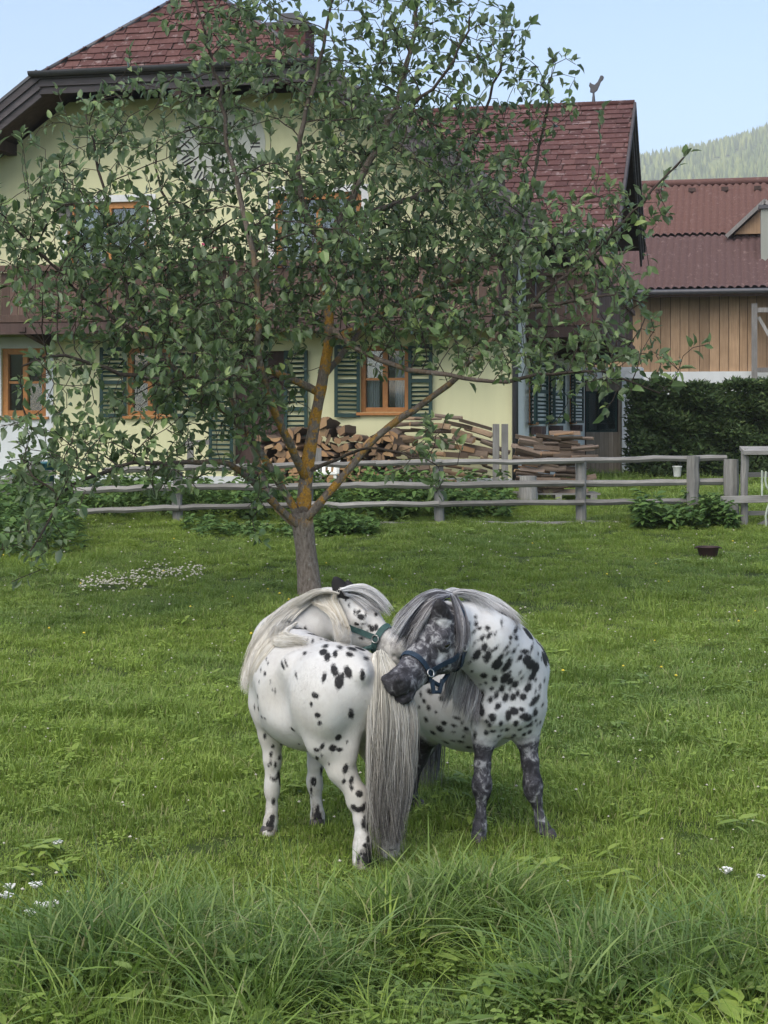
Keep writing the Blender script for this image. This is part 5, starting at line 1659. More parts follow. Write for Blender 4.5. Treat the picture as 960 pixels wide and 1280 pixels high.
def snap(bvh, p, lift=.006):
    h, n, i, dd = bvh.find_nearest(Vector(p))
    return h + n * lift, n
def strap(name, bvh, pts, width, mat, parent, thick=.003, lift=.005, closed=False, m=60):
    """webbing band that follows the skin"""
    P = resample(pts, m) if not closed else np.asarray(pts)
    pp, nn = [], []
    for p in P:
        q, n = snap(bvh, p, lift); pp.append(np.array(q)); nn.append(np.array(n))
    pp = np.array(pp); nn = np.array(nn)
    for _ in range(4):
        if closed: pp = (np.roll(pp, 1, 0) + 2 * pp + np.roll(pp, -1, 0)) / 4; nn = (np.roll(nn, 1, 0) + 2 * nn + np.roll(nn, -1, 0)) / 4
        else: pp[1:-1] = (pp[:-2] + 2 * pp[1:-1] + pp[2:]) / 4; nn[1:-1] = (nn[:-2] + 2 * nn[1:-1] + nn[2:]) / 4
    nn = unit(nn)
    T = unit(np.roll(pp, -1, 0) - np.roll(pp, 1, 0)) if closed else unit(np.gradient(pp, axis=0))
    S = unit(np.cross(T, nn))
    b = MB(); n = len(pp)
    for p, s_, q in zip(pp, S, nn):
        b.v += [tuple(p - s_ * width / 2), tuple(p + s_ * width / 2), tuple(p + s_ * width / 2 + q * thick), tuple(p - s_ * width / 2 + q * thick)]
    for i in range(n if closed else n - 1):
        j = (i + 1) % n
        for k in range(4): b.f.append((i * 4 + k, i * 4 + (k + 1) % 4, j * 4 + (k + 1) % 4, j * 4 + k))
    if not closed: b.f += [(3, 2, 1, 0), tuple((n - 1) * 4 + k for k in range(4))]
    return b.build(name, mat, parent)
def loop_pts(bvh, c, axis, m=56):
    """closed loop where the plane through c across axis cuts the skin, cast from inside outwards"""
    axis = Vector(axis).normalized(); x = axis.orthogonal().normalized(); y = axis.cross(x)
    out = []
    for k in range(m):
        a_ = 2 * math.pi * k / m; d = x * math.cos(a_) + y * math.sin(a_)
        h = bvh.ray_cast(Vector(c), d, .25)
        out.append(np.array(h[0]) if h[0] is not None else np.array(Vector(c) + d * .06))
    return out
def ring(name, c, nrm, r, mat, parent, th=.003):
    nrm = Vector(nrm).normalized(); x = nrm.orthogonal().normalized(); y = nrm.cross(x); b = MB(); m = 16
    pts = [Vector(c) + (x * math.cos(2 * math.pi * k / m) + y * math.sin(2 * math.pi * k / m)) * r for k in range(m + 1)]
    b.tube(pts, th, 6); return b.build(name, mat, parent, smooth_shade=True)
def eye(name, H, w, parent, r=.05, u=.352, v=.072, s=.185):
    b = MB(); c = Vector(H['H'](u, v, w * s)); rr = r * H['L']
    A, D, Lx = Vector(H['a']), Vector(H['d']), Vector(H['l'])
    n = 10; base_ = []
    for i in range(n + 1):
        th = math.pi * i / n
        for k in range(12):
            ph = 2 * math.pi * k / 12
            b.v.append(tuple(c + A * rr * math.cos(th) + D * rr * .68 * math.sin(th) * math.cos(ph) + Lx * rr * .8 * math.sin(th) * math.sin(ph)))
    for i in range(n):
        for k in range(12): b.f.append((i * 12 + k, i * 12 + (k + 1) % 12, (i + 1) * 12 + (k + 1) % 12, (i + 1) * 12 + k))
    return b.build(name, M_EYE, parent, smooth_shade=True)
def hoof(parent, p, toe, r, h=.045):
    p = Vector(p); t_ = Vector(toe); t_.z = 0; t_.normalize(); b = MB(); n = 16
    for (k, z, f) in ((1.12, 0, .012), (1.1, h * .15, .01), (.86, h, 0), (.6, h * 1.1, 0)):
        for i in range(n):
            a_ = 2 * math.pi * i / n
            b.v.append(tuple(Vector((p.x + r * k * math.cos(a_), p.y + r * k * math.sin(a_), p.z + z)) + t_ * f))
    for j in range(3):
        for i in range(n): b.f.append((j * n + i, j * n + (i + 1) % n, (j + 1) * n + (i + 1) % n, (j + 1) * n + i))
    b.f.append(tuple(range(n))[::-1]); b.f.append(tuple(3 * n + i for i in range(n)))
    return b.build('hoof', M_HOOF, parent, smooth_shade=True)

VOX = .0068
# ================================================================== left pony: white with few black spots, rump and tail towards the camera
s = Skin(); rgp = np.random.default_rng(77)
h_ = np.array([-.45, .893, 0]); r_v = np.array([.893, .45, 0]); M0 = np.array([-.285, 6.42, 0]); Z3 = np.array([0, 0, 1.0])
def LP_(f, r, z): return M0 + h_ * f + r_v * r + Z3 * z
AX = np.stack([h_, r_v, Z3])
s.ell(LP_(-.02, 0, .60), AX, np.array([.33, .205, .215]), .08)          # barrel
s.ell(LP_(.10, 0, .595), AX, np.array([.26, .2, .212]), .08)
s.ell(LP_(-.24, 0, .665), AX, np.array([.2, .175, .168]), .08)          # croup
for sg in (-1, 1): s.ell(LP_(-.27, sg * .085, .63), AX, np.array([.15, .1, .165]), .04)
s.ell(LP_(.25, 0, .61), AX, np.array([.15, .135, .18]), .07)             # chest and shoulder
s.ball(LP_(.18, 0, .71), .1, .08)                                       # withers
s.cone(LP_(-.42, .01, .74), LP_(-.34, 0, .775), .036, .05, .035)          # dock
s.cone(pt(449, 842, 6.1), pt(437, 950, 6.12), .048, .026, .03)             # muscle down the back of the thigh
s.cone(pt(413, 850, 6.16), pt(402, 925, 6.14), .075, .06, .03)            # front of the thigh
hip = pt(412, 868, 6.2)
LHj = [(pt(409, 880, 6.2), .125), (pt(416, 928, 6.17), .08), (pt(427, 962, 6.15), .053), (pt(446, 993, 6.13), .037), (pt(450, 1005, 6.13), .034), (pt(451, 1024, 6.12), .0255), (pt(453, 1048, 6.11), .0265), (pt(453, 1058, 6.1), .033), (pt(452, 1072, 6.09), .03), (pt(452, 1081, 6.08), .036)]
RHj = [(pt(455, 880, 6.32), .115), (pt(468, 925, 6.32), .075), (pt(477, 962, 6.3), .048), (pt(490, 995, 6.28), .036), (pt(490, 1005, 6.28), .033), (pt(489, 1026, 6.27), .0255), (pt(489, 1048, 6.25), .033), (pt(488, 1060, 6.24), .03), (pt(489, 1070, 6.23), .036)]
LFj = [(pt(340, 885, 6.6), .085), (pt(339, 918, 6.59), .05), (pt(340.5, 950, 6.58), .034), (pt(340.5, 980, 6.58), .029), (pt(340, 990, 6.58), .027), (pt(340, 1010, 6.58), .0205), (pt(338.5, 1026, 6.57), .026), (pt(337.5, 1034, 6.57), .024), (pt(336, 1041, 6.56), .033)]
RFj = [(pt(392, 895, 6.72), .08), (pt(395, 930, 6.71), .042), (pt(394.5, 955, 6.7), .031), (pt(393, 976, 6.7), .03), (pt(394, 984, 6.7), .027), (pt(395.5, 1003, 6.7), .021), (pt(397, 1018, 6.69), .026), (pt(397, 1027, 6.68), .025), (pt(396.5, 1035, 6.67), .033)]
for jn, j in (('leg', LHj), ('leg', RHj), ('leg', LFj), ('leg', RFj)): limb(s, j)
s.cone(pt(441, 1003, 6.13), pt(458, 992, 6.14), .02, .018, .03, 'leg')   # point of hock
for sg in (-1, 1): s.ball(LP_(-.1, sg * .125, .725), .04, .06)          # hip bones
s.cut(LP_(-.105, -.27, .6), .085, .09)                                  # hollow of the flank
s.cut(LP_(.17, -.27, .55), .08, .08)                                    # behind the shoulder
# neck bending back to its right, head beyond the rump
nk = [(LP_(.27, .03, .68), .14), (pt(358, 808, 6.85), .135), (pt(384, 783, 6.93), .118), (pt(412, 768, 6.9), .1), (pt(433, 766, 6.84), .082)]
for i in range(len(nk) - 1): s.cone(nk[i][0], nk[i + 1][0], nk[i][1], nk[i + 1][1], .07, 'neck')
HL = add_head(s, pt(432, 754, 6.82), pt(517, 806, 6.62), roll=R(-8))
add_ear(s, pt(432, 750, 6.74), pt(418.5, 722, 6.72), np.array([1.0, .0, .4]), .054)
add_ear(s, pt(440, 748, 6.95), pt(434, 727, 6.98), np.array([1.0, .3, .3]), .05)
V, Q = s.surface(VOX); Nn = normals(V, Q)
bvL = bvh_of(V, Q)
SPL = [(406.5, 807.5, 4.5, 2.2), (404, 815, 5.5, 5), (409, 821, 4, 6), (419, 817, 3.2, 4.8), (425, 809, 5, 2, 20), (440.6, 810.5, 7, 2.6, 12), (437, 818, 4.8, 3, 15), (458, 823, 5.5, 2, 10),
       (418, 838, 4.3, 8.5, -18), (435, 840, 5, 8, -25), (424, 852, 6, 9.5, 8), (428, 845, 3, 4), (405, 847, 3.2, 6.8, 12), (394, 869, 5, 3.8, 15), (389, 880, 2.2, 3.2), (397, 894, 4.2, 3.6), (439, 892.5, 3.8, 7.5, -8),
       (453, 844, 3.5, 7), (381, 816.5, 4, 2), (353, 831, 2, 6.5, -35), (357, 828, 1.4, 5, -35), (370, 844, 1.5, 4.5, -15), (331, 842, 2.2, 3), (335, 829, 1.4, 2), (333, 824, 1, 2), (324, 853, 1, 2), (322, 871, 1.3, 2.5), (323, 886, 2, 3), (318, 884, 1.2, 3),
       (327, 896, 1.6, 2.2), (331, 898, 1.8, 1.5), (340, 862, 1, 1.5), (344, 864, 1.2, 3), (338, 852, 1, 2), (326, 837, 1, 2), (366, 912, 4, 2, 30), (352, 930, 2, 2), (374, 930, 2, 1.5),
       (391, 801.5, 1.8, 6, -12), (381.5, 786, 2, 5, 10), (375.5, 785, 1.6, 2.6), (401, 799, 1.2, 3), (384, 800, 1.2, 3),
       (399.6, 904, 3, 3.6, 30), (423, 922, 4, 5, 10), (415.6, 935, 4.5, 5, 10), (425, 937, 4, 3.2), (402.7, 933, 2.6, 5.5, 30), (434, 927, 1.5, 2), (431.7, 961, 3.8, 7, 15), (439, 976, 3, 6, 20), (429.6, 977, 2.4, 4.2, 25), (439.6, 985, 2.2, 4), (449, 992, 5, 4.4, 25), (411, 954, 1.2, 2.5),
       (442, 1009, 4, 4), (449, 1012, 8, 4, 0), (456, 1008, 4, 5), (456, 1027, 4, 9, 10), (459, 1034, 3, 6), (460, 1050, 3, 4.5), (457, 1057, 4, 3.5), (461, 1072, 9, 12), (448, 1074, 2.6, 6.5, 12), (452, 1066, 2, 3.5), (463, 1060, 4, 7),
       (331, 920, 2.4, 5, 15), (341, 933, 2.4, 3.2), (338.7, 943, 2, 3.8), (349, 947, 2, 3), (338, 953, 1.6, 4.4), (344, 956, 2, 4), (335.5, 957, 1.4, 2.5), (349, 969, 2.4, 6.5, -10), (341.6, 974, 2.2, 3.2), (338, 972.5, 1.1, 3), (346, 972, 1.6, 4), (341.6, 1002, 2.4, 5.5), (337.5, 1032, 5, 8), (340, 1024, 3.4, 7), (334, 1032, 2, 3),
       (395, 937.5, 4, 3), (396, 948, 2.8, 4.6), (402, 944, 1.5, 3), (401.7, 962.5, 1.5, 7), (391.7, 977, 4, 6), (389, 988, 1.5, 7.5), (397, 1024, 5.5, 10), (397, 1012, 3, 6), (391, 1016, 1.2, 6), (397, 1033, 7, 6),
       (436, 742, 1.4, 2), (433, 748, 1.2, 2.5), (436.5, 757, 1.5, 2.4), (432, 750, 1.6, 2), (447, 766, 1.6, 3.5), (450, 764, 1.2, 2), (457, 769, 1.2, 4), (443, 765, 1.4, 3.5), (480, 762, 3, 1.5, 40), (461, 783, 2, 3), (465, 786, 3.5, 4.5), (470, 784, 3, 4), (459, 790, 1.4, 2.6), (451, 787, 1.4, 3), (447, 788, 1.6, 4, 20), (452, 798, 4, 2), (470, 768, 2.4, 2.4), (451, 771, 6, 3.6, 20), (444, 780, 1.4, 1.4), (454, 780, 2.6, 1.3)]
spot = spot_field(V, Nn, bvL, SPL, rgp, np.array([.8, .6, .1]), 70)
earL = np.clip(1 - s.part_dist(V, 'ear') / .006, 0, 1)
spot = np.minimum(spot, np.where((s.part_dist(V, 'ear') < .004) & (s.part_dist(V, 'head') > .012) & (V[:, 2] > pt(430, 746, 6.74)[2]), -.03, .2))
hd = s.part_dist(V, 'head')
muz = np.clip((((V - HL['H'](.92, .12, 0)) ** 2).sum(1) < (.12) ** 2).astype(float), 0, 1) * (hd < .01)
eyeD = np.linalg.norm(V - HL['H'](.35, .075, .172 * (1 if HL['l'][1] < 0 else -1)), axis=1)
skin = np.clip(1 - eyeD / .03, 0, 1) * .85
M_COATL = mat_coat("white_spotted_coat", (.6, .59, .57), (.55, .52, .47), (.008, .0075, .009), (.035, .032, .035), (.4, .39, .4))
ponyL = thing('pony', (float(M0[0]), float(M0[1]), 0), 'white pony with sparse black spots, cream mane and long tail hanging towards the camera', 'pony', 'spotted ponies nuzzling')
bodyL = np_mesh('body', V, Q, mat=M_COATL, parent=ponyL, smooth_shade=True, attrs={'spot': spot, 'dark': muz * .8 - .4, 'skin': skin})
for j, toe in ((LHj, h_), (RHj, h_), (LFj, h_), (RFj, h_)):
    p = j[-1][0].copy(); p[2] = .0; hoof(ponyL, p, toe, .033, .036)
coat_hair(bodyL, V, Q, Nn, dict(spot=spot, dark=muz * .8 - .4, skin=skin), np.array([.25, -.5, -.8]), M_COATL, ponyL, rgp)
eye('eye', HL, 1 if HL['l'][1] < 0 else -1, ponyL); eye('eye', HL, -1 if HL['l'][1] < 0 else 1, ponyL)
# teal halter
halt = MB()
c = HL['H'](.62, .12, 0)
hb = strap('halter', bvL, loop_pts(bvL, c, HL['a']), .026, M_HTEAL, ponyL, closed=True)
H = HL['H']; sd = 1 if HL['l'][1] < 0 else -1
for w in (-1, 1):
    strap('cheek_strap', bvL, [H(.62, .12, w * .16), H(.45, .14, w * .2), H(.25, .16, w * .22), H(.1, .1, w * .22), H(.02, -.05, w * .15)], .024, M_HTEAL, hb)
    ring('ring', snap(bvL, H(.62, .13, w * .16), .014)[0], HL['l'], .016, M_RING, hb)
strap('throat_strap', bvL, [H(.25, .16, -.22), H(.3, .33, -.16), H(.31, .4, 0), H(.3, .33, .16), H(.25, .16, .22)], .03, M_HTEAL, hb)
strap('crown_strap', bvL, [H(.1, .1, -.22), H(.0, -.08, -.12), H(-.02, -.12, 0), H(.0, -.08, .12), H(.1, .1, .22)], .024, M_HTEAL, hb)
b = MB(); b.tube([snap(bvL, H(.62, .22, sd * .12), .012)[0], snap(bvL, H(.45, .35, sd * .1), .02)[0], snap(bvL, H(.28, .36, sd * .12), .012)[0]], .011, 8); b.build('chin_strap', M_HTEAL, hb)
# mane: falls from the crest towards the camera and over the chest at the left
M_MANEL = mat_hair("cream_mane", [(0, (.56, .51, .42)), (.4, (.68, .65, .58)), (.85, (.74, .72, .68)), (1, (.45, .43, .4))])
gl = hair_guides(bvL, [
    [(350, 800), (338, 812), (327, 826), (318, 842), (313, 856)],
    [(343, 790), (331, 802), (321, 818), (314, 838), (311, 862)],
    [(352, 778), (336, 792), (324, 810), (316, 832), (312, 852)],
    [(366, 765), (349, 778), (334, 793), (322, 813), (316, 838)],
    [(380, 754), (362, 765), (347, 780), (335, 795), (328, 815)],
    [(392, 748), (374, 758), (358, 772), (348, 786), (343, 800)],
    [(404, 744), (388, 752), (372, 764), (360, 778), (353, 795)]], .016)
go_ = hair_guides(bvL, [
    [(396, 739), (372, 750), (350, 766), (332, 786), (320, 810)],
    [(384, 744), (358, 758), (338, 776), (322, 800), (313, 826)],
    [(366, 754), (342, 772), (324, 794), (313, 820), (309, 848)],
    [(352, 765), (331, 784), (316, 808), (309, 836), (309, 860)],
    [(340, 776), (323, 798), (312, 824), (309, 848), (313, 866)]], .02)
P0, lk0, nl0 = sheet(go_, 2600, rgp, 14, .007, .007, .35, 16)
P1, lk1, nl1 = sheet(gl, 2400, rgp, 14, .006, .006, .3, 16)
g2 = hair_guides(bvL, [
    [(356, 792), (346, 795), (341, 800), (342, 806), (352, 806), (368, 806)],
    [(360, 788), (350, 792), (346, 797), (352, 800), (366, 800), (382, 804)],
    [(372, 778), (362, 784), (356, 790), (362, 795), (374, 800), (388, 806)]], .03)
P2, lk2, nl2 = sheet(g2, 800, rgp, 14, .006, .004, .3, 14)
g3 = hair_guides(bvL, [
    [(398, 744), (386, 750), (389, 753), (400, 754), (410, 762), (417, 778), (420, 798)],
    [(406, 741), (398, 746), (404, 751), (414, 760), (421, 776), (425, 803)],
    [(414, 740), (410, 746), (418, 756), (426, 770), (431, 786), (432, 806)],
    [(420, 742), (420, 750), (427, 760), (434, 774), (438, 790), (438, 808)]], .034)
P3, lk3, nl3 = sheet(g3, 1500, rgp, 14, .005, .004, .2, 12)
crest = hair_guides(bvL, [
    [(424, 742), (412, 737), (396, 738), (380, 748), (364, 758)],
    [(414, 741), (398, 740), (380, 748), (362, 762), (348, 776)],
    [(398, 744), (382, 750), (364, 762), (346, 778), (333, 796)],
    [(382, 752), (366, 762), (348, 776), (333, 792), (323, 812)]], .01)
P4, lk4, nl4 = sheet(crest, 900, rgp, 14, .006, .004, .35, 14)
def tones(lk, nl, n, rg, lo=0, hi=1, own=.2):
    return np.clip(lo + (hi - lo) * rg.uniform(0, 1, nl)[lk] + rg.normal(0, own, n), 0, 1)
Pm = np.concatenate([P0, P1, P2, P3, P4]); tm = np.concatenate([tones(lk0, nl0, len(P0), rgp, .3, .85), tones(lk1, nl1, len(P1), rgp, .2, .8), tones(lk2, nl2, len(P2), rgp, .1, .6), tones(lk3, nl3, len(P3), rgp, 0, .5), tones(lk4, nl4, len(P4), rgp, .3, .8)])
hair_mesh('mane', Pm, .00125, M_MANEL, ponyL, tm)
M_FORE = mat_hair("silver_forelock", [(0, (.2, .19, .2)), (.35, (.45, .44, .45)), (.7, (.66, .65, .64)), (1, (.75, .74, .73))])
g5 = hair_guides(bvL, [
    [(426, 737), (440, 733), (456, 733), (470, 741), (482, 752), (490, 764)],
    [(428, 738), (440, 736), (454, 739), (468, 747), (480, 758), (488, 768)],
    [(430, 741), (440, 740), (450, 744), (464, 753), (474, 762), (482, 770)],
    [(432, 744), (440, 745), (449, 752), (458, 760), (466, 766)]], .012)
P5, lk5, nl5 = sheet(g5, 1200, rgp, 14, .004, .003, .3, 14)
hair_mesh('forelock', P5, .0012, M_FORE, ponyL, tones(lk5, nl5, len(P5), rgp, .1, 1))
# tail: cream at the dock, grey to near black towards the tips
M_TAILL = mat_hair("cream_grey_tail", [(0, (.3, .28, .25)), (.3, (.6, .57, .49)), (.8, (.7, .67, .6)), (1, (.74, .72, .67))],
                   ([(0, (.03, .027, .027)), (.5, (.09, .08, .08)), (.78, (.22, .2, .19)), (1, (.5, .47, .43))], 1.0), .12)
yt = 6.0
tail_g = [
    [(468, 822, 6.07), (460, 850, 6.03), (459, 890, 6.0), (466, 940, 5.98), (472, 1000, 5.98), (474, 1050, 5.99)],
    [(471, 818, 6.06), (468, 850, 6.0), (468, 900, 5.97), (473, 960, 5.96), (477, 1020, 5.96), (478, 1076, 5.97)],
    [(475, 816, 6.06), (480, 850, 5.98), (484, 900, 5.95), (484, 960, 5.94), (483, 1020, 5.95), (482, 1078, 5.96)],
    [(479, 818, 6.06), (492, 850, 5.99), (499, 900, 5.96), (497, 960, 5.95), (492, 1020, 5.95), (489, 1070, 5.97)],
    [(482, 822, 6.07), (503, 852, 6.02), (513, 900, 5.99), (507, 960, 5.98), (497, 1020, 5.98), (490, 1066, 5.99)],
    [(484, 828, 6.08), (508, 860, 6.05), (518, 905, 6.03), (512, 950, 6.02), (502, 1000, 6.02), (494, 1052, 6.02)]]
P6, lk6, nl6 = sheet([[pt(q[0], q[1], q[2] + .09) for q in g] for g in tail_g], 4600, rgp, 18, .013, .026, .5, 16, .045)
hair_mesh('tail', P6, .00125, M_TAILL, ponyL, tones(lk6, nl6, len(P6), rgp, .0, .92, .2))

# ================================================================== right pony: chest to the camera, head turned onto the other's tail
s = Skin()
hb_ = np.array([.5, -.866, 0]); rb_ = np.array([-.866, -.5, 0])
AXR = np.stack([hb_, rb_, Z3])
s.ell(pt(586, 868, 6.86), AXR, np.array([.31, .24, .24]), .06)       # barrel
s.ell(pt(572, 860, 7.05), AXR, np.array([.28, .21, .215]), .08)
s.ell(pt(556, 845, 7.1), AXR, np.array([.2, .17, .19]), .08)           # croup
AXC = np.stack([unit(np.array([.25, -.97, 0])), unit(np.array([.97, .25, 0])), Z3])
s.ell(pt(636, 866, 6.56), AXC, np.array([.17, .132, .185]), .035)          # chest
s.ell(pt(654, 856, 6.62), AXC, np.array([.16, .072, .18]), .04)          # shoulders
s.ell(pt(611, 880, 6.52), AXC, np.array([.13, .068, .14]), .04)
s.ball(pt(640, 815, 6.7), .1, .07)
for x, y, Yq in ((618, 893, 6.42), (646, 892, 6.44)): s.ball(pt(x, y, Yq), .05, .03)
s.cut(pt(632, 905, 6.33), .045, .03)
for x, y in ((597, 868), (596, 886), (594, 904)): s.cut(pt(x, y, 6.44), .035, .03)
s.cone(pt(545, 835, 7.25), pt(540, 850, 7.3), .05, .04, .05)
RFj2 = [(pt(607, 885, 6.5), .07), (pt(605, 925, 6.5), .043), (pt(603, 955, 6.49), .031), (pt(602.5, 979, 6.48), .037), (pt(602.5, 989, 6.48), .033), (pt(602, 1002, 6.48), .0185), (pt(601, 1018, 6.47), .018), (pt(600, 1030, 6.47), .024), (pt(599, 1039, 6.46), .024), (pt(598, 1048, 6.46), .03)]
LFj2 = [(pt(656, 885, 6.56), .075), (pt(659, 922, 6.56), .045), (pt(662.5, 952, 6.55), .033), (pt(666, 980, 6.54), .037), (pt(667, 991, 6.54), .033), (pt(671.5, 1005, 6.54), .0185), (pt(674.5, 1021, 6.53), .018), (pt(677.5, 1031, 6.52), .024), (pt(681, 1039, 6.51), .024), (pt(685, 1046, 6.5), .029)]
RHj2 = [(pt(541, 890, 7.0), .12), (pt(530, 917, 7.0), .062), (pt(522, 945, 7.02), .042), (pt(514, 972, 7.06), .032), (pt(513, 984, 7.06), .028), (pt(514, 998, 7.04), .026), (pt(517, 1003, 7.02), .028), (pt(522, 1008, 7.0), .032)]
LHj2 = [(pt(545, 890, 7.2), .1), (pt(530, 930, 7.1), .05), (pt(512, 962, 7.0), .034), (pt(507, 985, 6.98), .03), (pt(506, 1002, 6.95), .022), (pt(505, 1013, 6.93), .026), (pt(503, 1019, 6.9), .033)]
for j in (RFj2, LFj2, RHj2, LHj2): limb(s, j)
nk = [(pt(642, 836, 6.6), .148), (pt(625, 820, 6.5), .15), (pt(606, 803, 6.42), .136), (pt(587, 788, 6.43), .118), (pt(570, 781, 6.37), .09)]
for i in range(len(nk) - 1): s.cone(nk[i][0], nk[i + 1][0], nk[i][1], nk[i + 1][1], .035 if i == 0 else .02, 'neck')
HR = add_head(s, pt(560, 768, 6.29), pt(482, 851, 5.99), size=1, roll=R(6))
add_ear(s, pt(554, 792, 6.2), pt(548.5, 750, 6.13), np.array([1.0, .15, .0]), .066)
add_ear(s, pt(544, 768, 6.42), pt(535, 742, 6.46), np.array([1.0, .3, .2]), .055)
V, Q = s.surface(VOX); Nn = normals(V, Q); bvR = bvh_of(V, Q)
D3 = lambda L: [((x / 5.3333 + 540), (y / 5.3333 + 720), rx, ry, a_) for x, y, rx, ry, a_ in L]
SPR = D3([(290, 275, 2, 3, 0), (248, 318, 2.2, 3, 20), (293, 318, 3, 3.2, 20), (320, 350, 2.6, 3, 30), (370, 348, 3.2, 3.8, 20), (283, 367, 1.8, 5.5, 48), (210, 400, 2.8, 6.5, 5), (230, 372, 2.4, 4, 20), (335, 412, 2.8, 4.5, 40), (378, 398, 2.6, 5, 35), (395, 388, 1.8, 3, 30), (420, 388, 1.5, 3.6, 40), (465, 312, 1.5, 5, 5),
           (350, 475, 4, 6, 10), (300, 525, 4.2, 10, 35), (372, 535, 4.6, 10, 15), (345, 540, 2, 2.4, 0), (420, 485, 2.2, 7, 50), (497, 480, 2, 5, 45), (505, 515, 1.8, 4, 50), (435, 590, 7, 8, 30), (500, 600, 4.6, 11, 32), (455, 545, 3.4, 7, 45), (512, 560, 2.2, 4, 40), (545, 502, 2.2, 4.4, 45), (525, 410, 3, 3.2, 0), (562, 412, 4, 3, 15), (520, 448, 2, 2.6, 0), (558, 360, 3, 8, 45),
           (620, 505, 7, 3.2, 10), (588, 545, 3, 5.5, 45), (635, 560, 7, 7, 30), (660, 590, 8, 7, 30), (690, 612, 7, 7, 20), (665, 482, 2, 7, 25), (670, 665, 4.4, 8.5, 40), (640, 745, 4.6, 7, 40), (490, 680, 6, 9, 30), (520, 700, 4, 6, 20), (555, 722, 4.8, 5.5, 20), (345, 665, 4.4, 5.5, 0), (418, 685, 4, 5.6, 0), (358, 712, 2, 2.6, 0), (465, 750, 3.8, 5.4, 15), (398, 750, 2.6, 3.6, 30), (430, 790, 3, 6, 20),
           (490, 810, 4, 6.4, 20), (540, 808, 4, 5.4, 35), (570, 780, 2.8, 4.4, 20), (608, 805, 5, 4.6, 10), (520, 755, 2, 3, 0), (390, 825, 3, 4.4, 35), (440, 868, 3.4, 6, 40), (545, 900, 5.6, 5.6, 0), (598, 890, 4, 3, 10), (680, 835, 4, 6.4, 25), (705, 812, 2.6, 6, 25), (660, 858, 3.4, 2.6, 0), (690, 912, 3.6, 5.6, 15), (505, 920, 3.4, 6, 10), (330, 800, 3.4, 9, 15), (320, 870, 4, 8, 0), (330, 905, 5, 6, 10), (400, 940, 5, 4.4, 0), (620, 935, 5.6, 5, 0), (600, 680, 1.6, 3.4, 35),
           (590, 640, 1.4, 2.6, 30), (520, 640, 1.6, 2.4, 30), (720, 740, 2, 4, 10), (305, 430, 1.4, 1.4, 0), (235, 445, 2, 2.4, 0), (220, 490, 4, 3.4, 0), (175, 485, 2.4, 2.4, 0), (690, 690, 2, 3, 0)])
SPR += [(600, 880, 2, 12, 4), (595.5, 888, 1.4, 14, 3), (590, 893, 1.2, 12, 3), (608.7, 902, 3.4, 3, 0), (616, 898, 4.4, 6.4, 20), (626, 904.5, 3, 4.2, 0), (627, 913, 2, 2.4, 0), (636, 894, 3.6, 8, 10), (643, 889, 6, 5.2, 20), (652, 887, 4.2, 3, 10), (660, 897.5, 8, 5, 10), (669, 890, 3.6, 5.4, 10), (645, 904.5, 3.6, 5, 0), (660, 907.5, 4.4, 2.6, 0), (642.5, 919.5, 3, 2.8, 30), (651, 896, 2, 3, 0), (616, 914, 4, 2.6, 0), (624, 920, 3, 2.4, 0), (634, 912, 3, 3.4, 0), (640, 922, 2.4, 2, 0), (650, 912, 3, 2.6, 0), (655, 918, 3, 3, 0), (612, 906, 3, 4, 0), (664, 905, 3, 4, 0), (608, 916, 3, 4, 0), (662, 915, 3, 3.4, 0),
        (532.5, 899.5, 3, 4, 0), (536, 884.5, 3, 3.6, 0), (550, 911, 5.6, 4.6, 30), (555, 904, 4, 3.4, 0), (541, 916, 4, 3.2, 20), (567.5, 907, 3.4, 2.2, 10), (571, 897.5, 4.4, 2.6, 10), (557.5, 928, 4.4, 2, 15), (566, 926, 2.6, 1.6, 0), (576, 927, 4.4, 2, 10), (582.5, 911, 3.2, 3.2, 0), (586, 934, 4, 2.8, 0), (593.7, 919, 2.4, 6.4, 5), (567, 915, 2.4, 1.6, 0),
        (537.5, 864.6, 5, 3.6, 10), (550, 862.5, 3.2, 7.4, -25), (541.7, 855, 2.6, 2.2, 0), (536, 852, 2, 2, 0), (561, 858, 3.6, 4.8, -10), (553, 873, 5.4, 3.6, -25), (562, 871, 3.6, 4, 0), (530, 876, 2.6, 3, 0), (526, 868, 1.6, 3.4, 0), (545, 890, 2, 2, 0), (524, 884, 2, 2.4, 0)]
for _ in range(110):
    x, y = rgp.uniform(575, 682), rgp.uniform(775, 922)
    if all((x - q[0]) ** 2 + (y - q[1]) ** 2 > (max(q[2], q[3]) + 2.2) ** 2 for q in SPR) and y > 770 + .9 * max(0, x - 600) * .6: SPR.append((x, y, rgp.uniform(.9, 2.2), rgp.uniform(1.2, 3.4), rgp.uniform(10, 45)))
spot = spot_field(V, Nn, bvR, SPR, rgp, np.array([.5, .85, .1]), 90, (.014, .035))
legd = s.part_dist(V, 'leg'); hd = s.part_dist(V, 'head'); ed = s.part_dist(V, 'ear')
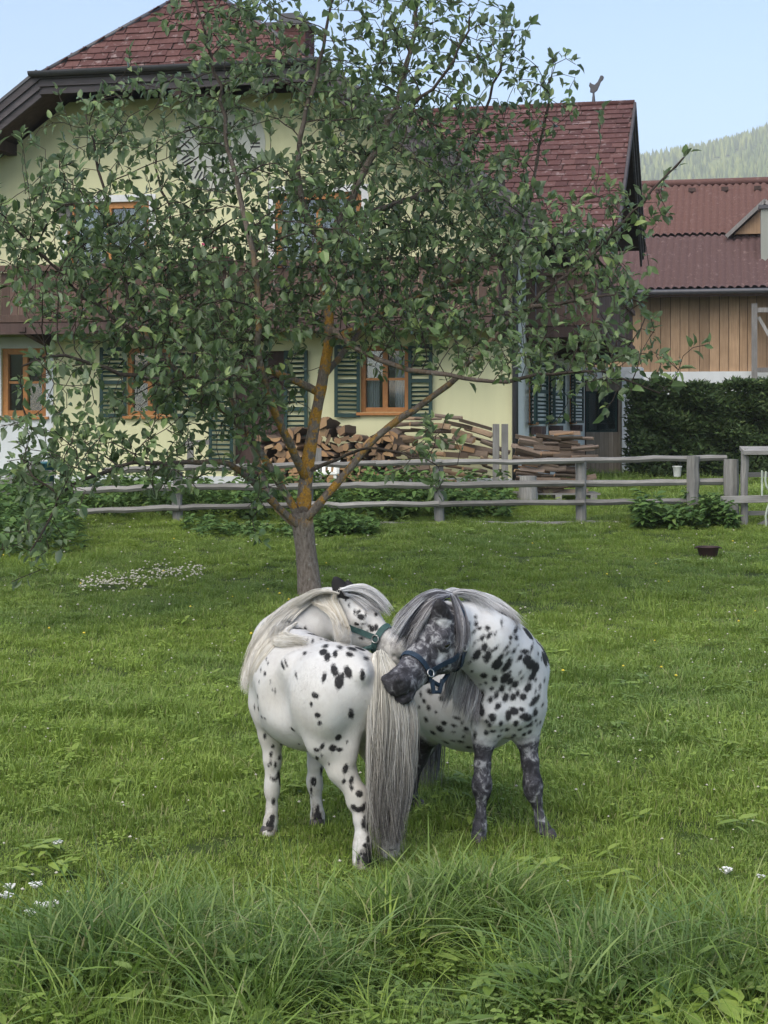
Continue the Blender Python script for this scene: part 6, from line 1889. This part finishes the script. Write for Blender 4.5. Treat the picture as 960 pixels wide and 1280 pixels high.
# legs dark below the elbow, hind legs nearly black, head dark roan
dark = np.zeros(len(V))
dark = np.maximum(dark, np.clip(1 - legd / .02, 0, 1) * smooth(.50, .34, V[:, 2]))
u_h = ((V - HR['H'](0, 0, 0)) @ HR['a']) / HR['L']
dark = np.maximum(dark, np.clip(1 - (hd - .004) / .02, 0, 1) * smooth(-.1, .15, u_h))
dark = np.maximum(dark, .42 * smooth(.47, .40, V[:, 2]) * (V[:, 1] < 6.62))
dark = np.maximum(dark, np.clip(1 - ed / .01, 0, 1))
hindm = np.clip(1 - np.minimum.reduce([round_cone_d(V.astype(np.float32), *q) for q in [(RHj2[i][0], RHj2[i + 1][0], RHj2[i][1], RHj2[i + 1][1]) for i in range(len(RHj2) - 1)] + [(LHj2[i][0], LHj2[i + 1][0], LHj2[i][1], LHj2[i + 1][1]) for i in range(len(LHj2) - 1)]]) / .02, 0, 1) * smooth(.5, .42, V[:, 2])
skin = np.maximum(hindm * .75, np.clip(1 - np.linalg.norm(V - HR['H'](.93, .13, 0), axis=1) / .085, 0, 1) * .55)
skin = np.maximum(skin, np.clip(1 - ed / .006, 0, 1) * .5 * (hd > .01))
pale = .075 * np.clip(1 - (hd - .004) / .02, 0, 1) * smooth(.95, .7, u_h) + .03 * np.clip(1 - legd / .02, 0, 1)
M_COATR = mat_coat("leopard_spotted_coat", (.6, .61, .63), (.56, .56, .54), (.01, .01, .012), (.03, .029, .033), (.34, .34, .35), 30.0, .0042)
cR = pt(600, 870, 6.7)
ponyR = thing('pony', (float(cR[0]), float(cR[1]), 0), 'dark headed pony with dense black spots and grey legs facing the camera', 'pony', 'spotted ponies nuzzling')
np_mesh('body', V, Q, mat=M_COATR, parent=ponyR, smooth_shade=True, attrs={'spot': spot, 'dark': dark, 'skin': skin, 'pale': pale})
for j, toe in ((RFj2, (-.05, -1, 0)), (LFj2, (.7, -.7, 0)), (RHj2, (.7, -.5, 0)), (LHj2, (.3, -.9, 0))):
    p = j[-1][0].copy(); p[2] = 0; hoof(ponyR, p, toe, .031, .036)
coat_hair(None, V, Q, Nn, dict(spot=spot, dark=dark, skin=skin, pale=pale), np.array([-.25, .4, -.8]), M_COATR, ponyR, rgp)
H = HR['H']; sdR = 1 if HR['l'][1] < 0 else -1
eye('eye', HR, sdR, ponyR, .048); eye('eye', HR, -sdR, ponyR, .048)
hb = strap('halter', bvR, loop_pts(bvR, H(.62, .12, 0), HR['a'] + .12 * HR['d']), .02, M_HBLUE, ponyR, closed=True)
for w in (-1, 1):
    strap('cheek_strap', bvR, [H(.62, .19, w * .15), H(.5, .22, w * .2), H(.35, .25, w * .22), H(.2, .22, w * .23), H(.05, .1, w * .24)], .02, M_HBLUE, hb)
    ring('ring', snap(bvR, H(.62, .19, w * .15), .014)[0], HR['l'] * w - .3 * HR['d'], .015, M_RING, hb)
    ring('ring', snap(bvR, H(.2, .22, w * .22), .014)[0], HR['l'] * w, .012, M_RING, hb)
strap('throat_strap', bvR, [H(.2, .22, -.22), H(.25, .38, -.16), H(.26, .46, 0), H(.25, .38, .16), H(.2, .22, .22)], .02, M_HBLUE, hb)
strap('crown_strap', bvR, [H(.05, .1, -.24), H(-.04, -.05, -.14), H(-.06, -.1, 0), H(-.04, -.05, .14), H(.05, .1, .24)], .02, M_HBLUE, hb)
q0, q1 = snap(bvR, H(.62, .26, sdR * .1), .012)[0], snap(bvR, H(.3, .44, 0), .012)[0]
b = MB(); b.tube([q0, (q0 + q1) / 2 + Vector((0, -.02, -.03)), q1], .009, 8); b.build('chin_strap', M_HBLUE, hb)
b = MB(); b.tube([Vector(H(.62, .26, sdR * .12)), Vector(H(.66, .36, sdR * .12)), Vector(H(.58, .42, sdR * .1)), Vector(H(.5, .34, sdR * .12))], .009, 8); b.build('lead_loop', M_HBLUE, hb)
# hair of the right pony
M_MANER = mat_hair("grey_white_mane", [(0, (.07, .065, .072)), (.3, (.2, .19, .2)), (.6, (.44, .43, .44)), (.85, (.6, .6, .6)), (1, (.68, .68, .67))])
fl = hair_guides(bvR, [
    [(566, 742, 6.4), (545, 736, 6.36), (522, 746, 6.3), (500, 768, 6.22), (486, 796, 6.14)],
    [(564, 745, 6.36), (545, 742, 6.3), (526, 752, 6.25), (506, 775, 6.18), (490, 802, 6.1)],
    [(560, 744, 6.33), (545, 747, 6.25), (530, 760), (512, 784), (498, 808)],
    [(556, 746, 6.3), (542, 754, 6.21), (531, 768), (516, 792), (506, 814)],
    [(550, 750, 6.27), (540, 760, 6.19), (532, 774), (522, 792), (516, 804)]], .02)
Pf_, lkf, nlf = sheet(fl, 2600, rgp, 14, .006, .006, .3, 14)
hair_mesh('forelock', Pf_, .0012, M_MANER, ponyR, tones(lkf, nlf, len(Pf_), rgp, .0, .85, .15))
cr = hair_guides(bvR, [
    [(562, 744), (575, 740, 6.4), (592, 744), (606, 752), (622, 766)],
    [(575, 741, 6.45), (592, 742, 6.5), (610, 750, 6.52), (626, 762), (640, 778)],
    [(592, 744, 6.5), (610, 748, 6.56), (628, 760, 6.58), (642, 774), (652, 790)],
    [(556, 740, 6.4), (566, 737, 6.42), (580, 742, 6.45), (594, 752), (604, 764)]], .02)
Pc, lkc, nlc = sheet(cr, 2200, rgp, 12, .01, .006, .6, 18, .02)
bh = hair_guides(bvR, [
    [(566, 744), (572, 756), (577, 776), (577, 800), (573, 820)],
    [(570, 745), (578, 758), (583, 778), (583, 800), (579, 814)],
    [(563, 746), (567, 760), (571, 780), (571, 802), (568, 822)]], .02)
Pb, lkb, nlb = sheet(bh, 1000, rgp, 12, .004, .003, .3, 12)
un = [[pt(*q) for q in g] for g in [
    [(572, 815, 6.4), (563, 840, 6.42), (556, 862, 6.44), (552, 880, 6.45)],
    [(582, 815, 6.45), (575, 845, 6.45), (569, 870, 6.45), (565, 894, 6.46)],
    [(592, 825, 6.48), (586, 855, 6.45), (580, 880, 6.44), (577, 900, 6.45)],
    [(602, 840, 6.5), (597, 868, 6.45), (592, 890, 6.43), (589, 908, 6.43)],
    [(608, 850, 6.5), (604, 876, 6.45), (599, 894, 6.42), (596, 906, 6.41)]]]
Pu, lku, nlu = sheet(un, 1600, rgp, 12, .006, .006, .35, 14)
hair_mesh('mane', np.concatenate([np.pad(x, ((0, 0), (0, 0), (0, 0))) for x in (Pc, Pb, Pu)]), .0012, M_MANER, ponyR,
          np.concatenate([tones(lkc, nlc, len(Pc), rgp, .55, 1, .15), tones(lkb, nlb, len(Pb), rgp, .0, .45, .15), tones(lku, nlu, len(Pu), rgp, .3, .8, .15)]))
tg = [[pt(*q) for q in g] for g in [[(545, 838, 7.3), (536, 880, 7.38), (528, 940, 7.36), (524, 985, 7.34)], [(555, 838, 7.34), (550, 880, 7.44), (544, 940, 7.42), (540, 985, 7.4)]]]
Pt, lkt, nlt = sheet(tg, 500, rgp, 12, .02, .01, .3, 10)
hair_mesh('tail', Pt, .002, M_MANER, ponyR, tones(lkt, nlt, len(Pt), rgp, .0, .5, .15))
# ------------------------------------------------------------------ grass: clumps scattered by geometry nodes over the paddock
rgg = np.random.default_rng(99)
def blades(n, rad, h0, h1, w0, w1, bend, rg, lean=.25, seg=3):
    a = rg.uniform(0, 6.28, n); r = rad * np.sqrt(rg.uniform(0, 1, n))
    base_ = np.stack([r * np.cos(a), r * np.sin(a), np.full(n, -.01)], 1)
    h = rg.uniform(h0, h1, n); w = rg.uniform(w0, w1, n)
    b = rg.uniform(0, 6.28, n); out = np.stack([np.cos(b), np.sin(b), np.zeros(n)], 1)
    out = out * .6 + base_ / (rad + 1e-6) * np.array([1, 1, 0]) * .6
    side = unit(np.cross(out + rg.normal(0, .2, (n, 3)), np.array([0, 0, 1.0]))) 
    ln = rg.uniform(.1, 1, n) * lean; bd = rg.uniform(.15, 1, n) * bend
    V = []
    for k in range(seg):
        u = k / seg
        c = base_ + np.array([0, 0, 1.0]) * (h * (u - bd * .45 * u ** 3))[:, None] + out * (h * (ln * u + bd * u ** 2.2))[:, None]
        ww = (w * (1 - u * .45))[:, None] * .5
        V += [c - side * ww, c + side * ww]
    u = 1
    V.append(base_ + np.array([0, 0, 1.0]) * (h * (u - bd * .45))[:, None] + out * (h * (ln + bd))[:, None])
    V = np.stack(V, 1); m = 2 * seg + 1
    q = np.array([(2 * k, 2 * k + 1, 2 * k + 3, 2 * k + 2) for k in range(seg - 1)]); t_ = np.array([(2 * seg - 2, 2 * seg - 1, 2 * seg)])
    bb = (np.arange(n) * m)[:, None, None]
    return V.reshape(-1, 3), (bb + q).reshape(-1, 4), (bb + t_).reshape(-1, 3), np.repeat(rg.uniform(0, 1, n), m), np.tile(np.repeat(np.linspace(0, 1, seg + 1), 2)[:m], n)
def join(parts):
    V, Q, T, A, B = [], [], [], [], []; o = 0
    for v, q, t_, a, b in parts:
        V.append(v); Q.append(q + o); T.append(t_ + o); A.append(a); B.append(b); o += len(v)
    return np.concatenate(V), np.concatenate(Q), np.concatenate(T), np.concatenate(A), np.concatenate(B)
def leaflets(n, rad, h0, h1, L0, L1, rg, tri=True):
    a = rg.uniform(0, 6.28, n); r = rad * np.sqrt(rg.uniform(0, 1, n)); z = rg.uniform(h0, h1, n)
    c = np.stack([r * np.cos(a), r * np.sin(a), z], 1); k = 3 if tri else 1
    P, D = [], []
    r0 = rg.uniform(0, 6.28, n)
    for j in range(k):
        an = r0 + j * 2.1; D.append(np.stack([np.cos(an), np.sin(an), rg.uniform(-.1, .3, n)], 1)); P.append(c)
    P = np.concatenate(P); D = np.concatenate(D); m = len(P); L = rg.uniform(L0, L1, m)
    V, T, Q = leaf_arrays(P, D, np.array([0, 0, 1.0]) + rg.normal(0, .2, (m, 3)), L, L * (.85 if tri else .32), .15, .15)
    return V, Q, T, np.repeat(rg.uniform(.3, .8, m), 8), np.full(m * 8, .8)

t = NT("grass_blade"); v = t.pos()
tone = t.attr('tone'); up_ = t.attr('along'); tint = t.attr('tint', 'INSTANCER')
yel = t.ramp(tone, [(0, (.12, .195, .03)), (.5, (.245, .345, .056)), (.92, (.31, .39, .09)), (.97, (.36, .33, .16))])
blu = t.ramp(tone, [(0, (.04, .09, .028)), (.5, (.1, .185, .05)), (.95, (.2, .28, .11)), (.99, (.32, .3, .17))])
c = t.mix(tint, yel, blu)
big = t.noise(v, .55, 4, .6)
c = t.mix(t.ramp(big, [(.35, 0), (.7, .55)]), c, t.mix(.5, c, (.17, .24, .035)))
t.col(c); t.rough(.5, .3)
tr = t.new("ShaderNodeBsdfTranslucent"); t.link(t.mix(.6, c, (.2, .3, .03)), tr.inputs[0])
ms = t.new("ShaderNodeMixShader"); ms.inputs[0].default_value = .3
t.link(t.p.outputs[0], ms.inputs[1]); t.link(tr.outputs[0], ms.inputs[2]); t.link(ms.outputs[0], t.out.inputs[0])
M_GRASS = t.m
kinds = []
rk = np.random.default_rng(4)
for k in range(3):   # 0-2 cropped turf
    kinds.append(join([blades(230, .16, .015, .055, .0028, .005, .8, rk, .6), leaflets(6, .15, .01, .035, .008, .014, rk)]))
for k in range(2):   # 3-4 medium
    kinds.append(join([blades(170, .15, .035, .13, .003, .0055, .95, rk, .6), leaflets(8, .15, .03, .07, .012, .022, rk)]))
for k in range(3):   # 5-7 tall tufts
    kinds.append(join([blades(30, .1, .1, .3, .005, .0115, 1.5, rk, 1.0, 6), blades(9, .08, .18, .34, .004, .009, .9, rk, .4, 6), blades(40, .14, .05, .17, .004, .008, 1.3, rk, 1.0), leaflets(8, .13, .03, .12, .03, .09, rk, False)]))
kinds.append(join([leaflets(46, .15, .03, .075, .014, .026, rk), blades(60, .15, .04, .1, .003, .005, .6, rk)]))           # 8 clover
kinds.append(join([leaflets(16, .07, .01, .09, .07, .15, rk, False), blades(50, .12, .04, .1, .003, .005, .6, rk)]))      # 9 dock, plantain
kinds.append(join([blades(16, .1, .25, .42, .0018, .003, .35, rk, .3, 5), blades(70, .12, .05, .16, .003, .005, .6, rk)])) # 10 stalks
clumps = bpy.data.collections.new("grass_clumps")
for i, (V, Q, T, A_, B_) in enumerate(kinds):
    o = np_mesh('grass_clump', V, Q, T, M_GRASS, attrs={'tone': A_, 'along': B_})
    COL.objects.unlink(o); clumps.objects.link(o)
    o.name = 'grass_clump_%02d' % i
P, K, S_, RT, TI = [], [], [], [], []
def scatter(y0, y1, per, fn, margin=.8, xlim=None):
    area = (y1 * y1 - y0 * y0) * .265 + margin * 2 * (y1 - y0)
    n = int(area * per)
    Y = np.sqrt(rgg.uniform(y0 * y0, y1 * y1, n)); X = rgg.uniform(-1, 1, n) * (.265 * Y + margin)
    k, s_, ti = fn(X, Y, n)
    keep = k >= 0
    X, Y, k, s_, ti = X[keep], Y[keep], k[keep], s_[keep], ti[keep]; n = len(X)
    P.append(np.stack([X, Y, gh(X, Y)], 1)); K.append(k); S_.append(s_); TI.append(ti)
    tl = np.where((k >= 5) & (k <= 7), .3, .1)
    RT.append(np.stack([rgg.normal(0, 1, n) * tl, rgg.normal(0, 1, n) * tl, rgg.uniform(0, 6.28, n)], 1))
def patch(X, Y, f=1.0, s=0.0):
    return np.sin(X * 1.9 * f + s) * np.sin(Y * 1.3 * f + 1 + s) + .6 * np.sin(X * 4.1 * f - Y * 2.7 * f + s) + .4 * np.sin(X * 7.3 * f + Y * 6.1 * f)
# dark tussocks of the photograph: (px, py, radius in m)
TUS = [(at(0, 0, 1).x * 0 + (px - CX) / F * (3400 / (py - HY)), 3400 / (py - HY), r) for px, py, r in ((575, 1146, .29), (650, 1165, .22), (500, 1175, .2), (215, 1208, .32), (110, 1215, .26), (335, 1235, .26), (885, 1222, .3), (770, 1240, .26))]
def near_fn(X, Y, n):
    w = patch(X, Y, 1.6, 2)
    t_ = np.zeros(n)
    for (x, y, r) in TUS: t_ = np.maximum(t_, np.exp(-((X - x) ** 2 + ((Y - y) * .8) ** 2) / (r * r)))
    tall = smooth(5.7, 4.5, Y + .5 * patch(X, Y, .9, 7)) * (.14 + .42 * smooth(-.2, .8, w))
    q = rgg.uniform(0, 1, n)
    k = np.where(q < np.maximum(tall * .5, t_ * .95), rgg.integers(5, 8, n), np.where(q < .5, rgg.integers(0, 3, n), np.where(q < .73, rgg.integers(3, 5, n), np.where(q < .84, 8, np.where(q < .95, 9, 10)))))
    k = np.where((Y > 5.7) & (k == 10) & (q < .97), 3, k)
    k = np.where(((k != 8) | (q < .84)) & (rgg.uniform(0, 1, n) < smooth(5.0, 6.4, Y + .35 * patch(X, Y, 1.3, 8))), rgg.integers(0, 3, n), k)
    s_ = rgg.uniform(.7, 1.15, n) * (.8 + .45 * t_) * np.where((k >= 5) & (k <= 7), .6 + .3 * smooth(6.2, 4.6, Y), 1) * np.where((k >= 3) & (k <= 7), .65 + .35 * smooth(6.3, 5.0, Y), 1) * np.where((k == 8) & (Y > 5.4), .6, 1)
    ti = np.clip(t_ * .9 + .0 + .18 * smooth(5.4, 4.5, Y) + .2 * patch(X, Y, .9, 5) + rgg.normal(0, .2, n), 0, 1)
    return k, s_, ti
def mid_fn(X, Y, n):
    w = patch(X, Y, .8, 1)
    q = rgg.uniform(0, 1, n)
    k = np.where(q < .06 + .22 * (w > .7), rgg.integers(3, 5, n), np.where(q < .88, rgg.integers(0, 3, n), np.where(q < .93, 8, np.where(q < .95, 9, np.where(q < .96, 10, 1)))))
    s_ = rgg.uniform(.75, 1.2, n) * np.where(k == 10, .55, np.where((k == 8) | (k == 9), .65, 1)); ti = np.clip(.18 + .3 * patch(X, Y, .45, 4) + rgg.normal(0, .1, n), 0, 1)
    return k, s_, ti
def far_fn(X, Y, n):
    k, s_, ti = mid_fn(X, Y, n)
    s_ = s_ * np.where(Y > 19.5, 1.0 + .5 * smooth(23, 25, Y), 1.0)
    return k, s_, ti
def yard_fn(X, Y, n):
    k, s_, ti = mid_fn(X, Y, n); 
    d_ = (Y - 28) * CN + (X - 2.24) * SN; s2 = (X - 2.24) * CN - (Y - 28) * SN
    inside = (d_ > -.05) & (d_ < 15.6) & (s2 < .05)
    inside |= (d_ > 14.9) & (s2 < 1.5)
    return np.where(inside, -1, k), s_ * 2.2, ti * .6
scatter(2.9, 6.6, 125, near_fn); scatter(6.6, 9.5, 120, mid_fn); scatter(9.5, 14, 75, mid_fn); scatter(14, 27, 50, far_fn, 1.5); scatter(27, 50, 9, yard_fn, 2)
for (x, y, r) in TUS:      # dense dark tussocks
    m = int((190 if abs(x) < .35 and y > 5.2 else 95) * r); a = rgg.uniform(0, 6.28, m); q = r * .95 * np.sqrt(rgg.uniform(0, 1, m))
    X, Y = x + q * np.cos(a), y + q * np.sin(a)
    P.append(np.stack([X, Y, gh(X, Y)], 1)); K.append(rgg.integers(5, 8, m)); S_.append(rgg.uniform(.65, 1.0, m) * (1 - .35 * q / r)); TI.append(rgg.uniform(.65, 1, m))
    out_ = q / r * .5; RT.append(np.stack([-np.sin(a) * out_ * 0 + rgg.normal(0, .18, m), rgg.normal(0, .18, m), rgg.uniform(0, 6.28, m)], 1))
P = np.concatenate(P); K = np.concatenate(K).astype(np.int32); S_ = np.concatenate(S_); RT = np.concatenate(RT); TI = np.concatenate(TI)
me = bpy.data.meshes.new('grass'); me.vertices.add(len(P)); me.vertices.foreach_set("co", P.astype(np.float32).ravel())
a_ = me.attributes.new('kind_index', 'INT', 'POINT'); a_.data.foreach_set("value", K)
a_ = me.attributes.new('size', 'FLOAT', 'POINT'); a_.data.foreach_set("value", S_.astype(np.float32))
a_ = me.attributes.new('turn', 'FLOAT_VECTOR', 'POINT'); a_.data.foreach_set("vector", RT.astype(np.float32).ravel())
a_ = me.attributes.new('tint', 'FLOAT', 'POINT'); a_.data.foreach_set("value", TI.astype(np.float32))
me.update()
grass = bpy.data.objects.new('grass', me); COL.objects.link(grass)
tag(grass, 'green meadow grass with tall tufts in front', kind='stuff')
ng = bpy.data.node_groups.new("scatter_grass", 'GeometryNodeTree')
ng.interface.new_socket("Geometry", in_out='INPUT', socket_type='NodeSocketGeometry')
ng.interface.new_socket("Geometry", in_out='OUTPUT', socket_type='NodeSocketGeometry')
gi = ng.nodes.new("NodeGroupInput"); go = ng.nodes.new("NodeGroupOutput")
ip = ng.nodes.new("GeometryNodeInstanceOnPoints"); ci = ng.nodes.new("GeometryNodeCollectionInfo")
ci.inputs['Collection'].default_value = clumps; ci.inputs['Separate Children'].default_value = True; ci.inputs['Reset Children'].default_value = True
def named(nm, typ):
    n_ = ng.nodes.new("GeometryNodeInputNamedAttribute"); n_.data_type = typ; n_.inputs[0].default_value = nm
    return n_.outputs[0]
ng.links.new(gi.outputs[0], ip.inputs['Points']); ng.links.new(ci.outputs[0], ip.inputs['Instance'])
ip.inputs['Pick Instance'].default_value = True
ng.links.new(named('kind_index', 'INT'), ip.inputs['Instance Index'])
e2r = ng.nodes.new("FunctionNodeEulerToRotation"); ng.links.new(named('turn', 'FLOAT_VECTOR'), e2r.inputs[0]); ng.links.new(e2r.outputs[0], ip.inputs['Rotation'])
ng.links.new(named('size', 'FLOAT'), ip.inputs['Scale'])
ng.links.new(ip.outputs[0], go.inputs[0])
md = grass.modifiers.new("scatter", 'NODES'); md.node_group = ng

# ------------------------------------------------------------------ flowers
M_PETAL = mat_plain("white_petal", (.72, .72, .68), .8)
M_YPET = mat_plain("yellow_petal", (.65, .5, .04), .6)
M_CLOV = mat_plain("clover_blossom", (.48, .45, .36), .85)
M_STEM = mat_plain("flower_stem", (.09, .14, .04), .7)
def flower_field(pts, heights, r, mat, name, label, stem=True):
    b = MB()
    for (x, y), h in zip(pts, heights):
        z = float(gh(x, y)); c = Vector((x + rgg.normal(0, .01), y, z + h)); rr = r * rgg.uniform(.7, 1.25)
        n = 6
        b.v += [tuple(c + Vector((rr * math.cos(a), rr * math.sin(a), rgg.uniform(-.2, .2) * rr))) for a in np.arange(n) * 6.283 / n] + [tuple(c + Vector((0, 0, rr * .8))), tuple(c - Vector((0, 0, rr * .7)))]
        o = len(b.v) - n - 2
        for k in range(n): b.f += [(o + k, o + (k + 1) % n, o + n), (o + (k + 1) % n, o + k, o + n + 1)]
    o = b.build(name, mat); tag(o, label, kind='stuff'); return o
def rnd_pts(n, y0, y1, keep=None):
    Y = np.sqrt(rgg.uniform(y0 * y0, y1 * y1, n)); X = rgg.uniform(-1, 1, n) * (.25 * Y + .5)
    if keep is not None:
        m = keep(X, Y) > rgg.uniform(0, 1, n); X, Y = X[m], Y[m]
    return list(zip(X, Y))
p_ = rnd_pts(900, 5.4, 14, lambda X, Y: .15 + .4 * (patch(X, Y, .7, 3) > .2)); flower_field(p_, rgg.uniform(.04, .1, len(p_)), .0065, M_CLOV, 'clover_flowers', 'small white clover heads dotted over the meadow')
p_ = rnd_pts(700, 13, 21.5, lambda X, Y: .2 + .5 * (patch(X, Y, .5, 6) > .3)); flower_field(p_, rgg.uniform(.05, .1, len(p_)), .011, M_CLOV, 'clover_flowers', 'pale clover heads in the far paddock')
pp = []
for _ in range(330):
    px = rgg.uniform(100, 255); py = np.interp(px, [100, 150, 200, 255], [728, 724, 713, 709]) + rgg.normal(0, 5.5)
    Y = 17.5
    for __ in range(5): Y = (CAMZ - float(gh((px - CX) / F * Y, Y)) - .06) * F / (py - HY)
    pp.append(((px - CX) / F * Y, Y))
flower_field(pp, rgg.uniform(.03, .07, len(pp)), .0125, M_CLOV, 'clover_flowers', 'thick pale patch of clover heads left of the apple tree')
p_ = rnd_pts(130, 7.5, 20, lambda X, Y: .1 + .9 * (patch(X, Y, .6, 9) > .5)); flower_field(p_, rgg.uniform(.06, .14, len(p_)), .011, M_YPET, 'buttercups', 'scattered yellow buttercups in the grass')
labels_y = ['white umbel flower at the left picture edge above the tall grass', 'second white umbel flower just right of the left edge one', 'white umbel flower topmost of the left foreground cluster', 'white umbel flower in the middle of the left foreground cluster',
            'white umbel flower lowest in the left foreground cluster', 'white umbel flower right of the left foreground cluster', 'white umbel flower highest along the left meadow', 'lone white umbel flower left of the pale dark tuft', 'lone bright white umbel flower in the right foreground grass', 'small white umbel flower near the right picture edge']
for (px, py, Y, r), lab in zip(((8, 1116, 5.55, .024), (12, 1106, 5.75, .022), (44, 1103, 5.6, .026), (52, 1128, 5.5, .03), (38, 1138, 5.45, .018), (66, 1127, 5.5, .02), (72, 1051, 6.2, .02), (228, 1128, 5.6, .017), (908, 1085, 5.9, .022), (952, 1094, 5.9, .017)), labels_y):
    c = at(px, py, Y); g0 = Vector((c.x + .02, c.y + .02, float(gh(c.x, c.y))))
    y_ = thing('yarrow', g0, lab, 'wildflower', 'white umbel flowers in the meadow')
    b = MB(); b.tube([g0, g0.lerp(c, .5) + Vector((.006, 0, 0)), c - Vector((0, 0, .02))], .0022, 5); b.build('stem', M_STEM, y_)
    b = MB()
    for k in range(26):
        rr = r * math.sqrt(rgg.uniform(0, 1)); a = rgg.uniform(0, 6.28); q = c + Vector((rr * math.cos(a), rr * math.sin(a), rgg.uniform(-.004, .004) - rr * .2))
        b.tube([c - Vector((0, 0, .022)), q - Vector((0, 0, .003))], .0008, 3, False)
        n = 5; o = len(b.v)
        b.v += [tuple(q + Vector((.0052 * math.cos(x), .0052 * math.sin(x), rgg.uniform(-.001, .002)))) for x in np.arange(n) * 6.283 / n] + [tuple(q + Vector((0, 0, .003)))]
        for k2 in range(n): b.f.append((o + k2, o + (k2 + 1) % n, o + n))
    b.build('flower_head', M_PETAL, y_, fix=False)
# ------------------------------------------------------------------ haze: one closed box of thin air round everything
b = MB(); b.box((0, 800, 212), (2100, 0, 0), (0, 2500, 0), (0, 0, 220))
hm = bpy.data.materials.new("haze"); hm.use_nodes = True
nt = hm.node_tree; nt.nodes.clear()
ho = nt.nodes.new("ShaderNodeOutputMaterial"); pv = nt.nodes.new("ShaderNodeVolumePrincipled")
pv.inputs['Color'].default_value = (.95, .98, .97, 1)
pv.inputs['Density'].default_value = .0004
nt.links.new(pv.outputs[0], ho.inputs['Volume'])
hz = b.build('haze', hm); tag(hz, 'thin pale air', kind='stuff')
